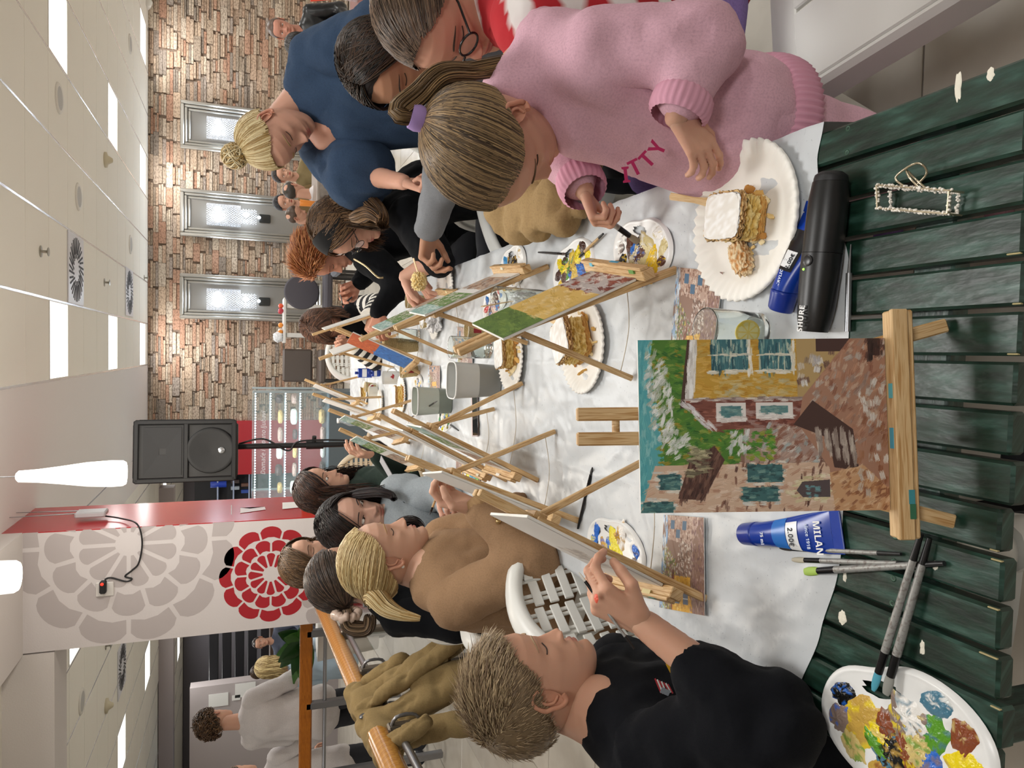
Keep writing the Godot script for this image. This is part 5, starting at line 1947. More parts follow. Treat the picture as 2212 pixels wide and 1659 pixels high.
func head(mb: MB, xf: Transform3D, H: float, skin: Color, lips: Color, child: float, res: float) -> void:
	var nc := int(132 * res)
	var nr := int(84 * res)
	var rows := []
	var cols := []
	for r in nr + 1:
		var t := float(r) / nr
		t = clampf(t, 0.0005, 0.9995)
		var w := tab(HW, t)
		var zf := tab(HF, t)
		var zb := tab(HB, t)
		var row := PackedVector3Array()
		var cr := PackedColorArray()
		for k in nc:
			var s := 1.0 - 2.0 * k / nc
			var a := s / 0.7 * PI * 0.5 if absf(s) < 0.7 else signf(s) * (PI * 0.5 + (absf(s) - 0.7) / 0.3 * PI * 0.5)
			var p := head_pt(a, t, w, zf, zb, child)
			row.append(xf * (p * H))
			var c := skin
			if p.z > 0.2:
				var ax := absf(p.x)
				var lp := maxf(g2(ax, t, 0.0, 0.226, 0.105, 0.017), g2(ax, t, 0.0, 0.188, 0.09, 0.02))
				c = c.lerp(lips, smooth01(0.35, 0.75, lp))
			cr.append(c)
		rows.append(row)
		cols.append(cr)
	mb.grid(rows, true, false, Vector2.ONE, cols)

func face_at(xf: Transform3D, H: float, x: float, t: float, out: float, child: float) -> Vector3:   # a spot on the front of the face
	var w := tab(HW, t)
	var zf := tab(HF, t)
	var zb := tab(HB, t)
	var a := asin(clampf(pow(absf(x) / w, 1.0 / 0.88), 0.0, 0.99)) * signf(x)
	var p := head_pt(a, t, w, zf, zb, child)
	return xf * ((p + Vector3(0, 0, out)) * H)

func ear(mb: MB, xf: Transform3D, H: float, side: float) -> void:
	var at := func(u: float, v: float, d: float) -> Vector3:   # u towards the back, v up, d outwards
		return xf * (Vector3(side * (0.335 + d + 0.14 * maxf(u, 0.0)), v, 0.06 - u) * H)
	var pts := []
	var rr := []
	for k in 15:
		var a := -2.2 + 4.6 * k / 14.0      # from the lobe round the back to the front of the rim
		var ru := 0.075 if a > 0.0 else 0.06
		pts.append(at.call(0.055 + cos(a) * ru + 0.01 * sin(a), 0.0 + sin(a) * 0.135, 0.03))
		rr.append(0.016 if k > 3 else 0.022)
	var cp := curve(pts, 2)
	var radii := []
	for k in cp.size():
		radii.append(lerpf(0.022, 0.013, float(k) / cp.size()) * H)
	mb.tube(cp, radii, 8)
	var inner := []
	for r in 5:
		var f := 1.0 - r / 4.0
		var row := PackedVector3Array()
		for k in 16:
			var a := side * TAU * k / 16
			row.append(at.call(0.055 + cos(a) * 0.066 * f, sin(a) * 0.122 * f, 0.022 - 0.022 * (1.0 - f * f)))
		inner.append(row)
	mb.grid(inner, true, false)
	var c2 := curve([at.call(0.02, -0.07, 0.02), at.call(0.07, -0.04, 0.026), at.call(0.085, 0.03, 0.026), at.call(0.06, 0.085, 0.022)], 4)
	mb.tube(c2, 0.011 * H, 6)


# ---------------------------------------------------------------- hair
const HE := Vector3(0.382, 0.436, 0.464)      # half axes of the hair's dome, in head heights
const HC := Vector3(0.0, 0.09, -0.02)

func dome(d: Vector3, off: float) -> Vector3:
	var n := d.normalized()
	var k := 1.0 / sqrt(n.x * n.x / (HE.x * HE.x) + n.y * n.y / (HE.y * HE.y) + n.z * n.z / (HE.z * HE.z))
	return HC + n * k * (1.0 + off)

func dir_at(deg: float, elev: float) -> Vector3:   # 0 front, 90 to the person's left (x), elevation in degrees
	var a := deg_to_rad(deg)
	var e := deg_to_rad(elev)
	return Vector3(sin(a) * cos(e), sin(e), cos(a) * cos(e))

func hairline(deg: float, line: Array) -> float:
	return tab(line, absf(wrapf(deg, -180.0, 180.0)))

const LINE_WOMAN := [[0, 42], [25, 38], [48, 18], [70, 2], [88, -2], [100, -12], [125, -32], [180, -40]]
const LINE_BOY := [[0, 36], [30, 33], [50, 20], [68, -2], [84, -4], [98, -14], [125, -36], [180, -44]]

func hair_cap(mb: MB, xf: Transform3D, H: float, line: Array, off: float, rise := 0.0) -> void:
	var rows := []
	for r in 20:
		var f := r / 19.0
		var row := PackedVector3Array()
		for k in 64:
			var deg := 180.0 - 360.0 * k / 64
			var e := lerpf(hairline(deg, line), 89.9, f)
			var o := lerpf(-0.06, off, smooth01(0.0, 0.14, f))
			o += rise * smooth01(0.2, 0.8, f)
			row.append(xf * (dome(dir_at(deg, e), o + 0.008 * nz.get_noise_2d(deg * 3.0, e * 0.6)) * H))
		rows.append(row)
	mb.grid(rows, true)

func arc(a: Vector3, b: Vector3, f: float) -> Vector3:
	return a.normalized().slerp(b.normalized(), f)

func shade_of(c0: Color, c1: Color) -> Color:
	var f := rng.randf()
	return c0.lerp(c1, f * f if rng.randf() < 0.6 else f)

func hair_tied(mb: MB, xf: Transform3D, H: float, line: Array, tie: Vector3, off: float, n: int, w: float, c0: Color, c1: Color) -> void:
	for k in n:
		var deg := rng.randf_range(-180.0, 180.0)
		var e := hairline(deg, line) + pow(rng.randf(), 1.6) * 46.0
		var d0 := dir_at(deg, minf(e, 88.0))
		if d0.dot(tie) > 0.97:
			continue
		var pts := PackedVector3Array()
		var jit := rng.randf_range(-0.02, 0.035)
		for q in 9:
			var f := q / 8.0
			var d := arc(d0, tie, f * 0.985)
			pts.append(xf * (dome(d, off + jit * sin(f * PI) + 0.03 * sin(f * PI)) * H))
		mb.col = shade_of(c0, c1)
		mb.strand(pts, w, (pts[4] - xf.origin).normalized())

func lock(mb: MB, ps: Array, r0: float, r1: float, n: int, w: float, c0: Color, c1: Color, wave := 0.0, flat := 1.0) -> void:   # a bundle of strands along a curve
	var g := curve(ps, 6)
	var m := g.size()
	for k in n:
		var a := rng.randf() * TAU
		var rr := sqrt(rng.randf())
		var pts := PackedVector3Array()
		var ph := rng.randf() * TAU
		var stop := m if rng.randf() < 0.6 else m - rng.randi_range(1, 4)
		for q in range(0, stop):
			var f := float(q) / (m - 1)
			var t := (g[mini(q + 1, m - 1)] - g[maxi(q - 1, 0)]).normalized()
			var x := t.cross(Vector3(0.3, 0.5, 0.8)).normalized()
			var y := t.cross(x)
			var rad := lerpf(r0, r1, f) * lerpf(1.0, 0.85 + 0.3 * sin(f * PI), 0.5) * (0.55 + 0.45 * smooth01(0.0, 0.25, f))
			pts.append(g[q] + x * cos(a) * rr * rad + y * sin(a) * rr * rad * flat + y * wave * sin(f * 9.0 + ph * 0.3) * f)
		if pts.size() < 3:
			continue
		mb.col = shade_of(c0, c1)
		mb.strand(pts, w, (g[m / 2] + (pts[pts.size() / 2] - g[m / 2]) * 2.0 - g[m / 2]).normalized() if pts[pts.size() / 2].distance_to(g[m / 2]) > 1e-5 else Vector3.UP)

func hair_loose(mb: MB, xf: Transform3D, H: float, line: Array, part_deg: float, n: int, w: float, c0: Color, c1: Color, length: float, spread := 0.12, wave := 0.01, front := 35.0, off := 0.05) -> void:
	# strands from the crown's parting over the dome, then hanging down
	var down := xf.basis.inverse() * Vector3.DOWN
	for k in n:
		var side := -1.0 if rng.randf() < 0.5 else 1.0
		var root := dir_at(part_deg, lerpf(52.0, 88.0, rng.randf())) if rng.randf() < 0.7 else dir_at(180.0, rng.randf_range(50.0, 88.0))
		var deg := side * rng.randf_range(front, 180.0)
		var edge := dir_at(deg, rng.randf_range(-38.0, 4.0))
		var o := off + rng.randf_range(-0.01, 0.05)
		var pts := PackedVector3Array()
		for q in 8:
			pts.append(xf * (dome(arc(root, edge, q / 7.0), o + 0.05 * sin(q / 7.0 * 2.4)) * H))
		var last := pts[7]
		var out := (last - xf.origin)
		out.y = 0.0
		out = out.normalized()
		var l := length * rng.randf_range(0.75, 1.05)
		var ph := rng.randf() * TAU
		for q in range(1, 8):
			var f := q / 7.0
			pts.append(last + Vector3.DOWN * l * f + out * (spread * sin(f * 2.2) * l * 0.4 + wave * sin(f * 8.0 + ph)) + Vector3(sin(ph), 0, cos(ph)) * 0.006 * f)
		mb.col = shade_of(c0, c1)
		mb.strand(pts, w, out)

func hair_short(mb: MB, xf: Transform3D, H: float, line: Array, n: int, w: float, c0: Color, c1: Color, length: float, flow: Vector3, off := 0.0, curl := 0.0, lift := 0.5) -> void:
	for k in n:
		var deg := rng.randf_range(-180.0, 180.0)
		var lo := hairline(deg, line)
		var u := rng.randf()
		var e := rad_to_deg(asin(lerpf(sin(deg_to_rad(lo)), 1.0, u)))
		var d := dir_at(deg, e)
		var tg := (flow - d * flow.dot(d))
		if tg.length() < 0.05:
			tg = d.cross(Vector3.RIGHT)
		tg = (tg.normalized() + Vector3(rng.randfn(), rng.randfn(), rng.randfn()) * 0.2).normalized()
		var l := length * rng.randf_range(0.6, 1.2) * lerpf(0.35, 1.0, smooth01(0.0, 0.45, u))
		var p0 := dome(d, -0.02 + off)
		var pts := PackedVector3Array()
		var cx := Vector3(rng.randfn(), rng.randfn(), rng.randfn()).normalized()
		for q in 5:
			var f := q / 4.0
			var p := p0 + (tg * f + d * (lift * f - lift * 0.5 * f * f)) * l
			if curl > 0.0:
				p += (d.cross(cx) * sin(f * 6.0) + d * (1.0 - cos(f * 6.0)) * 0.6) * curl
			pts.append(xf * (p * H))
		mb.col = shade_of(c0, c1)
		mb.strand(pts, w, xf.basis * d)


# ---------------------------------------------------------------- hands
func hand(mb: MB, wrist: Vector3, dir: Vector3, palm: Vector3, thumb_side: float, size: float, pose: String, cell: float) -> void:
	# dir: from wrist to knuckles, palm: the way the palm faces; thumb_side: +1 if the thumb lies towards dir x palm
	var D := dir.normalized()
	var N := (palm - D * palm.dot(D)).normalized()
	var S := D.cross(N) * thumb_side
	var u := size / 0.18          # an adult hand is 0.18 m long
	var m := 0.12 * u
	var mid := wrist + D * 0.085 * u
	var s := Sdf.new(mid - Vector3.ONE * m, mid + Vector3.ONE * m, cell)
	var kn := []
	for k in 4:
		kn.append(wrist + (D * [0.088, 0.092, 0.087, 0.078][k] + S * [0.029, 0.0095, -0.0095, -0.027][k]) * u)
	for k in 4:
		s.cap(wrist + (D * 0.012 + S * [0.014, 0.005, -0.005, -0.013][k]) * u, kn[k], 0.0135 * u, 0.0108 * u, 0.012 * u)
	var curls: Array = {"relaxed": [[0.35, 0.5, 0.3], [0.45, 0.55, 0.35], [0.5, 0.6, 0.4], [0.55, 0.6, 0.4]], "pinch": [[0.75, 0.85, 0.3], [0.85, 0.95, 0.4], [1.0, 1.2, 0.6], [1.1, 1.3, 0.7]], "fist": [[1.3, 1.6, 0.9], [1.35, 1.65, 0.9], [1.4, 1.65, 0.9], [1.4, 1.6, 0.9]], "flat": [[0.12, 0.18, 0.1], [0.12, 0.18, 0.1], [0.15, 0.2, 0.1], [0.2, 0.2, 0.1]], "hold": [[0.95, 1.05, 0.45], [1.05, 1.15, 0.6], [1.15, 1.3, 0.7], [1.2, 1.35, 0.7]]}[pose]
	var lens := [[0.041, 0.026, 0.02], [0.045, 0.029, 0.021], [0.042, 0.027, 0.02], [0.033, 0.021, 0.018]]
	for k in 4:
		var p: Vector3 = kn[k]
		var ang := 0.0
		for j in 3:
			ang += curls[k][j]
			var fan: float = [0.06, 0.0, -0.05, -0.12][k] * (1.0 if pose in ["flat", "relaxed"] else 0.3)
			var dd := (D * cos(ang) + N * sin(ang) + S * fan).normalized()
			var q: Vector3 = p + dd * lens[k][j] * u
			var r0: float = [0.0092, 0.0084, 0.0078][j] * u
			s.cap(p, q, r0, r0 * 0.92, 0.0045 * u)
			p = q
	var tb := wrist + (D * 0.024 + S * 0.02 + N * 0.004) * u
	var t1 := tb + (D * 0.03 + S * 0.026 + N * 0.014) * u
	var td1 := (D * 0.75 + S * 0.3 + N * 0.35).normalized()
	if pose in ["pinch", "hold", "fist"]:
		td1 = (D * 0.85 - S * 0.1 + N * 0.75).normalized()
	var t2 := t1 + td1 * 0.03 * u
	var t3 := t2 + (td1 + (N * 0.25 - S * 0.25 if pose != "flat" else Vector3.ZERO)).normalized() * 0.024 * u
	s.cap(tb, t1, 0.0145 * u, 0.0112 * u, 0.01 * u)
	s.cap(t1, t2, 0.0108 * u, 0.0098 * u, 0.004 * u)
	s.cap(t2, t3, 0.0098 * u, 0.0082 * u, 0.004 * u)
	s.mesh(mb)


# ---------------------------------------------------------------- people
func skin_mat() -> StandardMaterial3D:
	if mats.has("skin"):
		return mats["skin"]
	var m := mat("skin", Color.WHITE, 0.5, 0.0, true)
	m.metallic_specular = 0.35
	tri_normal(m, noise_tex("skinbump", 0.12, true, [], FastNoiseLite.TYPE_SIMPLEX_SMOOTH, 3, 2.0), Vector3.ONE * 9.0, 0.18)
	m.subsurf_scatter_enabled = true
	m.subsurf_scatter_strength = 0.12
	m.subsurf_scatter_skin_mode = true
	return m

func hair_mat() -> StandardMaterial3D:
	if mats.has("hair"):
		return mats["hair"]
	var m := mat("hair", Color.WHITE, 0.42, 0.0, true)
	m.metallic_specular = 0.45
	return m

func head_frame(center: Vector3, face: Vector3, up: Vector3) -> Transform3D:
	var z := face.normalized()
	var y := (up - z * up.dot(z)).normalized()
	return Transform3D(Basis(y.cross(z), y, z), center)

func box_of(ps: Array, m: float) -> Array:
	var lo: Vector3 = ps[0]
	var hi: Vector3 = ps[0]
	for p: Vector3 in ps:
		lo = lo.min(p)
		hi = hi.max(p)
	return [lo - Vector3.ONE * m, hi + Vector3.ONE * m]

# d: label, head centre hd, face, up, H, skin, joints neck sl sr el er wl wr hip (person's left and right), cloth, sleeve (0 shoulder .. 1 elbow .. 2 wrist), looks
func person(d: Dictionary) -> Dictionary:
	var H: float = d.get("H", 0.215)
	var xf := head_frame(d.hd, d.face, d.get("up", Vector3.UP))
	var child: float = d.get("child", 0.0)
	var sk := lin(d.skin)
	var lips := lin(d.get("lips", "b06a5c"))
	var res: float = d.get("res", 1.0)
	var hip: Vector3 = d.hip
	var foot := Vector3(hip.x, 0.0, hip.z)
	var t := thing("person", d.label, "person", foot)
	var neck: Vector3 = d.neck
	var sl: Vector3 = d.sl
	var sr: Vector3 = d.sr
	var el: Vector3 = d.el
	var er: Vector3 = d.er
	var wl: Vector3 = d.wl
	var wr: Vector3 = d.wr
	var k: float = d.get("build", 1.0)
	var cell: float = d.get("cell", 0.012)
	var cross := (sl - sr).normalized()
	# skin: head, neck, chest, arms and hands in one mesh
	var b := MB.new()
	b.col = sk
	head(b, xf, H, sk, lips, child, res)
	if d.get("ears", true):
		b.col = sk * Color(1.0, 0.86, 0.82)
		ear(b, xf, H, 1.0)
		ear(b, xf, H, -1.0)
	b.col = sk
	var bb := box_of([xf.origin - xf.basis.y * H * 0.5, neck, sl, sr, el, er, wl, wr], 0.13 * k)
	var s := Sdf.new(bb[0], bb[1], cell)
	var jaw := xf * (Vector3(0, -0.3, -0.07) * H)
	s.cap(jaw, neck, 0.235 * H * d.get("neckw", 1.0), 0.27 * H * d.get("neckw", 1.0), 0.03)
	s.cap(neck, neck.lerp(hip, 0.2), 0.25 * H, 0.05 * k, 0.02)
	for q: Array in [[sl, el, wl], [sr, er, wr]]:
		s.cap(neck.lerp(hip, 0.12), q[0], 0.02 * k, 0.024 * k, 0.02)
		s.cap(q[0], q[1], 0.04 * k, 0.038 * k, 0.02)
		s.cap(q[1], q[2], 0.038 * k, 0.024 * k, 0.015)
	s.mesh(b)
	var hs: float = d.get("hand", 0.165)
	var hc: float = d.get("hcell", 0.0038)
	for q: Array in [["hl", wl, el, 1.0], ["hr", wr, er, -1.0]]:
		if not d.has(q[0]):
			continue
		var h: Array = d[q[0]]   # direction, palm, pose
		hand(b, q[1], h[0], h[1], q[3], hs, h[2], hc)
	part(t, "body", b, skin_mat())
	# clothes
	var top: float = d.get("sleeve", 2.0)
	var th: float = d.get("loose", 1.0)
	var chest := neck.lerp(hip, 0.3)
	var waist := neck.lerp(hip, 0.72)
	if d.has("waist"):
		waist = d.waist
	var fwd := cross.cross((neck - hip).normalized()).normalized()
	var c := MB.new()
	bb = box_of([neck, sl, sr, hip], 0.2 * k * th)
	s = Sdf.new(bb[0], bb[1], cell)
	var tw: float = d.get("tw", 1.45)
	s.cap(chest, waist, 0.108 * k * th, 0.1 * k * th, 0.06, cross, tw)
	s.cap(waist, hip, 0.1 * k * th, 0.125 * k * th, 0.06, cross, tw)
	s.cap(neck.lerp(chest, d.get("open", 0.12)), chest, 0.3 * H * d.get("neckw", 1.0), 0.1 * k * th, 0.04, cross, lerpf(1.0, tw, 0.5))
	if d.has("bust"):
		for q: float in [-1.0, 1.0]:
			s.cap(chest.lerp(waist, 0.25) + cross * q * 0.062 * k + fwd * d.bust, chest.lerp(waist, 0.3) + cross * q * 0.06 * k + fwd * d.bust, 0.062 * k, 0.062 * k, 0.05)
	if d.get("collar", 0.0) > 0.0:
		s.cap(neck + (jaw - neck) * d.collar, neck - Vector3(0, 0.03, 0), 0.3 * H, 0.33 * H, 0.03)
	for q: Array in [[sl, el, wl], [sr, er, wr]]:
		s.cap(neck.lerp(q[0], 0.35) - Vector3(0, 0.02, 0), q[0], 0.06 * k * th, 0.06 * k * th, 0.06)
	for q: Array in d.get("extra", []):
		s.cap(q[0], q[1], q[2], q[3], q[4] if q.size() > 4 else 0.04)
	for q: Array in d.get("cuts", []):
		s.cap(q[0], q[1], q[2], q[3], 0.01, Vector3.ZERO, 1.0, true)
	s.mesh(c)
	for q: Array in [[sl, el, wl], [sr, er, wr]]:   # sleeves, so that they crease against the body
		bb = box_of([q[0], q[1], q[2]], 0.13 * k * th * d.get("cuff", 1.0))
		s = Sdf.new(bb[0], bb[1], cell)
		var e: Vector3 = q[0].lerp(q[1], minf(top, 1.0))
		s.cap(q[0], e, 0.066 * k * th, 0.053 * k * th * d.get("cuff", 1.0), 0.035)
		if top > 1.0:
			s.cap(q[1], q[1].lerp(q[2], top - 1.0), 0.053 * k * th, 0.038 * k * th * d.get("cuff", 1.0), 0.03)
		s.mesh(c)
	wrinkle(c, 0, d.get("fold", 0.008) * 0.75, d.get("foldf", 7.0) * 1.2, d.get("seed", 1), d.get("folddir", Vector3(1, 0.6, 1)))
	wrinkle(c, 0, d.get("fold", 0.008) * 0.16, d.get("foldf", 7.0) * 3.5, d.get("seed", 1) + 5, d.get("folddir", Vector3(0.6, 1, 0.8)))
	var clothes := part(t, d.get("garment", "sweater"), c, d.cloth)
	# legs
	if d.get("legs", "sit") != "none":
		var lm := MB.new()
		var f2 := Vector3(fwd.x, 0, fwd.z).normalized()
		if d.has("sitdir"):
			f2 = d.sitdir
		var side := Vector3.UP.cross(f2)
		bb = box_of([hip + f2 * 0.55, hip - f2 * 0.2, Vector3(hip.x, 0.0, hip.z), hip + side * 0.3, hip - side * 0.3], 0.12)
		s = Sdf.new(bb[0], bb[1], 0.016)
		for q: float in [-1.0, 1.0]:
			var h0 := hip + side * q * 0.085 * k
			var kn := h0 + f2 * 0.42 * k + Vector3(0, 0.02, 0)
			var ft := Vector3(kn.x, 0.07, kn.z) + f2 * 0.02
			if d.get("legs", "sit") == "stand":
				kn = Vector3(h0.x, hip.y * 0.5, h0.z) + f2 * 0.03
				ft = Vector3(h0.x, 0.07, h0.z)
			s.cap(h0, kn, 0.085 * k, 0.062 * k, 0.03)
			s.cap(kn, ft, 0.06 * k, 0.042 * k, 0.02)
			s.cap(ft - Vector3(0, 0.03, 0), ft + f2 * 0.13 - Vector3(0, 0.038, 0), 0.04 * k, 0.03 * k, 0.03)
		s.mesh(lm)
		wrinkle(lm, 0, 0.005, 8.0, 4)
		part(t, "trousers", lm, d.get("trousers", mat("dark_trousers", hx("23242a"), 0.85)))
	# face details
	if d.get("face_on", true):
		var eyes: String = d.get("eyes", "down")
		var lash := MB.new()
		var brow := MB.new()
		var ball := MB.new()
		for q: float in [-1.0, 1.0]:
			var pts := []
			for j in 7:
				var x := lerpf(0.075, 0.215, j / 6.0)
				var lift := (0.012 if eyes == "open" else -0.014) * sin(j / 6.0 * PI) + 0.004 * j / 6.0
				pts.append(face_at(xf, H, q * x, 0.49 + lift, 0.004, child))
			lash.tube(curve(pts, 2), 0.0055 * H, 5)
			pts = []
			for j in 6:
				var x := lerpf(0.06, 0.24, j / 5.0)
				pts.append(face_at(xf, H, q * x, 0.572 + 0.022 * sin((j + 1) / 6.0 * PI), 0.002, child))
			brow.tube(curve(pts, 2), [0.009 * H, 0.013 * H, 0.014 * H, 0.014 * H, 0.013 * H, 0.013 * H, 0.012 * H, 0.011 * H, 0.009 * H, 0.007 * H, 0.004 * H], 5, true, 0.6)
			if eyes == "open":
				var ec := face_at(xf, H, q * 0.145, 0.492, -0.034, child)
				ball.col = lin("e6e0da")
				ball.ball(ec, Vector3(0.062, 0.034, 0.05) * H, 12, xf.basis)
				ball.col = lin("3a2a1e")
				var look: Vector3 = d.get("look", Vector3(0, -0.1, 1))
				ball.ball(ec + xf.basis * (Vector3(look.x * 0.04, look.y * 0.03, 0.037) * H), Vector3(0.022, 0.022, 0.018) * H, 10, xf.basis)
		part(t, "lashes", lash, mat("lashes", hx("3a2c26"), 0.6))
		part(t, "brows", brow, mat("brow_" + d.get("brow", "5a4030"), hx(d.get("brow", "5a4030")), 0.8))
		if eyes == "open":
			part(t, "eyes", ball, mat("eyes", Color.WHITE, 0.15, 0.0, true))
	return {"t": t, "xf": xf, "H": H}


# ---------------------------------------------------------------- the people of the workshop
func hair_part(p: Dictionary, m: MB, called := "hair") -> void:
	part(p.t, called, m, hair_mat())

func ring_band(t: Node3D, a: Vector3, b: Vector3, r: float, ribs: int, m: Material, called: String, ax := Vector3.ZERO, sc := 1.0) -> void:   # knitted cuff or hem
	var d := (b - a).normalized()
	var x := d.cross(Vector3(0.2, 0.3, 0.9)).normalized()
	if sc != 1.0:
		x = (ax - d * ax.dot(d)).normalized()
	var y := d.cross(x)
	var rows := []
	var n := ribs * 4
	for q in 7:
		var f := q / 6.0
		var row := PackedVector3Array()
		for k in n:
			var an := TAU * k / n
			var rr := r * (1.0 + 0.06 * sin(f * PI)) * (1.0 + 0.02 * sin(an * ribs))
			if q == 0 or q == 6:
				rr *= 0.9
			row.append(a.lerp(b, f) + x * cos(an) * rr * sc + y * sin(an) * rr)
		rows.append(row)
	var mb := MB.new()
	mb.grid(rows, true)
	part(t, called, mb, m)

func spectacles(p: Dictionary, col: String, r: float) -> void:
	var m := MB.new()
	var xf: Transform3D = p.xf
	var H: float = p.H
	var lens := MB.new()
	for q: float in [-1.0, 1.0]:
		var pts := PackedVector3Array()
		var face := []
		for k in 21:
			var a := TAU * k / 20
			var v := xf * (Vector3(q * 0.155 + cos(a) * 0.115, -0.015 + sin(a) * 0.085, 0.455 - 0.03 * absf(cos(a) * q + 1.0) * 0.5) * H)
			pts.append(v)
			if k < 20:
				face.append(v)
		m.tube(pts, r, 6, false)
		lens.face(face)
		m.tube(PackedVector3Array([xf * (Vector3(q * 0.275, 0.01, 0.43) * H), xf * (Vector3(q * 0.36, 0.02, 0.2) * H), xf * (Vector3(q * 0.365, 0.02, -0.08) * H), xf * (Vector3(q * 0.36, -0.06, -0.14) * H)]), r, 6)
	m.tube(curve([xf * (Vector3(-0.045, 0.0, 0.47) * H), xf * (Vector3(0, 0.015, 0.485) * H), xf * (Vector3(0.045, 0.0, 0.47) * H)], 4), r, 6)
	var t := thing("spectacles", p.spec_label, "spectacles", xf.origin)
	part(t, "frame", m, mat("frame_" + col, hx(col), 0.25))
	part(t, "lenses", lens, glass("spectacle_lens", Color(0.9, 0.92, 0.95), 0.06))

func build_boy() -> void:
	var black := cloth("black_tee", hx("16171b"), 260.0, 0.5)
	var p := person({"label": "boy in a black top with a yellow print, painting at the left", "hd": P(1148, 1492, 1.13), "face": Vector3(0.93, -0.2, -0.22), "up": Vector3(0.12, 1, -0.05), "H": 0.2, "child": 0.8, "skin": "cf9f86", "lips": "b8756a", "neck": P(1305, 1540, 1.11),
		"sr": P(1400, 1625, 1.03), "er": P(1665, 1560, 0.91), "wr": P(1392, 1348, 0.985), "sl": P(1345, 1450, 1.24), "el": P(1600, 1480, 1.25), "wl": P(1740, 1500, 1.2), "hip": Vector3(-0.66, 0.5, -0.9), "build": 0.86, "cloth": black, "garment": "sweatshirt", "sleeve": 1.5, "cuff": 1.25, "loose": 1.12, "fold": 0.009, "foldf": 9.0,
		"hr": [Vector3(0.35, 0.6, -0.25), Vector3(0.5, -0.5, -0.75), "pinch"], "hl": [Vector3(0.8, -0.1, 0.2), Vector3(0, -1, 0), "flat"], "hand": 0.145, "hcell": 0.0032, "brow": "a08668", "sitdir": Vector3(1, 0, 0), "cell": 0.009, "open": 0.2, "seed": 3, "neckw": 0.95})
	var xf: Transform3D = p.xf
	rng.seed = 100
	var h := MB.new()
	h.col = lin("7d6950")
	hair_cap(h, xf, p.H, LINE_BOY, 0.015, 0.02)
	hair_short(h, xf, p.H, LINE_BOY, 7000, 0.0007, lin("6e5a44"), lin("b89f7c"), 0.085, Vector3(0.0, -0.6, 0.9), 0.0, 0.0, 0.25)
	hair_short(h, xf, p.H, [[0, 36], [30, 33], [50, 24], [80, 30], [120, 30], [180, 30]], 4200, 0.0008, lin("86705a"), lin("d6bf98"), 0.17, Vector3(-0.25, 0.1, 1.0), 0.03, 0.0, 0.3)
	hair_part(p, h)
	# prints on the chest
	var chest := MB.new()
	var nrm := (EYE - P(1480, 1450, 1.0)).normalized()
	var ps := [[1440, 1410], [1452, 1408], [1470, 1425], [1490, 1455], [1503, 1482], [1500, 1492], [1478, 1490], [1452, 1462], [1438, 1435]]
	var pg := PackedVector3Array()
	for q: Array in ps:
		pg.append(P(q[0], q[1], 1.005))
	chest.fan(pg)
	part(p.t, "yellow_print", chest, mat("print_yellow", hx("e0ae24"), 0.7), "yellow bun print with seed rings")
	for k in 7:
		var rg := MB.new()
		var c := P([1447, 1455, 1462, 1470, 1480, 1488, 1475][k], [1425, 1436, 1448, 1440, 1470, 1480, 1462][k], 1.003)
		var ring := PackedVector3Array()
		for j in 11:
			ring.append(c + CR * cos(TAU * j / 10) * 0.0018 + CD * sin(TAU * j / 10) * 0.0018)
		rg.tube(ring, 0.0004, 4, false)
		part(p.t, "seed_ring", rg, mat("print_ink", hx("4a3410"), 0.7))
	for k in 7:
		var st := MB.new()
		var a := P(1415 + k * 4.6, 1466 + k * 2.0, 1.012)
		var b := P(1428 + k * 4.2, 1484 + k * 2.3 if k > 3 else 1497 + k * 1.2, 1.012)
		st.bar(a, b, 0.0021, 0.0006, CR + CD * 0.6, 0.0)
		part(p.t, "flag_stripe", st, mat("flag_red", hx("b03038"), 0.8) if k % 2 == 0 else mat("flag_white", hx("e0dcd8"), 0.8))
	var cn := MB.new()
	cn.bar(P(1428, 1490, 1.011), P(1446, 1498, 1.011), 0.008, 0.0006, CR, 0.0)
	part(p.t, "flag_canton", cn, mat("flag_grey", hx("8a9098"), 0.8))
	brush("thin silver brush held by the boy in black", P(1370, 1402, 0.97), P(1250, 1236, 1.0), 0.0024, "silver", "c9c5ba", 1.0)
	var pd := MB.new()
	blob(pd, P(1288, 1292, 0.955), 0.006, 0.006, 0.002, 4)
	part(p.t, "paint_spot", pd, mat("spot_red", hx("d8553c"), 0.5))

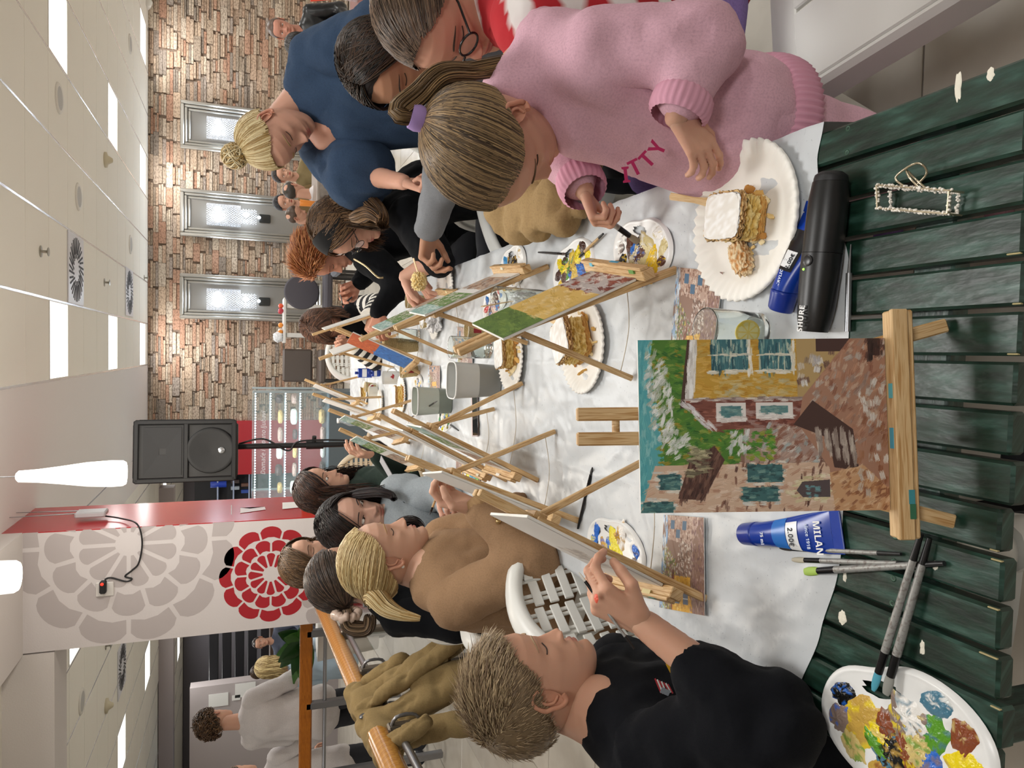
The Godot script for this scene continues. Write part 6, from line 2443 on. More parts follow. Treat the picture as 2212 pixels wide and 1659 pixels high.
func build_left_bank() -> void:
	# woman in the camel blazer
	var camel := cloth("camel_wool", hx("a08062"), 200.0, 0.5)
	var nk := P(932, 1234, 1.87)
	var p := person({"label": "woman with a blonde ponytail in a camel blazer, painting at the left bank", "hd": P(830, 1206, 1.88), "face": Vector3(0.95, -0.16, -0.12), "up": Vector3(0.05, 1, 0.05), "H": 0.215, "skin": "d3a890", "lips": "b5695f", "neck": nk,
		"sr": P(985, 1302, 1.77), "er": P(1152, 1218, 1.67), "wr": P(1030, 1096, 1.74), "sl": P(962, 1172, 2.04), "el": P(1100, 1120, 2.02), "wl": P(1120, 1090, 1.85), "hip": Vector3(-0.68, 0.52, -1.8), "cloth": camel, "garment": "blazer", "sleeve": 1.93, "loose": 1.08, "fold": 0.009, "foldf": 6.5, "hand": 0.165,
		"hr": [Vector3(0.25, 0.8, -0.45), Vector3(0.75, -0.1, 0.5), "pinch"], "brow": "9a7a50", "eyes": "down", "sitdir": Vector3(1, 0, 0), "cell": 0.0105, "seed": 8, "trousers": mat("camel_trousers", hx("8f6d4a"), 0.9), "extra": [[nk + Vector3(-0.04, 0.02, 0.03), nk + Vector3(-0.06, -0.02, -0.05), 0.035, 0.035]]})
	rng.seed = 101
	var h := MB.new()
	h.col = lin("9c7c48")
	hair_cap(h, p.xf, p.H, LINE_WOMAN, 0.03)
	var tie := dir_at(176.0, -2.0)
	hair_tied(h, p.xf, p.H, LINE_WOMAN, tie, 0.045, 2900, 0.0011, lin("8f6e3c"), lin("ead6a2"))
	var tp: Vector3 = p.xf * (dome(tie, 0.1) * p.H)
	lock(h, [tp, P(806, 1282, 1.82), P(835, 1312, 1.8), P(868, 1328, 1.79), P(908, 1336, 1.79)], 0.036, 0.007, 800, 0.0012, lin("a5834c"), lin("efdcac"), 0.004)
	hair_part(p, h)
	var tm := MB.new()
	tm.tube(PackedVector3Array([tp + Vector3(0.004, 0, 0), tp + Vector3(-0.012, 0.002, 0.004)]), 0.019, 14)
	part(p.t, "hair_tie", tm, mat("black_tie", hx("1a1a1a"), 0.6))
	for k in 3:
		var bt := MB.new()
		bt.ball(P(1071 + k * 5.5, 1115 + k * 11.0, 1.668 + 0.003 * k), Vector3.ONE * 0.0075, 10)
		part(p.t, "cuff_button", bt, mat("gold_button", hx("b89a68"), 0.25, 0.8))
	var er := MB.new()
	er.ball(p.xf * (Vector3(-0.37, -0.14, -0.03) * p.H), Vector3.ONE * 0.0045, 10)
	part(p.t, "earring", er, mat("pearl", hx("efe9df"), 0.2))
	ring_band(p.t, P(1038, 1102, 1.735), P(1020, 1083, 1.745), 0.031, 20, mat("beige_knit", hx("b08e66"), 0.9), "shirt_cuff")
	brush("wooden brush with a black tip held by the woman in the camel blazer", P(950, 1055, 1.79), P(928, 1112, 1.74), 0.003, "wood", "1c1a18", 1.0)
	# woman with the scrunchie
	var bw := cloth("black_knit", hx("141518"), 200.0, 0.6)
	p = person({"label": "woman with a cream scrunchie seen from behind, in a black top with a white collar", "hd": P(742, 1248, 2.32), "face": Vector3(0.85, -0.25, -0.5), "up": Vector3(0.15, 1, 0.05), "H": 0.22, "skin": "cfa38c", "neck": P(822, 1278, 2.34),
		"sr": P(862, 1330, 2.26), "sl": P(850, 1215, 2.5), "er": P(985, 1345, 2.2), "wr": P(1000, 1230, 2.15), "el": P(970, 1190, 2.4), "wl": P(975, 1150, 2.25), "hip": Vector3(-0.84, 0.52, -2.28), "cloth": bw, "garment": "sweater", "res": 0.6, "face_on": false, "sitdir": Vector3(1, 0, 0), "cell": 0.014, "seed": 12})
	rng.seed = 102
	h = MB.new()
	h.col = lin("2a221e")
	hair_cap(h, p.xf, p.H, LINE_WOMAN, 0.02)
	tie = dir_at(-160.0, -22.0)
	hair_tied(h, p.xf, p.H, LINE_WOMAN, tie, 0.04, 1700, 0.0014, lin("241d1a"), lin("6a5648"))
	tp = p.xf * (dome(tie, 0.14) * p.H)
	lock(h, [tp, tp + Vector3(-0.05, -0.01, 0.01), tp + Vector3(-0.06, -0.06, 0.02), tp + Vector3(-0.02, -0.07, 0.02)], 0.026, 0.02, 200, 0.0016, lin("3a2e26"), lin("9a8064"))
	hair_part(p, h)
	var sc := MB.new()
	var rp := PackedVector3Array()
	for k in 33:
		var a := TAU * k / 32
		rp.append(tp + Vector3(-0.012 + 0.004 * sin(a * 5.0), cos(a) * 0.034, sin(a) * 0.034 + 0.005))
	var rad := []
	for k in 33:
		rad.append(0.013 * (1.0 + 0.35 * sin(k * 2.7)))
	sc.tube(rp, rad, 9, false)
	part(p.t, "scrunchie", sc, mat("satin_cream", hx("d8bfae"), 0.35))
	var col := MB.new()
	col.tube(curve([P(812, 1268, 2.22), P(824, 1300, 2.2), P(838, 1318, 2.24)], 4), 0.02, 8)
	part(p.t, "white_collar", col, mat("white_cotton", hx("e6e4e0"), 0.85))
	# woman in the denim jacket
	var denim := cloth("pale_denim", hx("a0a8ad"), 170.0, 0.7)
	nk = P(852, 1118, 2.54)
	p = person({"label": "dark-haired woman in a pale denim jacket over black, looking to the right", "hd": P(762, 1128, 2.5), "face": Vector3(0.62, -0.3, 0.7), "up": Vector3(0.1, 1, 0.1), "H": 0.222, "skin": "d2a692", "lips": "a85f58", "neck": nk,
		"sr": P(885, 1178, 2.42), "sl": P(862, 1066, 2.6), "er": P(975, 1198, 2.32), "wr": P(990, 1150, 2.2), "el": P(965, 1068, 2.45), "wl": P(990, 1118, 2.24), "hip": Vector3(-0.7, 0.52, -2.5), "cloth": denim, "garment": "denim_jacket", "sleeve": 1.85, "loose": 1.1, "fold": 0.01, "eyes": "open", "look": Vector3(0.6, -0.3, 1), "brow": "2a2020",
		"hr": [Vector3(0.5, 0.3, 0.5), Vector3(0.6, 0, -0.6), "relaxed"], "hl": [Vector3(-0.2, -0.1, 0.8), Vector3(-0.8, 0, -0.2), "relaxed"], "hcell": 0.0045, "res": 0.8, "sitdir": Vector3(1, 0, 0), "seed": 14, "cuts": [[nk + Vector3(0.12, -0.05, 0.06), Vector3(-0.5, 0.55, -2.36), 0.045, 0.1]]})
	var inner := MB.new()
	var s := Sdf.new(Vector3(-0.95, 0.45, -2.85), Vector3(-0.3, 1.05, -2.1), 0.016)
	s.cap(nk - Vector3(0, 0.05, 0), Vector3(-0.66, 0.56, -2.48), 0.085, 0.115, 0.03, Vector3(0.64, 0, -0.76).normalized(), 1.4)
	s.mesh(inner)
	part(p.t, "black_top", inner, bw)
	rng.seed = 103
	h = MB.new()
	h.col = lin("171314")
	hair_cap(h, p.xf, p.H, LINE_WOMAN, 0.035)
	hair_loose(h, p.xf, p.H, LINE_WOMAN, 10.0, 1500, 0.0017, lin("120f10"), lin("382c2a"), 0.2, 0.15, 0.012, 52.0)
	lock(h, [P(745, 1072, 2.5), P(800, 1064, 2.48), P(840, 1068, 2.46), P(852, 1080, 2.44)], 0.02, 0.01, 130, 0.0016, lin("171314"), lin("3a2e2c"), 0.01)
	lock(h, [P(855, 1140, 2.32), P(890, 1128, 2.3), P(915, 1140, 2.3)], 0.03, 0.012, 120, 0.0016, lin("171314"), lin("3a2e2c"), 0.012)
	hair_part(p, h)
	# woman behind, mostly hidden
	p = person({"label": "woman with shoulder length light brown hair, mostly hidden behind the scrunchie", "hd": P(668, 1212, 3.0), "face": Vector3(0.8, -0.1, 0.3), "H": 0.215, "skin": "cfa38c", "neck": P(742, 1222, 3.02), "sr": P(775, 1255, 2.95), "sl": P(765, 1180, 3.1), "er": P(850, 1265, 2.9), "wr": P(860, 1220, 2.85), "el": P(850, 1170, 3.0), "wl": P(860, 1150, 2.9), "hip": Vector3(-0.95, 0.55, -2.95), "cloth": bw, "garment": "sweater", "res": 0.5, "cell": 0.018, "sitdir": Vector3(1, 0, 0), "seed": 16})
	rng.seed = 104
	h = MB.new()
	h.col = lin("4a3a2c")
	hair_cap(h, p.xf, p.H, LINE_WOMAN, 0.04)
	hair_loose(h, p.xf, p.H, LINE_WOMAN, 20.0, 800, 0.0022, lin("4a3828"), lin("8c6e50"), 0.12, 0.1, 0.006, 50.0)
	hair_part(p, h)
	# woman in the green cardigan
	var dg := cloth("green_cardigan", hx("2e3a34"), 180.0, 0.7)
	nk = P(765, 1072, 3.28)
	p = person({"label": "woman with long dark hair in a dark green cardigan, hand raised to a canvas", "hd": P(694, 1056, 3.25), "face": Vector3(0.9, -0.25, 0.3), "up": Vector3(0.15, 1, 0), "H": 0.215, "skin": "cda089", "lips": "a8625a", "neck": nk, "sr": P(795, 1106, 3.15), "sl": P(788, 1040, 3.4), "er": P(872, 1078, 3.05), "wr": P(890, 1030, 3.0), "el": P(862, 1030, 3.2), "wl": P(818, 984, 3.12), "hip": Vector3(-0.78, 0.52, -3.25), "cloth": dg, "garment": "cardigan", "loose": 1.05, "eyes": "open", "look": Vector3(0, -0.4, 1), "hl": [Vector3(0.1, 0.95, 0.1), Vector3(0.8, 0.1, -0.3), "relaxed"], "hcell": 0.005, "res": 0.7, "sitdir": Vector3(1, 0, 0), "brow": "3a2c26", "seed": 18, "trousers": mat("jeans", hx("30465e"), 0.85), "cell": 0.014})
	rng.seed = 105
	h = MB.new()
	h.col = lin("241a18")
	hair_cap(h, p.xf, p.H, LINE_WOMAN, 0.035)
	hair_loose(h, p.xf, p.H, LINE_WOMAN, 12.0, 1100, 0.002, lin("1c1413"), lin("56392c"), 0.22, 0.15, 0.014, 55.0)
	hair_part(p, h)
	var pp := MB.new()
	var c0 := P(840, 1022, 2.98)
	pp.box(c0, Vector3(0.14, 0.003, 0.2), 0.001, Basis(Vector3(0, 0, 1), 0.5) * Basis(Vector3.UP, 0.3))
	single("paper_sheet", "grey sheet of paper held before the woman in the green cardigan", "paper", pp, mat("grey_paper", hx("a9a9ae"), 0.8))

func build_right_bank() -> void:
	var bw := cloth("black_knit", hx("141518"), 200.0, 0.6)
	# woman with the fringe
	var nk := P(752, 706, 3.98)
	var p := person({"label": "woman with a brown fringe in a black vest over striped sleeves at the table's end", "hd": P(698, 704, 3.92), "face": Vector3(-0.15, -0.62, 0.78), "up": Vector3(0, 1, 0.6), "H": 0.215, "skin": "c4937c", "lips": "a05850", "neck": nk, "sr": P(772, 742, 3.95), "sl": P(772, 664, 4.0), "er": P(818, 782, 3.85), "wr": P(762, 742, 3.76), "el": P(822, 655, 3.86), "wl": P(800, 690, 3.74), "hip": Vector3(0.18, 0.52, -4.2), "cloth": bw, "garment": "sweater", "hr": [Vector3(0, 0.9, 0.3), Vector3(0.3, 0, 0.9), "pinch"], "hl": [Vector3(-0.5, 0.2, 0.8), Vector3(-0.5, -0.6, 0), "pinch"], "hcell": 0.0055, "res": 0.6, "cell": 0.016, "brow": "3a2820", "seed": 20, "sleeve": 0.5, "loose": 1.05})
	for q: Array in [[P(772, 742, 3.95), P(818, 782, 3.85), P(765, 744, 3.77)], [P(772, 664, 4.0), P(822, 655, 3.86), P(802, 688, 3.75)]]:
		for k in 15:
			var f := (k + 0.5) / 15.0 * 1.95
			var at: Vector3 = q[0].lerp(q[1], f) if f < 1.0 else q[1].lerp(q[2], f - 1.0)
			var f2 := f + 0.128
			var to: Vector3 = q[0].lerp(q[1], f2) if f2 < 1.0 else q[1].lerp(q[2], f2 - 1.0)
			var sm := MB.new()
			sm.tube(PackedVector3Array([at, (at + to) * 0.5, to]), [0.057, 0.06, 0.057], 16)
			part(p.t, "sleeve_stripe", sm, mat("stripe_white", hx("dcd8d0"), 0.9) if k % 2 == 0 else mat("stripe_black", hx("1c1c20"), 0.9))
	rng.seed = 110
	var h := MB.new()
	h.col = lin("3a2820")
	hair_cap(h, p.xf, p.H, [[0, 22], [30, 20], [50, 8], [80, -8], [100, -25], [180, -45]], 0.05)
	hair_loose(h, p.xf, p.H, LINE_WOMAN, 0.0, 1000, 0.0024, lin("33241c"), lin("7a5440"), 0.09, 0.1, 0.004, 38.0, 0.06)
	for k in 220:
		var a := rng.randf_range(-42.0, 42.0)
		var pts := PackedVector3Array()
		for j in 6:
			pts.append(p.xf * (dome(arc(dir_at(a * 0.5, 80.0), dir_at(a, 8.0), j / 5.0), 0.06) * p.H))
		h.col = shade_of(lin("33241c"), lin("7a5440"))
		h.strand(pts, 0.0024, p.xf.basis.z)
	hair_part(p, h)
	# red-haired woman
	nk = P(757, 522, 3.14)
	p = person({"label": "woman with short auburn hair and long earrings in a black roll-neck sweater", "hd": P(700, 548, 3.1), "face": Vector3(-0.88, -0.45, 0.1), "up": Vector3(-0.35, 1, 0.1), "H": 0.205, "skin": "c98f78", "lips": "b06a5c", "neck": nk, "sl": P(795, 555, 3.02), "sr": P(785, 490, 3.28), "el": P(868, 615, 2.98), "wl": P(818, 672, 2.96), "er": P(818, 560, 3.24), "wr": P(775, 612, 3.16), "hip": Vector3(0.62, 0.52, -3.2), "cloth": bw, "garment": "sweater", "collar": 0.45, "hl": [Vector3(-0.85, 0.15, 0.2), Vector3(0, -0.6, -0.6), "pinch"], "hr": [Vector3(-0.5, 0.75, 0.1), Vector3(-0.3, 0, 0.9), "pinch"], "hcell": 0.0048, "res": 0.7, "sitdir": Vector3(-1, 0, 0), "brow": "8a5030", "seed": 22, "loose": 1.08, "cell": 0.014})
	rng.seed = 111
	h = MB.new()
	h.col = lin("7a4020")
	hair_cap(h, p.xf, p.H, LINE_WOMAN, 0.13, 0.06)
	hair_short(h, p.xf, p.H, LINE_WOMAN, 3600, 0.0018, lin("8a4622"), lin("dc9a62"), 0.3, Vector3(0.0, -0.7, -0.75), 0.15, 0.012)
	hair_part(p, h)
	var er := MB.new()
	er.tube(PackedVector3Array([P(733, 548, 2.98), P(722, 548, 2.98), P(745, 549, 2.98)]), [0.004, 0.007, 0.005], 8)
	part(p.t, "earring", er, mat("silver_glitter", hx("c8c4c0"), 0.25, 0.7))
	var ch := MB.new()
	ch.tube(curve([P(765, 560, 2.95), P(790, 575, 2.9), P(815, 598, 2.86), P(828, 600, 2.86)], 5), 0.004, 6)
	part(p.t, "necklace", ch, mat("gold_chain", hx("c8b48c"), 0.3, 0.8))
	brush("thin brush held up by the red-haired woman", P(733, 628, 3.1), P(742, 665, 3.05), 0.0028, "silver", "c05a48", 1.0)
	# woman with the black headband
	nk = P(838, 442, 2.66)
	p = person({"label": "woman with long brown hair, black headband and clear glasses in a black top", "hd": P(742, 488, 2.6), "face": Vector3(-0.84, -0.5, 0.22), "up": Vector3(-0.42, 1, 0.1), "H": 0.218, "skin": "d0a08a", "lips": "b0605a", "neck": nk, "sl": P(882, 468, 2.52), "sr": P(855, 425, 2.8), "el": P(945, 560, 2.42), "wl": P(875, 598, 2.46), "er": P(930, 500, 2.72), "wr": P(905, 575, 2.62), "hip": Vector3(0.68, 0.52, -2.62), "cloth": bw, "garment": "sweater", "sleeve": 1.0, "cuff": 1.1, "hl": [Vector3(-0.7, -0.3, 0.0), Vector3(-0.2, -0.7, 0.5), "relaxed"], "hr": [Vector3(-0.8, -0.2, -0.1), Vector3(0, -1, 0), "relaxed"], "hcell": 0.0045, "res": 0.8, "sitdir": Vector3(-1, 0, 0), "brow": "4a3426", "seed": 24, "loose": 1.1})
	rng.seed = 112
	h = MB.new()
	h.col = lin("3a2a20")
	hair_cap(h, p.xf, p.H, LINE_WOMAN, 0.03)
	hair_loose(h, p.xf, p.H, LINE_WOMAN, 0.0, 1300, 0.0018, lin("33241a"), lin("8a6a4c"), 0.14, 0.2, 0.012, 62.0)
	lock(h, [P(720, 440, 2.55), P(770, 425, 2.5), P(815, 455, 2.44), P(826, 490, 2.4)], 0.045, 0.018, 420, 0.0016, lin("3a2a20"), lin("94724f"), 0.014)
	lock(h, [P(760, 470, 2.46), P(800, 462, 2.42), P(825, 478, 2.4)], 0.03, 0.012, 200, 0.0016, lin("3a2a20"), lin("94724f"), 0.012)
	hair_part(p, h)
	var hb := MB.new()
	var rows := []
	for q in 6:
		var row := PackedVector3Array()
		for k in 33:
			var e := lerpf(-95.0, 95.0, k / 32.0)
			var d := dir_at(0.0, 56.0 + q * 7.0 - 6.0)
			var v := Vector3(sin(deg_to_rad(e)), cos(deg_to_rad(e)) * d.y, cos(deg_to_rad(e)) * d.z)
			row.append(p.xf * (dome(v, 0.15) * p.H))
		rows.append(row)
	hb.grid(rows)
	part(p.t, "headband", hb, mat("headband_black", hx("0c0c0e"), 0.9))
	p["spec_label"] = "clear-lensed spectacles worn by the woman with the black headband"
	spectacles(p, "2a2a2c", 0.0013)
	# woman in the blue dress, standing
	var linen := cloth("blue_linen", hx("3b4d66"), 150.0, 0.9)
	nk = P(652, 218, 2.38)
	var hip := Vector3(0.92, 0.84, -2.45)
	var fw := Vector3(-0.68, 0, 0.73)
	p = person({"label": "blonde woman with a bun in a blue v-neck dress, leaning over the right bank", "hd": P(592, 292, 2.32), "face": Vector3(-0.42, -0.72, 0.55), "up": Vector3(-0.75, 0.62, 0.15), "H": 0.22, "skin": "d2a08a", "lips": "b5655c", "neck": nk, "sl": P(680, 128, 2.32), "sr": P(700, 325, 2.52), "er": P(785, 378, 2.45), "wr": P(872, 393, 2.31), "el": P(860, 85, 2.2), "wl": P(980, 100, 2.1), "hip": hip, "waist": Vector3(0.88, 1.0, -2.44), "cloth": linen, "garment": "dress", "sleeve": 0.85, "cuff": 1.9, "loose": 1.2, "fold": 0.014, "foldf": 5.0, "folddir": Vector3(1.4, 0.35, 1.4), "hr": [Vector3(-0.3, -0.75, 0.45), Vector3(0.6, -0.3, 0.5), "fist"], "hcell": 0.004, "eyes": "down", "legs": "stand", "brow": "a08858", "seed": 26, "bust": 0.09, "build": 1.08, "neckw": 1.05, "cell": 0.013,
		"cuts": [[P(600, 226, 2.26), P(735, 290, 2.22), 0.065, 0.018]], "trousers": linen})
	var ck := MB.new()
	var sd := Sdf.new(nk - Vector3(0.3, 0.35, 0.3), nk + Vector3(0.3, 0.15, 0.3), 0.012)
	sd.cap(nk, P(715, 280, 2.42), 0.055, 0.07, 0.03, Vector3(0.73, 0, 0.68), 1.3)
	ck.col = lin("cf9a84")
	sd.mesh(ck)
	part(p.t, "chest", ck, skin_mat())
	var sk := MB.new()
	rows = []
	for q in 12:
		var f := q / 11.0
		var row := PackedVector3Array()
		for k in 48:
			var a := -TAU * k / 48
			var rr := lerpf(0.2, 0.34, f) * (1.0 + 0.06 * sin(a * 9.0 + f * 2.0) * f)
			row.append(Vector3(hip.x + cos(a) * rr, lerpf(hip.y + 0.04, 0.42, f), hip.z + sin(a) * rr * 0.85))
		rows.append(row)
	rows.reverse()
	sk.grid(rows, true)
	part(p.t, "skirt", sk, linen)
	rng.seed = 113
	h = MB.new()
	h.col = lin("a88a52")
	hair_cap(h, p.xf, p.H, LINE_WOMAN, 0.03)
	var tie := dir_at(180.0, 62.0)
	hair_tied(h, p.xf, p.H, LINE_WOMAN, tie, 0.02, 2000, 0.0013, lin("9a7a44"), lin("efe0b4"))
	var tp: Vector3 = p.xf * (dome(tie, 0.14) * p.H)
	for k in 260:
		var ax := Vector3(rng.randfn(), rng.randfn(), rng.randfn()).normalized()
		var pts := PackedVector3Array()
		var r := rng.randf_range(0.028, 0.042)
		var u := ax.cross(Vector3(0.3, 0.8, 0.4)).normalized()
		var w := ax.cross(u)
		var a0 := rng.randf() * TAU
		for j in 8:
			pts.append(tp + p.xf.basis.y * 0.012 + (u * cos(a0 + j * 0.5) + w * sin(a0 + j * 0.5)) * r)
		h.col = shade_of(lin("a8884e"), lin("f2e6c0"))
		h.strand(pts, 0.0022, (pts[4] - tp).normalized())
	hair_part(p, h)
	# woman in the grey ribbed sweater
	var grey := cloth("grey_rib", hx("84868a"), 260.0, 0.9)
	nk = P(935, 95, 1.8)
	p = person({"label": "dark-haired woman in a grey ribbed sweater reaching across with a wooden fork", "hd": P(838, 135, 1.76), "face": Vector3(-0.82, -0.45, 0.25), "up": Vector3(-0.4, 1, 0.05), "H": 0.215, "skin": "b98a6e", "lips": "9a5a4c", "neck": nk, "sr": P(962, 185, 1.93), "sl": P(1005, 40, 1.68), "er": P(965, 370, 1.9), "wr": P(924, 498, 2.03), "el": P(1140, 40, 1.62), "wl": P(1230, 120, 1.6), "hip": Vector3(0.95, 0.52, -1.78), "cloth": grey, "garment": "sweater", "sleeve": 1.92, "loose": 1.0, "cuff": 1.15, "fold": 0.005, "foldf": 11.0, "hr": [Vector3(-0.75, -0.05, -0.3), Vector3(0.1, -0.6, 0.75), "pinch"], "hcell": 0.004, "res": 0.9, "sitdir": Vector3(-1, 0, 0), "brow": "2a201a", "seed": 28})
	rng.seed = 114
	h = MB.new()
	h.col = lin("16120f")
	hair_cap(h, p.xf, p.H, LINE_WOMAN, 0.04)
	hair_loose(h, p.xf, p.H, LINE_WOMAN, 30.0, 1900, 0.0015, lin("120f0d"), lin("4a3628"), 0.1, 0.12, 0.004, 64.0)
	hair_part(p, h)
	var c0 := P(905, 600, 2.05)
	wooden_fork("wooden fork with a bite of cake held over the cups", P(893, 560, 2.06), c0)
	var bite := MB.new()
	lumps(bite, Transform3D(Basis.IDENTITY, c0 + Vector3(-0.01, 0.0, 0.0)), Vector3(0.05, 0.04, 0.04), 0.8, 0.35, 60.0, 3.0, 28, 16, [lin("dcb668"), lin("f2dda4")], func(q, n, cols): return cols[0].lerp(cols[1], smooth01(-0.2, 0.3, n)))
	single("cake_bite", "bite of custard cake on the raised wooden fork", "cake", bite, mats["cake_skin"])
	# woman in the red and white stripes
	var rw := mat("stripe_knit", Color.WHITE, 0.9, 0.0, true)
	nk = P(1062, 4, 1.38)
	p = person({"label": "woman with black-rimmed glasses in a red and white striped sweater", "hd": P(945, 34, 1.34), "face": Vector3(-0.84, -0.42, 0.3), "up": Vector3(-0.35, 1, 0.15), "H": 0.215, "skin": "c7957e", "lips": "a8605a", "neck": nk, "sl": P(1150, 40, 1.25), "sr": P(1120, -60, 1.55), "el": P(1330, 10, 1.25), "wl": P(1430, 60, 1.3), "er": P(1300, -60, 1.45), "wr": P(1400, -20, 1.45), "hip": Vector3(0.85, 0.54, -1.38), "cloth": rw, "garment": "striped_sweater", "sleeve": 1.95, "loose": 1.12, "fold": 0.008, "res": 1.0, "sitdir": Vector3(-1, 0, 0), "brow": "3a2c24", "trousers": cloth("lilac_cloth", hx("8f78b4"), 160.0, 0.5), "seed": 30, "collar": 0.3})
	var knit: MeshInstance3D = p.t.get_node("striped_sweater")
	var arr: Array = knit.mesh.surface_get_arrays(0)
	var vs: PackedVector3Array = arr[Mesh.ARRAY_VERTEX]
	var cs := PackedColorArray()
	for v in vs:
		var d := (v - nk).dot(Vector3(0.25, -0.8, 0.35).normalized()) + 0.2
		cs.append(lin("b3222c") if fposmod(d, 0.085) < 0.045 else lin("e4dedb"))
	arr[Mesh.ARRAY_COLOR] = cs
	var am := ArrayMesh.new()
	am.add_surface_from_arrays(Mesh.PRIMITIVE_TRIANGLES, arr)
	knit.mesh = am
	rng.seed = 115
	h = MB.new()
	h.col = lin("3a2c24")
	hair_cap(h, p.xf, p.H, LINE_WOMAN, 0.03)
	hair_tied(h, p.xf, p.H, LINE_WOMAN, dir_at(172.0, -18.0), 0.05, 2600, 0.0012, lin("33261e"), lin("7c6450"))
	hair_part(p, h)
	p["spec_label"] = "black-rimmed spectacles worn by the woman in red and white stripes"
	spectacles(p, "141416", 0.0022)

func build_girl() -> void:
	var pink := cloth("pink_velour", hx("dcafbe"), 260.0, 0.35)
	var rib := mat("pink_rib", hx("d49aae"), 0.9)
	var nk := P(1145, 165, 1.15)
	var hip := P(1562, 280, 1.13)
	var sl := P(1300, 110, 1.03)
	var el := P(1520, 95, 0.99)
	var wl := P(1462, 252, 0.985)
	var sr := P(1190, 260, 1.27)
	var er := P(1225, 330, 1.3)
	var wr := P(1262, 412, 1.235)
	var p := person({"label": "girl in a pink velour tracksuit bending over her palette with a brush", "hd": P(1062, 312, 1.1), "face": Vector3(-0.62, -0.77, 0.12), "up": Vector3(-0.72, 0.55, 0.42), "H": 0.205, "child": 1.0, "skin": "cf9f88", "lips": "b8756a", "neck": nk, "sl": sl, "sr": sr, "el": el, "er": er, "wl": wl, "wr": wr, "hip": hip, "cloth": pink, "garment": "hoodie", "build": 0.74, "sleeve": 1.72, "loose": 1.18, "tw": 1.2, "cuff": 1.1, "fold": 0.009, "foldf": 7.0, "hl": [Vector3(-0.5, -0.45, 0.1), Vector3(-0.5, -0.5, -0.5), "relaxed"], "hr": [Vector3(-0.85, -0.3, 0.1), Vector3(0.1, -0.7, 0.5), "hold"], "hand": 0.112, "hcell": 0.003, "legs": "stand", "trousers": pink, "sitdir": Vector3(-1, 0, 0), "face_on": true, "brow": "6a5440", "seed": 32, "cell": 0.009, "neckw": 0.85, "collar": 0.4,
		"extra": [[nk + Vector3(0.03, -0.01, 0.06), nk + Vector3(0.08, -0.04, -0.04), 0.045, 0.05, 0.03], [nk + Vector3(0.02, -0.01, 0.07), nk + Vector3(-0.03, -0.05, 0.06), 0.03, 0.026, 0.02]]})
	ring_band(p.t, el.lerp(wl, 0.68), el.lerp(wl, 1.02), 0.04, 26, rib, "ribbed_cuff")
	ring_band(p.t, er.lerp(wr, 0.6), er.lerp(wr, 1.05), 0.04, 26, rib, "ribbed_cuff")
	var hem := hip.lerp(nk, 0.02)
	ring_band(p.t, hem - Vector3(0, 0.03, 0), hem - Vector3(0, 0.095, 0), 0.106, 70, rib, "ribbed_hem", (sl - sr).normalized(), 1.2)
	# raised letters on the front; the cartoon figure above them is left out
	for k in 4:
		var q := [[1352, 378], [1372, 362], [1398, 345], [1420, 320]][k] as Array
		var at := P(q[0], q[1], 1.0)
		text_part(p.t, ["I", "T", "T", "Y"][k], 0.022, Transform3D(Basis(CD * 0.8 + CR * 0.6, CR * 0.8 - CD * 0.6, -CF).orthonormalized() * Basis(Vector3.BACK, 0.35 * (k - 1.5)), at), mat("letters_magenta", hx("b01f58"), 0.8), true)
	rng.seed = 116
	var h := MB.new()
	h.col = lin("4a3a2c")
	hair_cap(h, p.xf, p.H, LINE_WOMAN, 0.02)
	var tiep := P(918, 262, 1.06)
	var tie: Vector3 = (p.xf.affine_inverse() * tiep) / p.H - HC
	tie = tie.normalized()
	hair_tied(h, p.xf, p.H, LINE_WOMAN, tie, 0.035, 5200, 0.0008, lin("43352a"), lin("b0926a"))
	var tp: Vector3 = p.xf * (dome(tie, 0.1) * p.H)
	var out: Vector3 = (tp - p.xf.origin).normalized()
	lock(h, [tp, tp + out * 0.03, P(905, 205, 1.06), P(955, 160, 1.07), P(1030, 148, 1.1), P(1110, 138, 1.12)], 0.02, 0.014, 520, 0.0009, lin("4a3826"), lin("a8875c"), 0.006, 0.7)
	hair_part(p, h)
	var tb := MB.new()
	tb.tube(PackedVector3Array([tp - out * 0.006, tp + out * 0.004, tp + out * 0.014]), [0.018, 0.02, 0.018], 18)
	part(p.t, "hair_tie", tb, mat("lilac_tie", hx("a98cc8"), 0.7))
	var bob := MB.new()
	for q: float in [-1.0, 1.0]:
		bob.ball(P(1185, 52 + q * 6.0, 1.08), Vector3(0.012, 0.009, 0.008), 12)
	part(p.t, "pink_toggle", bob, mat("toggle_pink", hx("c8508a"), 0.6))
	brush("stout silver brush with a flat tip held by the girl in pink", P(1211, 402, 1.27), on_t(1380, 524, 0.012), 0.0052, "silver", "8a7c68", 1.9)


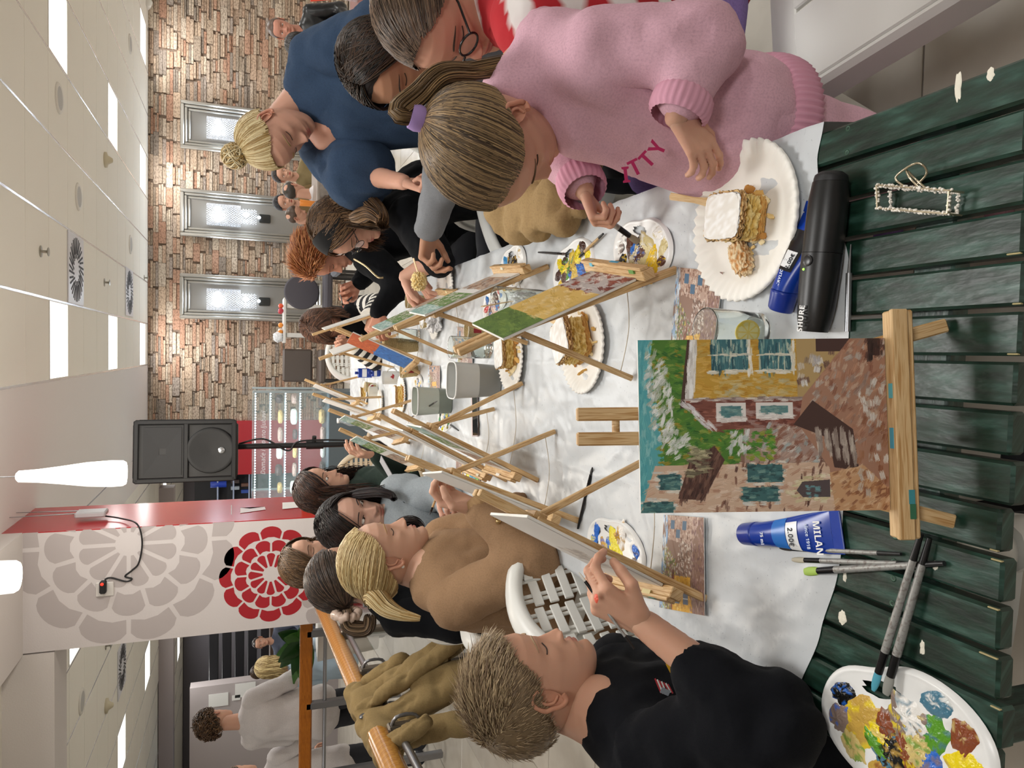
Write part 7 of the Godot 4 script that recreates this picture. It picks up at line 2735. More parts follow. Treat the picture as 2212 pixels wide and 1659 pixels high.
# ---------------------------------------------------------------- chairs
func chair_parts(called: String, label: String, m: Material, woven: bool) -> Node3D:   # sitter looks to +z
	var t := thing(called, label, "chair", Vector3.ZERO, "plastic armchairs")
	t.set_meta("stem", called)
	var b := MB.new()
	var rows := []
	for q: Array in [[-0.215, 0.0], [-0.2, 0.012], [0.1, 0.004], [0.2, 0.008], [0.235, -0.006], [0.24, -0.05]]:
		var row := PackedVector3Array()
		for k in 13:
			var u := k / 6.0 - 1.0
			row.append(Vector3(u * (0.235 + 0.02 * q[0]), 0.43 + q[1] + 0.012 * u * u - (0.05 if absf(u) > 0.99 else 0.0), q[0]))
		rows.append(row)
	b.grid(rows)
	b.box(Vector3(0, 0.405, 0.0), Vector3(0.44, 0.03, 0.4), 0.012)
	obj(b, m, "seat", t)
	for sx: float in [-1.0, 1.0]:
		for sz: float in [-1.0, 1.0]:
			var l := MB.new()
			var a := Vector3(sx * 0.225, 0.43, sz * 0.2)
			l.tube(PackedVector3Array([a, a.lerp(Vector3(sx * 0.265, 0, sz * 0.25), 0.5), Vector3(sx * 0.265, 0.001, sz * 0.25)]), [0.04, 0.03, 0.022], 10)
			obj(l, m, "leg", t)
		var arm := MB.new()
		arm.tube(curve([Vector3(sx * 0.2, 0.66, -0.265), Vector3(sx * 0.265, 0.655, -0.12), Vector3(sx * 0.285, 0.65, 0.08), Vector3(sx * 0.272, 0.62, 0.19), Vector3(sx * 0.245, 0.5, 0.215), Vector3(sx * 0.235, 0.43, 0.2)], 5), 0.026, 10, true, 0.6)
		obj(arm, m, "armrest", t)
	var back := func(u: float, v: float) -> Vector3:   # u -1..1 across, v 0..1 up the back
		var half := 0.215 - 0.012 * v
		return Vector3(u * half, 0.43 + 0.43 * v, -0.2 - 0.1 * v - 0.03 * (1.0 - u * u))
	var fp := []
	for k in 19:
		var a := PI * k / 18
		fp.append(back.call(-cos(a) * (1.0 if sin(a) < 0.9 else 1.0), pow(sin(a), 0.42)))
	var fr := MB.new()
	fr.tube(curve(fp, 2), 0.028, 10, true, 0.6)
	var frame := obj(fr, m, "back_frame", t)
	if woven:
		var strip := func(a: Vector3, c: Vector3, w: float) -> void:
			var s := MB.new()
			s.bar(a, c, w, 0.006, (c - a).cross(Vector3(0, 0.2, 1)), 0.0015)
			obj(s, m, "strip", frame)
		for k in 8:
			var u := -0.84 + 0.24 * k
			var top := pow(sqrt(1.0 - u * u), 0.42)
			for o: float in [-0.03, 0.03]:
				strip.call(back.call(u + o, 0.12), back.call(u + o, top), 0.008)
		for k in 11:
			var v := 0.14 + 0.075 * k
			var half := sqrt(maxf(0.0, 1.0 - pow(v, 4.7)))
			for j in 4:
				var u0 := -half + half * 0.5 * j
				strip.call(back.call(u0, v + 0.012 * (j % 2)) + Vector3(0, 0, 0.005), back.call(u0 + half * 0.46, v + 0.012 * (j % 2)) + Vector3(0, 0, 0.005), 0.02)
	else:
		for k in 5:
			var s := MB.new()
			var u := -0.64 + 0.32 * k
			s.bar(back.call(u, 0.02), back.call(u, pow(sqrt(1.0 - u * u), 0.42)), 0.05, 0.008, Vector3.RIGHT, 0.002)
			obj(s, m, "back_slat", frame)
	return t

func build_chairs() -> void:
	var white := mat("chair_white", hx("e3e3de"), 0.38)
	var a := chair_parts("armchair", "white woven plastic armchair standing empty beside the boy", white, true)
	a.transform = Transform3D(Basis(Vector3.UP, 1.0).scaled(Vector3.ONE * 1.03), Vector3(-0.27, 0, -1.25))
	for q: Array in [["white woven plastic armchair under the woman in the camel blazer", -0.45, -1.84, 1.5], ["white woven plastic armchair under the woman with the scrunchie", -0.6, -2.33, 1.45], ["white woven plastic armchair behind the woman in the denim jacket", -0.68, -2.8, 1.5], ["white woven plastic armchair standing empty on the right bank", 0.62, -2.2, -0.7], ["white woven plastic armchair under the boy", -0.44, -0.95, 1.5], ["white woven plastic armchair at the head of the table", 0.0, -5.3, 0.1], ["white woven plastic armchair under the red-haired woman", 0.72, -3.2, -1.5], ["white woven plastic armchair under the headband woman", 0.78, -2.62, -1.5]]:
		var c := copy(a, q[0])
		c.transform = Transform3D(Basis(Vector3.UP, q[3]), Vector3(q[1], 0, q[2]))
	var be := chair_parts("armchair", "beige plastic armchair by the glass counter", mat("chair_beige", hx("cdbba0"), 0.5), true)
	be.transform = Transform3D(Basis(Vector3.UP, 0.4), Vector3(-0.78, 0, -4.7))
	# the chair behind the girl, its seat with slots
	var sl := thing("armchair", "white plastic armchair with a slotted seat behind the girl in pink", "chair", Vector3.ZERO, "plastic armchairs")
	var xf := Transform3D(Basis(Vector3.UP, -1.45), Vector3(0.77, 0, -1.0))
	for k in 6:
		var s := MB.new()
		var z: float = [-0.17, -0.075, -0.035, 0.005, 0.045, 0.145][k]
		s.box(Vector3(0, 0.43, z), Vector3(0.36, 0.014, [0.14, 0.034, 0.034, 0.034, 0.034, 0.15][k]), 0.003)
		obj(s, white, "seat_panel", sl)
	for q: float in [-1.0, 1.0]:
		var s := MB.new()
		s.box(Vector3(q * 0.21, 0.43, 0), Vector3(0.07, 0.014, 0.46), 0.003)
		obj(s, white, "seat_panel", sl)
		for z: float in [-1.0, 1.0]:
			var l := MB.new()
			l.tube(PackedVector3Array([Vector3(q * 0.225, 0.44, z * 0.2), Vector3(q * 0.25, 0.22, z * 0.235), Vector3(q * 0.275, 0.001, z * 0.27)]), [0.05, 0.04, 0.028], 12)
			obj(l, white, "leg", sl)
		var ar := MB.new()
		ar.tube(curve([Vector3(q * 0.22, 0.68, -0.25), Vector3(q * 0.28, 0.665, 0.0), Vector3(q * 0.27, 0.62, 0.2), Vector3(q * 0.24, 0.44, 0.2)], 6), 0.034, 12, true, 0.6)
		obj(ar, white, "armrest", sl)
		var ap := MB.new()
		ap.box(Vector3(q * 0.24, 0.40, 0), Vector3(0.02, 0.06, 0.44), 0.006)
		obj(ap, white, "apron", sl)
	var apf := MB.new()
	apf.box(Vector3(0, 0.395, 0.225), Vector3(0.46, 0.08, 0.025), 0.01)
	obj(apf, white, "apron", sl)
	var bk := MB.new()
	bk.box(Vector3(0, 0.66, -0.25), Vector3(0.44, 0.42, 0.02), 0.01, Basis(Vector3.RIGHT, -0.2))
	obj(bk, white, "backrest", sl)
	sl.transform = xf
	# cloths hung over chairs
	var coat := MB.new()
	var sd := Sdf.new(P(1165, 440, 1.6) - Vector3.ONE * 0.3, P(1165, 440, 1.6) + Vector3.ONE * 0.3, 0.01)
	for q: Array in [[1075, 410, 1.78, 1230, 400, 1.5, 0.05], [1085, 455, 1.75, 1240, 445, 1.5, 0.045], [1100, 500, 1.72, 1225, 480, 1.52, 0.035], [1090, 375, 1.75, 1260, 350, 1.5, 0.05]]:
		sd.cap(P(q[0], q[1], q[2]), P(q[3], q[4], q[5]), q[6], q[6] * 0.8, 0.018)
	sd.mesh(coat)
	wrinkle(coat, 0, 0.016, 12.0, 7, Vector3(1, 0.5, 1))
	single("beige_coat", "folded beige coat on the right bank beside the palettes", "coat", coat, cloth("beige_cotton", hx("a58a62"), 160.0, 0.6))

# ---------------------------------------------------------------- loudspeaker, lamps and fittings
func build_fittings() -> void:
	var bl := mat("speaker_black", hx("101012"), 0.5)
	tri_normal(bl, noise_tex("clothbump", 0.09, true), Vector3.ONE * 12.0, 0.3)
	var c := P(402, 974, 4.4)
	var sp := thing("loudspeaker", "black loudspeaker on a tall stand before the red wall", "loudspeaker", c)
	var bs := Basis(Vector3.UP, 0.1)
	var put := func(b: MB, m: Material, called: String) -> void:
		var o := obj(b, m, called, sp)
		o.basis = bs
	var b := MB.new()
	b.box(Vector3(0, 0, -0.15), Vector3(0.385, 0.59, 0.3), 0.035)
	put.call(b, bl, "cabinet")
	for q: Array in [[0, 0.272, 0.37, 0.03], [0, -0.272, 0.37, 0.03], [0.175, 0, 0.03, 0.56], [-0.175, 0, 0.03, 0.56], [0, 0.0, 0.34, 0.03]]:
		b = MB.new()
		b.box(Vector3(q[0], q[1], 0.01), Vector3(q[2], q[3], 0.022), 0.006)
		put.call(b, mat("speaker_trim", hx("0d0d0f"), 0.6), "frame_bar")
	b = MB.new()
	for k in 4:   # horn flare
		var a := PI / 4 + k * PI / 2
		var p := func(ang: float, w: float, h: float, z: float) -> Vector3: return Vector3(signf(cos(ang)) * w, 0.13 + signf(sin(ang)) * h, z)
		b.face([p.call(a, 0.145, 0.105, 0.01), p.call(a, 0.02, 0.02, -0.0 - 0.12 + 0.125), p.call(a + PI / 2, 0.02, 0.02, 0.005), p.call(a + PI / 2, 0.145, 0.105, 0.01)])
	put.call(b, mat("horn_black", hx("101013"), 0.6), "horn")
	b = MB.new()
	b.lathe([Vector2(0.0, 0.004), Vector2(0.05, 0.006), Vector2(0.12, 0.014), Vector2(0.135, 0.016), Vector2(0.14, 0.01)], 40, Transform3D(Basis(Vector3.RIGHT, PI / 2), Vector3(0, -0.14, 0.004)))
	put.call(b, mat("woofer_grille", hx("0c0c0e"), 0.6), "woofer")
	b = MB.new()
	b.lathe([Vector2(0.0, 0.004), Vector2(0.014, 0.003), Vector2(0.019, 0.0)], 20, Transform3D(Basis(Vector3.RIGHT, PI / 2), Vector3(0.0, -0.2, 0.022)))
	put.call(b, mat("badge", hx("c8ccd0"), 0.2, 0.8), "badge")
	var st := thing("speaker_stand", "black tripod stand carrying the loudspeaker", "speaker stand", Vector3(c.x, 0, c.z - 0.15))
	b = MB.new()
	b.tube(PackedVector3Array([Vector3(0, 0.35, 0), Vector3(0, c.y - 0.29, 0)]), 0.018, 14)
	obj(b, bl, "pole", st)
	b = MB.new()
	b.tube(PackedVector3Array([Vector3(0, 0.95, 0), Vector3(0, 1.06, 0)]), 0.027, 14)
	obj(b, bl, "collar", st)
	b = MB.new()
	b.tube(PackedVector3Array([Vector3(0, 1.01, 0), Vector3(0.06, 1.01, 0.02)]), 0.014, 10)
	obj(b, bl, "knob", st)
	for k in 3:
		var a := TAU * k / 3 + 0.5
		b = MB.new()
		b.tube(PackedVector3Array([Vector3(0, 0.72, 0), Vector3(cos(a) * 0.45, 0.015, sin(a) * 0.45)]), 0.012, 8)
		obj(b, bl, "leg", st)
	b = MB.new()
	b.tube(curve([Vector3(0.02, c.y - 0.3, 0.02), Vector3(0.05, c.y - 0.45, 0.03), Vector3(-0.03, c.y - 0.6, 0.025), Vector3(0.03, 1.1, 0.025), Vector3(0.03, 0.8, 0.02), Vector3(0.0, 0.5, 0.02)], 8), 0.006, 6)
	obj(b, bl, "cable", st)
	# pendant lamps
	for q: Array in [["white glass pendant lamp hanging before the loudspeaker", P(272, 1022, 3.4), 0.44], ["white glass pendant lamp hanging from the beam by the pillar", P(40, 1245, 2.7), 0.44]]:
		var at: Vector3 = q[1]
		var t := thing("pendant_lamp", q[0], "lamp", at, "pendant lamps")
		var h: float = q[2]
		b = MB.new()
		b.lathe([Vector2(0.052, 0.0), Vector2(0.06, 0.012), Vector2(0.062, 0.06), Vector2(0.056, 0.16), Vector2(0.042, 0.26), Vector2(0.03, 0.36), Vector2(0.026, h - 0.01), Vector2(0.015, h)], 36)
		obj(b, glow("pendant_glass_lamp", Color(1.0, 0.985, 0.96), 1.3), "shade", t)
		b = MB.new()
		b.tube(PackedVector3Array([Vector3(0, h, 0), Vector3(0, CE - at.y - 0.1 if at.x > -1.09 else 0.2, 0)]), 0.0025, 6)
		obj(b, mat("steel", hx("9a9ca0"), 0.3, 0.8), "wire", t)
		var l := OmniLight3D.new()
		l.name = "pendant_light"
		l.light_energy = 0.6
		l.light_color = Color(1, 0.96, 0.9)
		l.light_size = 0.06
		l.omni_range = 12.0
		l.shadow_enabled = true
		t.add_child(l)
		l.position = Vector3(0, -0.07, 0)
	# radio receiver, cable and plug on the pillar
	var rc := thing("radio_receiver", "small silver radio receiver with two aerials on the pillar's red side", "receiver", on_x(198, 1112, -1.06))
	b = MB.new()
	b.box(Vector3(0.01, 0, 0), Vector3(0.035, 0.17, 0.12), 0.008)
	obj(b, mat("receiver_grey", hx("b8b8bc"), 0.4), "case", rc)
	for k in 2:
		b = MB.new()
		b.tube(PackedVector3Array([Vector3(0.02, 0.08, -0.04 + 0.08 * k), Vector3(0.03, 0.44, -0.03 + 0.14 * k)]), [0.004, 0.002], 6)
		obj(b, mats["steel"], "aerial", rc)
	var cb := MB.new()
	var fz := -4.83
	cb.tube(curve([on_x(222, 1114, -1.07), on_x(262, 1120, -1.075), on_z(296, 1132, fz), on_z(307, 1170, fz), on_z(300, 1215, fz), on_z(285, 1232, fz), on_z(270, 1245, fz), on_z(285, 1250, fz), on_z(272, 1256, fz), on_z(240, 1248, fz), on_z(226, 1252, fz)], 6), 0.005, 6)
	single("power_cable", "black power cable trailing over the pillar to its socket", "cable", cb, mat("cable_black", hx("17171a"), 0.5))
	var so := thing("wall_socket", "white double wall socket on the pillar", "socket", on_z(227, 1272, -4.838))
	b = MB.new()
	b.box(Vector3(0, 0, 0.006), Vector3(0.085, 0.095, 0.014), 0.004)
	obj(b, mat("socket_white", hx("d8d4d0"), 0.4), "plate", so)
	var pg := thing("power_adapter", "black power adapter with a red light in the pillar's socket", "adapter", on_z(224, 1266, -4.82))
	b = MB.new()
	b.box(Vector3(0, 0, 0.02), Vector3(0.075, 0.036, 0.045), 0.008)
	obj(b, mats["cable_black"], "adapter_body", pg)
	b = MB.new()
	b.ball(Vector3(0.024, 0.002, 0.044), Vector3.ONE * 0.009, 10)
	obj(b, glow("led_red", hx("ff2a1c"), 3.0), "indicator_light", pg)
	# round things in the ceiling
	var wm := mat("fitting_white", hx("d9d5cc"), 0.5)
	var dk := mat("fitting_dark", hx("2c2c30"), 0.6)
	for q: Array in [["round ceiling loudspeaker beside the smoke detector", 168, 425], ["round ceiling loudspeaker near the right edge of the tiles", 126, 212], ["round ceiling loudspeaker close to the wall corner", 280, 95], ["round ceiling loudspeaker near the stone wall", 281, 528], ["round ceiling loudspeaker of the second hall", 175, 1515]]:
		var t := thing("ceiling_speaker", q[0], "speaker", on_y(q[1], q[2], CE), "round ceiling loudspeakers")
		b = MB.new()
		b.lathe([Vector2(0.0, -0.012), Vector2(0.085, -0.012), Vector2(0.1, -0.016), Vector2(0.112, -0.008), Vector2(0.114, 0.0)], 32)
		obj(b, wm, "rim", t)
		b = MB.new()
		b.lathe([Vector2(0.0, -0.0125), Vector2(0.085, -0.0125)], 32)
		obj(b, mat("speaker_mesh", hx("b4b2ae"), 0.7), "grille", t)
	for q: Array in [["swirl air diffuser with black slots between the light panels", 162, 583], ["swirl air diffuser near the stone wall", 278, 632], ["swirl air diffuser of the second hall", 262, 1440]]:
		var t := thing("air_diffuser", q[0], "air vent", on_y(q[1], q[2], CE), "swirl air diffusers")
		b = MB.new()
		b.box(Vector3(0, -0.006, 0), Vector3(TP - 0.02, 0.01, TP - 0.02), 0.002)
		obj(b, mat("diffuser_plate", hx("d4d4da"), 0.4), "plate", t)
		for k in 32:
			b = MB.new()
			var a := TAU * k / 32
			var r0 := 0.13 if k % 2 == 0 else 0.09
			b.box(Vector3(r0 + (0.26 - r0) * 0.5, -0.0115, 0).rotated(Vector3.UP, a), Vector3(0.26 - r0, 0.004, 0.016), 0.0, Basis(Vector3.UP, a + 0.25))
			obj(b, dk, "slot", t)
	for q: Array in [["sprinkler head beside the swirl diffuser", 87, 543], ["sprinkler head between the two diffusers", 225, 610], ["sprinkler head near the far light panel", 311, 600], ["sprinkler head of the second hall", 228, 1395]]:
		var t := thing("sprinkler", q[0], "sprinkler", on_y(q[1], q[2], CE), "sprinkler heads")
		b = MB.new()
		b.lathe([Vector2(0.0, -0.05), Vector2(0.03, -0.05), Vector2(0.03, -0.046), Vector2(0.01, -0.04), Vector2(0.01, -0.008), Vector2(0.04, -0.006), Vector2(0.04, 0.0)], 16)
		obj(b, mat("sprinkler_metal", hx("a8a498"), 0.35, 0.6), "head", t)
	for q: Array in [["conical smoke detector beside the exit plate", 226, 345], ["smoke detector of the second hall", 228, 1525]]:
		var t := thing("smoke_detector", q[0], "smoke detector", on_y(q[1], q[2], CE), "smoke detectors")
		b = MB.new()
		b.lathe([Vector2(0.0, -0.075), Vector2(0.02, -0.07), Vector2(0.045, -0.03), Vector2(0.075, -0.02), Vector2(0.075, 0.0)], 24)
		obj(b, mat("detector_cream", hx("c9bfa4"), 0.5), "cone", t)
	var cam := thing("security_camera", "white security camera in the corner above the stone wall", "camera", on_z(318, 12, -11.3))
	b = MB.new()
	b.tube(PackedVector3Array([Vector3(0, 0.02, -0.1), Vector3(0, 0, 0.0), Vector3(0, -0.03, 0.12)]), [0.03, 0.05, 0.05], 16)
	obj(b, wm, "camera_body", cam)
	# tall panels with crystal wall lamps
	var silver := mat("silver_frame", hx("b8b4ac"), 0.28, 0.85)
	var satin := mat("satin_panel", hx("807c76"), 0.5, 0.3)
	for k in 3:
		var x0: float = [0.41, 1.585, 2.815][k]
		var x1: float = [1.055, 2.255, 3.49][k]
		var y1 := 2.33
		var y0 := 0.35
		var t := thing("wall_panel", ["silver-framed satin wall panel behind the fringe woman", "silver-framed satin wall panel behind the guests at the far table", "silver-framed satin wall panel behind the woman in blue"][k], "wall panel", Vector3((x0 + x1) * 0.5, y0, ZW + 0.06), "silver wall panels")
		var w := x1 - x0
		var h := y1 - y0
		b = MB.new()
		b.box(Vector3(0, h * 0.5, 0), Vector3(w - 0.1, h - 0.1, 0.02), 0.0)
		obj(b, satin, "satin_field", t)
		for lv in 3:
			var m: float = [0.025, 0.07, 0.115][lv]
			var th: float = [0.05, 0.04, 0.035][lv]
			var dz: float = [0.07, 0.05, 0.035][lv]
			for s: float in [-1.0, 1.0]:
				b = MB.new()
				b.box(Vector3(s * (w * 0.5 - m), h * 0.5, dz * 0.5), Vector3(th, h - 2.0 * m + th, dz), 0.012)
				obj(b, silver, "moulding", t)
				b = MB.new()
				b.box(Vector3(0, h * 0.5 + s * (h * 0.5 - m), dz * 0.5), Vector3(w - 2.0 * m - th, th, dz), 0.012)
				obj(b, silver, "moulding", t)
		var lt := on_z(448, [646, 462, 275][k], ZW + 0.1)
		var la := thing("wall_lamp", ["crystal wall lamp behind the fringe woman", "crystal wall lamp behind the guests at the far table", "crystal wall lamp beside the bun of the woman in blue"][k], "wall lamp", lt, "crystal wall lamps")
		b = MB.new()
		rng.seed = 9
		for r in 34:
			for j in 15:
				var a := PI * (j + 0.5 * (r % 2)) / 14.0
				if r > 22 and (j < 4 or j > 10):
					continue
				b.ball(Vector3(cos(a) * 0.15, -0.02 * r, sin(a) * 0.09), Vector3.ONE * 0.0085, 6)
		var cr := obj(b, mat("crystal", hx("e9eef8"), 0.08, 0.3), "crystal_curtain", la)
		cr.set_meta("kind", "stuff")
		b = MB.new()
		b.box(Vector3(0, -0.78, -0.02), Vector3(0.12, 0.16, 0.04), 0.01)
		obj(b, mat("lamp_mount", hx("3a3a38"), 0.3, 0.6), "mount", la)
		for j in 4:
			var bp: Vector3 = [Vector3(-0.08, -0.14, 0.05), Vector3(0.08, -0.14, 0.05), Vector3(0.02, -0.52, 0.06), Vector3(0.0, -0.7, 0.05)][j]
			b = MB.new()
			b.ball(bp, Vector3(0.035, 0.05, 0.035) if j < 3 else Vector3.ONE * 0.025, 12)
			obj(b, glow("bulb_lamp_cold", Color(0.9, 0.95, 1.0), 5.0), "bulb", la)
			if j in [0, 2]:
				var l := OmniLight3D.new()
				l.name = "bulb_light"
				l.light_color = Color(0.88, 0.94, 1.0)
				l.light_energy = 0.22
				l.light_size = 0.05
				l.omni_range = 14.0
				l.shadow_enabled = true
				la.add_child(l, true)
				l.position = bp + Vector3(0.08 if j == 0 else 0.0, 0, 0.09)

# ---------------------------------------------------------------- the left side: railings, hall and counter
func build_hall() -> void:
	var oak := wood("rail_oak", hx("c08a3c"), hx("9a6424"), 0.22)
	var steel := mat("rail_steel", hx("8f8f92"), 0.3, 0.8)
	var a := on_y(688, 1296, 0.98)
	var c := on_y(868, 1700, 0.98)
	var rl := thing("handrail", "round oak handrail running from the pillar, coat hung over it", "handrail", a)
	var d := (c - a)
	var b := MB.new()
	b.tube(PackedVector3Array([a, a + d * 0.25, a + d * 0.5, a + d * 0.75, c]), 0.042, 20)
	part(rl, "rail", b, oak)
	b = MB.new()
	b.tube(PackedVector3Array([a - Vector3(-0.03, 0.06, 0), c - Vector3(-0.03, 0.06, 0)]), 0.014, 10)
	part(rl, "steel_bar", b, steel)
	for k in 4:
		var p := a + d * (0.12 + 0.25 * k) + Vector3(0.03, 0, 0)
		b = MB.new()
		b.box(p - Vector3(0, 0.5, 0), Vector3(0.05, 0.96, 0.05), 0.006)
		part(rl, "post", b, mat("post_bronze", hx("6a6258"), 0.35, 0.6))
		b = MB.new()
		b.tube(curve([p - Vector3(0.0, 0.03, 0), p + Vector3(0.05, -0.05, 0), p - Vector3(-0.05, 0.12, 0), p - Vector3(0, 0.14, 0)], 4), 0.007, 6)
		part(rl, "bracket", b, steel)
	for k in 3:
		var p0 := a + d * (0.14 + 0.25 * k)
		var p1 := a + d * (0.35 + 0.25 * k)
		b = MB.new()
		b.bar((p0 + Vector3(0.03, -0.5, 0)), (p1 + Vector3(0.03, -0.5, 0)), 0.72, 0.01, Vector3.UP, 0.001)
		part(rl, "glass_pane", b, glass("rail_glass", Color(0.75, 0.8, 0.78), 0.14))
	for k in 2:
		b = MB.new()
		var p := a + d * 0.02 + Vector3(0.02, 0, 0)
		b.bar(p + Vector3(0, -0.3 - 0.32 * k, 0.0), p + d * 0.16 + Vector3(0, -0.3 - 0.32 * k, 0.0), 0.28, 0.03, Vector3.UP, 0.004)
		part(rl, "red_panel", b, mat("gloss_red", hx("6a1820"), 0.15))
	# second railing across the hall
	var r0 := on_y(662, 1330, 1.03)
	var r1 := on_y(662, 1750, 1.03)
	r1.z = r0.z
	var r2 := thing("handrail", "flat orange wooden handrail before the man in the white shirt", "handrail", r0)
	b = MB.new()
	b.bar(r0 + Vector3(1.0, 0, 0), r1, 0.085, 0.05, Vector3.UP, 0.01)
	part(r2, "rail", b, wood("rail_orange", hx("b0691f"), hx("8a4c12"), 0.3))
	b = MB.new()
	b.tube(PackedVector3Array([r0 + Vector3(1.0, -0.13, 0), r1 - Vector3(0, 0.13, 0)]), 0.013, 10)
	part(r2, "steel_bar", b, steel)
	for k in 3:
		b = MB.new()
		b.box(r0.lerp(r1, 0.1 + 0.4 * k) - Vector3(0, 0.5, 0), Vector3(0.05, 1.0, 0.05), 0.006)
		part(r2, "post", b, steel)
	# trench coat over the rail
	var ct := cloth("trench_cotton", hx("8f7a54"), 180.0, 0.5)
	var ctt := thing("trench_coat", "olive beige trench coat hung over the oak handrail", "coat", on_y(800, 1500, 0.98))
	for g: Array in [["coat_body", [[775, 1500, 2.92, 838, 1628, 2.52, 0.06], [790, 1515, 2.86, 1045, 1345, 2.74, 0.05], [800, 1570, 2.72, 1030, 1460, 2.66, 0.055], [820, 1600, 2.62, 1010, 1560, 2.55, 0.05], [900, 1460, 2.74, 1060, 1440, 2.66, 0.045]]], ["front_placket", [[784, 1535, 2.76, 1035, 1352, 2.66, 0.032]]], ["sleeve", [[795, 1480, 2.92, 868, 1425, 2.9, 0.04]]], ["sleeve", [[835, 1615, 2.5, 915, 1560, 2.48, 0.035]]]]:
		b = MB.new()
		var mid := P(910, 1480, 2.7)
		var sd := Sdf.new(mid - Vector3.ONE * 0.55, mid + Vector3.ONE * 0.55, 0.012)
		for q: Array in g[1]:
			sd.cap(P(q[0], q[1], q[2]), P(q[3], q[4], q[5]), q[6], q[6] * 0.9, 0.02)
		sd.mesh(b)
		wrinkle(b, 0, 0.012, 10.0, 3, Vector3(1.2, 0.5, 1.2))
		part(ctt, g[0], b, ct)
	b = MB.new()
	b.lathe([Vector2(0, 0.004), Vector2(0.012, 0.004), Vector2(0.014, 0.0)], 16, Transform3D(Basis(Vector3.BACK, -1.1), P(783, 1547, 2.7)))
	part(ctt, "button", b, mat("button_dark", hx("2c2c30"), 0.3))
	# plant
	var pl := thing("potted_plant", "leafy green plant with broad leaves behind the second handrail", "plant", on_z(700, 1380, -5.6))
	rng.seed = 31
	for k in 14:
		var lf := MB.new()
		var base := Vector3(0, 0.1, 0)
		var dir := Vector3(rng.randf_range(-1, 0.5), rng.randf_range(0.2, 1.0), rng.randf_range(-0.3, 0.8)).normalized()
		var l := rng.randf_range(0.25, 0.42)
		var side := dir.cross(Vector3(0.2, 0.3, 1)).normalized()
		var lrows := []
		for q in 9:
			var f := q / 8.0
			var p := base + dir * l * f + Vector3(0, -0.25 * f * f * l, 0)
			var w := 0.055 * sin(pow(f, 0.8) * PI) + 0.002
			lrows.append(PackedVector3Array([p - side * w, p - side * w * 0.5 + Vector3(0, -0.006, 0), p + Vector3(0, -0.01, 0), p + side * w * 0.5 + Vector3(0, -0.006, 0), p + side * w]))
		lf.grid(lrows)
		obj(lf, mat("leaf_%d" % (k % 2), [hx("23491f"), hx("3b6a28")][k % 2], 0.35), "leaf", pl)
	b = MB.new()
	b.lathe([Vector2(0, -0.4), Vector2(0.12, -0.4), Vector2(0.16, 0.05), Vector2(0.0, 0.05)], 24)
	obj(b, mat("pot_white", hx("d8d4cc"), 0.4), "pot", pl)
	# far end of the second hall
	var dark := mat("bar_dark", hx("1d1c20"), 0.5)
	var far := thing("bar_counter", "dark bar with upright black panels far down the second hall", "bar", Vector3(-5.6, 0, -14.0))
	for k in 5:
		b = MB.new()
		b.box(Vector3(-0.6, 1.95 - 0.22 * k, 0), Vector3(2.4, 0.16, 0.1), 0.01)
		obj(b, dark, "panel", far)
	b = MB.new()
	b.box(Vector3(-0.6, 0.5, 0), Vector3(3.2, 1.0, 0.4), 0.02)
	obj(b, mat("bar_brown", hx("4a3a30"), 0.5), "counter", far)
	slab("wall_partition", Vector3(-8.6, 0, -11.9), Vector3(-5.15, 2.2, -11.7), mats["grey_wall"], "pale partition wall with notices")
	for q: Array in [["white notice with dark lettering on the partition wall", 472, 1512, 0.2, 0.28], ["two pale notices on the partition wall", 530, 1490, 0.22, 0.3], ["small notice beside the pale ones on the partition wall", 510, 1507, 0.08, 0.12]]:
		b = MB.new()
		b.box(on_z(q[1], q[2], -11.69), Vector3(q[3], q[4], 0.004), 0.0)
		single("wall_notice", q[0], "notice", b, mats["paper"], "notices on the partition")
	var sc := MB.new()
	sc.box(on_z(470, 1612, -13.0), Vector3(0.5, 0.3, 0.04), 0.01)
	single("lit_screen", "small bright screen deep in the second hall behind the man", "screen", sc, glow("far_screen", Color(0.85, 0.95, 1.0), 3.0))
	var fl := MB.new()
	var fc := on_z(470, 1630, -13.1)
	fl.box(Vector3(fc.x, 1.05, -13.1), Vector3(1.6, 2.1, 0.16), 0.01)
	single("dark_cabinet", "dark cabinet with small lights deep in the second hall", "cabinet", fl, dark)
	# bar behind the loudspeaker: blue can, shelf with jars
	var shf := thing("bar_shelf", "pale shelf of packets left of the loudspeaker", "shelf", on_z(520, 1048, -11.6))
	b = MB.new()
	b.box(Vector3(0, 0.2, -0.16), Vector3(0.6, 0.9, 0.02), 0.0)
	obj(b, dark, "back_board", shf)
	for k in 3:
		b = MB.new()
		b.box(Vector3(0, -0.12 + 0.22 * k, 0), Vector3(0.56, 0.02, 0.28), 0.003)
		obj(b, mat("shelf_pale", hx("a8b4d0"), 0.4), "board", shf)
	var can := MB.new()
	var cp := on_z(472, 1046, -11.5)
	can.lathe([Vector2(0, -0.11), Vector2(0.05, -0.11), Vector2(0.05, 0.11), Vector2(0, 0.11)], 20, Transform3D(Basis.IDENTITY, cp))
	single("blue_can", "bright blue can on the bar beside the loudspeaker", "can", can, mat("can_blue", hx("1c3fb0"), 0.3))
	for k in 4:
		var pk := MB.new()
		pk.box(on_z(508 + k % 2 * 22, 1040 + k * 7, -11.5), Vector3(0.05, 0.12, 0.06), 0.005)
		single("packet", ["dark packet on the upper bar shelf", "brown packet on the lower bar shelf", "pale packet on the upper bar shelf", "blue packet on the lower bar shelf"][k], "packet", pk, mat("packet_%d" % k, [hx("3a2c2c"), hx("6a4a3c"), hx("9aa4b0"), hx("2a4a9c")][k], 0.5), "packets on the bar shelf")
	build_cooler()

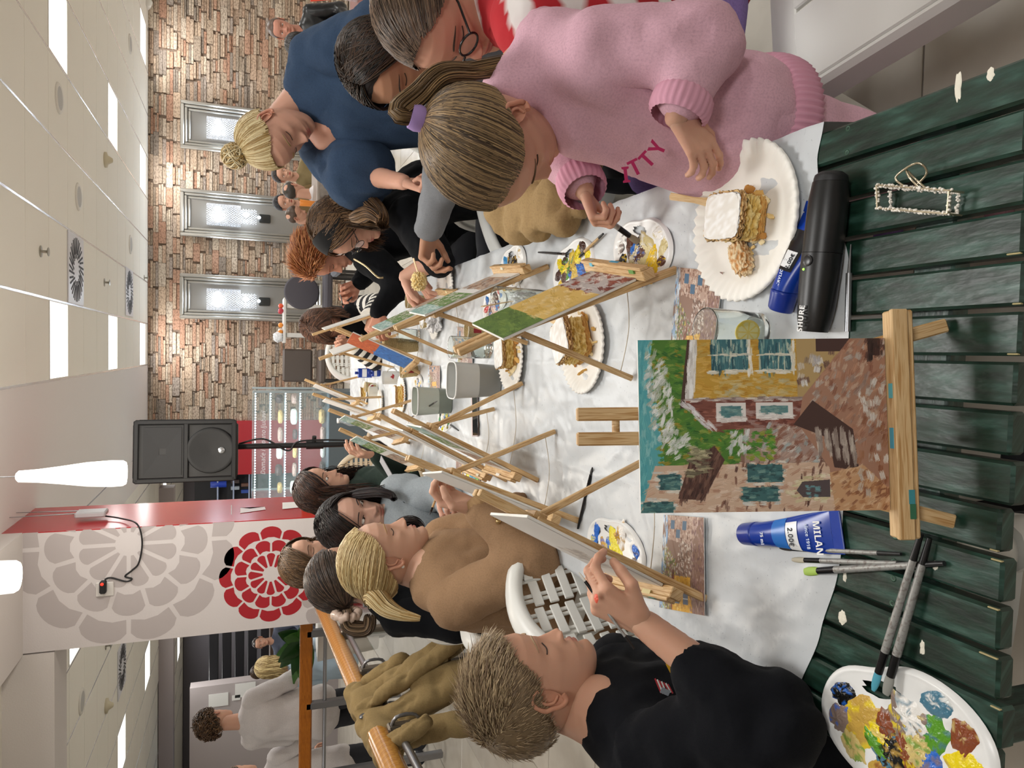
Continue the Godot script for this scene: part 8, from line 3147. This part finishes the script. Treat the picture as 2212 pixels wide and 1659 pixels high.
func build_cooler() -> void:
	var z1 := -8.9
	var z0 := -9.7
	var p0 := on_z(546, 846, z1)
	var p1 := on_z(546, 1085, z1)
	var x0 := p1.x
	var x1 := p0.x
	var top := p0.y
	var t := thing("display_counter", "glass cake counter with rows of cold lights beside the stone wall", "counter", Vector3((x0 + x1) * 0.5, 0, (z0 + z1) * 0.5))
	var w := x1 - x0
	var fr := mat("counter_frame", hx("b8c4c8"), 0.3, 0.5)
	var b := MB.new()
	b.box(Vector3(0, 0.25, 0), Vector3(w, 0.5, 0.8), 0.01)
	obj(b, mat("counter_base", hx("5a646a"), 0.4), "base", t)
	var gl := glass("counter_glass", Color(0.82, 0.93, 0.95), 0.12)
	b = MB.new()
	b.box(Vector3(0, (0.5 + top) * 0.5, 0.39), Vector3(w, top - 0.5, 0.008), 0.0)
	obj(b, gl, "front_pane", t)
	b = MB.new()
	b.box(Vector3(0, top, 0), Vector3(w, 0.01, 0.78), 0.0)
	obj(b, gl, "top_pane", t)
	for s: float in [-1.0, 1.0]:
		b = MB.new()
		b.box(Vector3(s * w * 0.5, (0.5 + top) * 0.5, 0), Vector3(0.008, top - 0.5, 0.78), 0.0)
		obj(b, gl, "side_pane", t)
		for q: float in [-1.0, 1.0]:
			b = MB.new()
			b.box(Vector3(s * w * 0.5, (0.5 + top) * 0.5, q * 0.39), Vector3(0.03, top - 0.5, 0.03), 0.004)
			obj(b, fr, "corner_post", t)
	var dot := glow("led_lamp_dots", Color(0.92, 0.97, 1.0), 5.0)
	for k in 4:
		var y := top - 0.02 - 0.17 * k
		if k > 0:
			b = MB.new()
			b.box(Vector3(0, y, -0.05), Vector3(w - 0.03, 0.008, 0.6), 0.0)
			obj(b, gl, "shelf_pane", t)
		b = MB.new()
		b.box(Vector3(0, y - 0.008, 0.27), Vector3(w - 0.04, 0.012, 0.03), 0.002)
		obj(b, fr, "light_rail", t)
		b = MB.new()
		for j in 40:
			b.ball(Vector3(-w * 0.48 + w * 0.96 * j / 39.0, y - 0.012, 0.29), Vector3.ONE * 0.009, 6)
		var so := obj(b, dot, "led_lamp_row", t)
		so.set_meta("kind", "stuff")
		var l := AreaLight3D.new()
		l.name = "led_light"
		l.area_size = Vector2(w * 0.9, 0.03)
		l.light_color = Color(0.85, 0.95, 1.0)
		l.light_energy = 0.35
		l.area_range = 6.0
		l.shadow_enabled = true
		t.add_child(l, true)
		l.transform = Transform3D(Basis(Vector3.RIGHT, -PI / 2), Vector3(0, y - 0.03, 0.27))
	text_part(t, "Domaće i s puno ljubavi", 0.05, Transform3D(Basis(Vector3(1, 0, 0), Vector3(0.25, 1, 0), Vector3(0, 0, 1)), t.position + Vector3(0.05, top - 0.12, 0.398)), mat("script_white", hx("efe9ea"), 0.5))
	rng.seed = 17
	for k in 18:
		var cx := -w * 0.42 + w * 0.84 * (k % 6) / 5.0
		var y := [top - 0.36, top - 0.53, 0.5][k / 6] as float
		var cake := MB.new()
		var s := Vector3(rng.randf_range(0.1, 0.2), rng.randf_range(0.05, 0.09), 0.16)
		lumps(cake, Transform3D(Basis.IDENTITY, t.position + Vector3(cx, y + s.y * 0.5 + 0.01, 0.1)), s, 0.6, 0.12, 40.0, k, 24, 12)
		single("counter_cake", "small cake on the %s shelf of the glass counter" % ["upper", "middle", "lowest"][k / 6], "cake", cake, mat("cake_%d" % (k % 4), [hx("c8a060"), hx("4a2c24"), hx("e6ded0"), hx("b08a7a")][k % 4], 0.6), "cakes in the glass counter, %s shelf" % ["upper", "middle", "lowest"][k / 6])

# ---------------------------------------------------------------- people and furniture in the background
func bg(label: String, hd: Vector3, face: Vector3, m: Material, c0: String, c1: String, style: String, extra := {}) -> Dictionary:
	var f := Vector3(face.x, 0, face.z).normalized()
	var side := Vector3.UP.cross(f)
	var base := Vector3(hd.x, hd.y - 0.2, hd.z) - f * 0.03
	var stand := hd.y > 1.35
	var d := {"label": label, "hd": hd, "face": face, "H": 0.225, "skin": "c99b84", "neck": base, "sl": base + side * 0.18 - Vector3(0, 0.06, 0), "sr": base - side * 0.18 - Vector3(0, 0.06, 0), "el": base + side * 0.25 + f * 0.06 - Vector3(0, 0.32, 0), "er": base - side * 0.25 + f * 0.06 - Vector3(0, 0.32, 0), "wl": base + side * 0.16 + f * 0.27 - Vector3(0, 0.38, 0), "wr": base - side * 0.16 + f * 0.27 - Vector3(0, 0.38, 0), "hip": base - Vector3(0, 0.55 if stand else 0.52, 0) - f * 0.02, "cloth": m, "garment": "shirt", "res": 0.45, "cell": 0.022, "eyes": "open", "hl": [f + Vector3(0, -0.2, 0), Vector3.DOWN, "relaxed"], "hr": [f + Vector3(0, -0.2, 0), Vector3.DOWN, "relaxed"], "hcell": 0.007, "legs": "stand" if stand else "sit", "sitdir": f, "sleeve": 1.9, "loose": 1.1}
	d.merge(extra, true)
	var p := person(d)
	var h := MB.new()
	h.col = lin(c0)
	if style == "bald":
		hair_cap(h, p.xf, p.H, LINE_BOY, 0.0)
	elif style == "curly":
		hair_cap(h, p.xf, p.H, LINE_BOY, 0.05, 0.05)
		hair_short(h, p.xf, p.H, LINE_BOY, 1400, 0.003, lin(c0), lin(c1), 0.2, Vector3(0, 0.2, -1), 0.08, 0.06)
	elif style == "long":
		hair_cap(h, p.xf, p.H, LINE_WOMAN, 0.05)
		hair_loose(h, p.xf, p.H, LINE_WOMAN, 0.0, 420, 0.004, lin(c0), lin(c1), 0.16, 0.1, 0.004, 60.0)
	else:
		hair_cap(h, p.xf, p.H, LINE_WOMAN, 0.02)
		hair_tied(h, p.xf, p.H, LINE_WOMAN, dir_at(180, 10), 0.04, 420, 0.003, lin(c0), lin(c1))
	hair_part(p, h)
	return p

func build_crowd() -> void:
	rng.seed = 200
	var wh := cloth("white_shirt", hx("d9d3d2"), 160.0, 0.5)
	var lea := mat("black_leather", hx("17181a"), 0.35)
	bg("man with curly brown hair in a white shirt, standing with his back turned", P(465, 1560, 5.35), Vector3(0.25, -0.1, -0.95), wh, "3a2a1e", "7a5c40", "curly", {"face_on": false, "loose": 1.25, "cell": 0.016})
	bg("person in a white shirt half behind the man with curly hair", P(520, 1680, 5.6), Vector3(0.3, -0.1, -0.95), wh, "4a3a2c", "7a6048", "tied", {"face_on": false})
	bg("woman with a blonde bob beyond the plant", P(580, 1440, 7.0), Vector3(0.3, -0.2, -0.9), mat("pale_blue_top", hx("a8bccc"), 0.85), "8a7248", "dcc690", "long", {"face_on": false})
	bg("dark-bearded man in a waistcoat far down the second hall", P(562, 1388, 11.0), Vector3(0.2, -0.1, 0.95), mat("waistcoat", hx("4a5060"), 0.85), "2a211c", "3a2e26", "bald")
	bg("person with brown hair in stripes far down the second hall", P(560, 1450, 10.5), Vector3(0.8, -0.2, 0.3), mat("stripe_far", hx("5a5c68"), 0.85), "33261e", "5a4434", "tied")
	bg("man with cropped hair in a black leather jacket by the stone wall", P(606, 62, 6.6), Vector3(-0.35, -0.15, 0.9), lea, "5a4a40", "6a584a", "bald", {"skin": "c08a76"})
	bg("person with dark hair in a white top before the man in leather", P(650, 98, 6.0), Vector3(0.5, -0.2, -0.8), cloth("cream_knit", hx("dedad0"), 160.0, 0.5), "171412", "332a24", "long", {"face_on": false})
	bg("dark-haired woman in a brown and gold striped top at the far table", P(613, 438, 8.6), Vector3(0.15, -0.15, 0.95), mat("gold_stripe", hx("6a5430"), 0.8), "1c1a1c", "38343a", "tied", {"lips": "9a2c30"})
	bg("woman in a gold striped jacket at the far table beside the blue dress", P(610, 378, 8.7), Vector3(0.1, -0.15, 0.95), mat("olive_stripe", hx("746440"), 0.8), "2a2422", "4a403a", "tied", {"lips": "a83038"})
	bg("child in white seen from behind at the far table", P(634, 412, 8.0), Vector3(0.7, -0.3, -0.6), wh, "3a322c", "5a4e44", "bald", {"face_on": false, "build": 0.8})
	bg("guest in a white shirt leaning forward at the far table", P(640, 465, 8.1), Vector3(0.6, -0.6, 0.5), wh, "4a3a2c", "6a5644", "bald", {"face_on": false})
	# far table with a drink, chairs by the wall, white side table
	var ft := thing("cafe_table", "grey topped cafe table of the far guests", "table", Vector3(1.75, 0, -8.2))
	var b := MB.new()
	b.box(Vector3(0, 0.74, 0), Vector3(1.2, 0.03, 0.7), 0.006)
	obj(b, mat("cafe_top", hx("8a8078"), 0.4), "top", ft)
	for s: float in [-1.0, 1.0]:
		for q: float in [-1.0, 1.0]:
			b = MB.new()
			b.box(Vector3(s * 0.54, 0.365, q * 0.3), Vector3(0.05, 0.73, 0.05), 0.004)
			obj(b, mat("cafe_leg", hx("5a5048"), 0.5), "leg", ft)
	var dr := MB.new()
	dr.lathe([Vector2(0, 0.0), Vector2(0.03, 0.0), Vector2(0.036, 0.16), Vector2(0, 0.16)], 20, Transform3D(Basis.IDENTITY, Vector3(1.55, 0.756, -8.0)))
	single("orange_drink", "glass of orange drink on the far guests' table", "drink", dr, mat("orange_juice", hx("e08a3c"), 0.2))
	var rt := thing("cafe_table", "red brown wooden table with straws before the man in leather", "table", Vector3(2.6, 0, -5.0))
	b = MB.new()
	b.box(Vector3(0, 0.74, 0), Vector3(0.9, 0.04, 0.7), 0.006)
	obj(b, wood("red_wood", hx("7a2f22"), hx("5c2018"), 0.35), "top", rt)
	for s: float in [-1.0, 1.0]:
		for q: float in [-1.0, 1.0]:
			b = MB.new()
			b.box(Vector3(s * 0.4, 0.36, q * 0.3), Vector3(0.07, 0.72, 0.07), 0.004)
			obj(b, mats["red_wood"], "leg", rt)
	for k in 3:
		b = MB.new()
		b.box(Vector3(-0.4, 0.25 + 0.14 * k, 0), Vector3(0.04, 0.05, 0.55), 0.004)
		obj(b, mats["red_wood"], "side_slat", rt)
	var jar := thing("straw_holder", "clear holder of red and violet straws on the red table", "straw holder", Vector3(2.36, 0.762, -4.95))
	b = MB.new()
	b.lathe([Vector2(0, 0.0), Vector2(0.05, 0.0), Vector2(0.055, 0.14), Vector2(0.05, 0.14), Vector2(0.047, 0.006), Vector2(0, 0.006)], 24)
	obj(b, glass("holder_plastic", Color(0.9, 0.92, 0.95), 0.18), "holder", jar)
	for k in 6:
		b = MB.new()
		b.tube(PackedVector3Array([Vector3(-0.02 + 0.008 * k, 0.01, 0.0), Vector3(-0.1 + 0.035 * k, 0.3, 0.02 * (k % 3))]), 0.006, 6)
		obj(b, mat("straw_%d" % (k % 2), [hx("e0503c"), hx("8a5ab0")][k % 2], 0.4), "straw", jar)
	var bo := thing("water_bottle", "small bottle with a blue cap on the red table", "bottle", Vector3(2.3, 0.762, -4.8))
	b = MB.new()
	b.lathe([Vector2(0, 0), Vector2(0.03, 0.0), Vector2(0.032, 0.12), Vector2(0.012, 0.17), Vector2(0, 0.17)], 20)
	obj(b, mats["bottle_plastic"], "bottle_body", bo)
	b = MB.new()
	b.lathe([Vector2(0, 0.17), Vector2(0.015, 0.17), Vector2(0.015, 0.195), Vector2(0, 0.195)], 16)
	obj(b, mat("cap_blue", hx("2a50c0"), 0.4), "cap", bo)
	var wt := thing("side_table", "small white side table with fruit against the stone wall", "table", Vector3(0.4, 0, -10.6))
	b = MB.new()
	b.box(Vector3(0, 0.94, 0), Vector3(0.62, 0.03, 0.45), 0.004)
	obj(b, mat("white_lacquer", hx("d8d4ce"), 0.35), "top", wt)
	b = MB.new()
	b.box(Vector3(-0.2, 0.46, 0), Vector3(0.06, 0.92, 0.4), 0.004)
	obj(b, mats["white_lacquer"], "support", wt)
	b = MB.new()
	b.box(Vector3(0.2, 0.46, 0), Vector3(0.06, 0.92, 0.4), 0.004)
	obj(b, mats["white_lacquer"], "support", wt)
	rng.seed = 12
	for k in 7:
		b = MB.new()
		b.ball(Vector3(0.4 + rng.randf_range(-0.16, 0.24), 0.99, -10.5 + rng.randf_range(-0.1, 0.1)), Vector3.ONE * 0.035, 12)
		single("wrapped_sweet", "bright wrapped sweet heaped on the white side table", "sweet", b, mat("sweet_%d" % (k % 4), [hx("d8502c"), hx("e08a2c"), hx("b02c3c"), hx("e6ded0")][k % 4], 0.3), "sweets on the side table")
	b = MB.new()
	lumps(b, Transform3D(Basis.IDENTITY, Vector3(0.17, 1.02, -10.55)), Vector3(0.14, 0.13, 0.14), 0.9, 0.25, 40.0, 3.0, 24, 14)
	single("paper_napkin", "white ball of tissue on the side table by the wall", "napkin", b, mats["napkin_paper"])
	var br := mat("brown_leather", hx("5c5049"), 0.5)
	for q: Array in [["brown leather chair against the stone wall by the counter", -0.22, -10.3, br, false], ["round-backed grey chair beside the white side table", 0.75, -9.6, mat("grey_velvet", hx("4a464c"), 0.8), true], ["grey armchair with a jacket by the stone wall", 1.1, -8.6, mat("grey_cloth", hx("6a6c74"), 0.85), false]]:
		var t := thing("cafe_chair", q[0], "chair", Vector3(q[1], 0, q[2]), "cafe chairs by the wall")
		b = MB.new()
		b.box(Vector3(0, 0.46, 0), Vector3(0.46, 0.09, 0.44), 0.025)
		obj(b, q[3], "seat", t)
		b = MB.new()
		if q[4]:
			b.lathe([Vector2(0, -0.03), Vector2(0.2, -0.03), Vector2(0.225, 0.0), Vector2(0.2, 0.03), Vector2(0, 0.03)], 32, Transform3D(Basis(Vector3.RIGHT, PI / 2), Vector3(0, 0.76, -0.22)))
		else:
			b.box(Vector3(0, 0.76, -0.22), Vector3(0.46, 0.4, 0.07), 0.025)
		obj(b, q[3], "backrest", t)
		for s: float in [-1.0, 1.0]:
			for z: float in [-1.0, 1.0]:
				b = MB.new()
				b.box(Vector3(s * 0.2, 0.22, z * 0.19), Vector3(0.035, 0.44, 0.035), 0.004)
				obj(b, mat("chair_leg_dark", hx("2c2826"), 0.4), "leg", t)


func _ready() -> void:
	nz.seed = 3
	nz.frequency = 0.05
	build_camera()
	build_shell()
	build_table()
	build_items()
	build_boy()
	build_left_bank()
	build_right_bank()
	build_girl()
	build_chairs()
	build_fittings()
	build_hall()
	build_crowd()
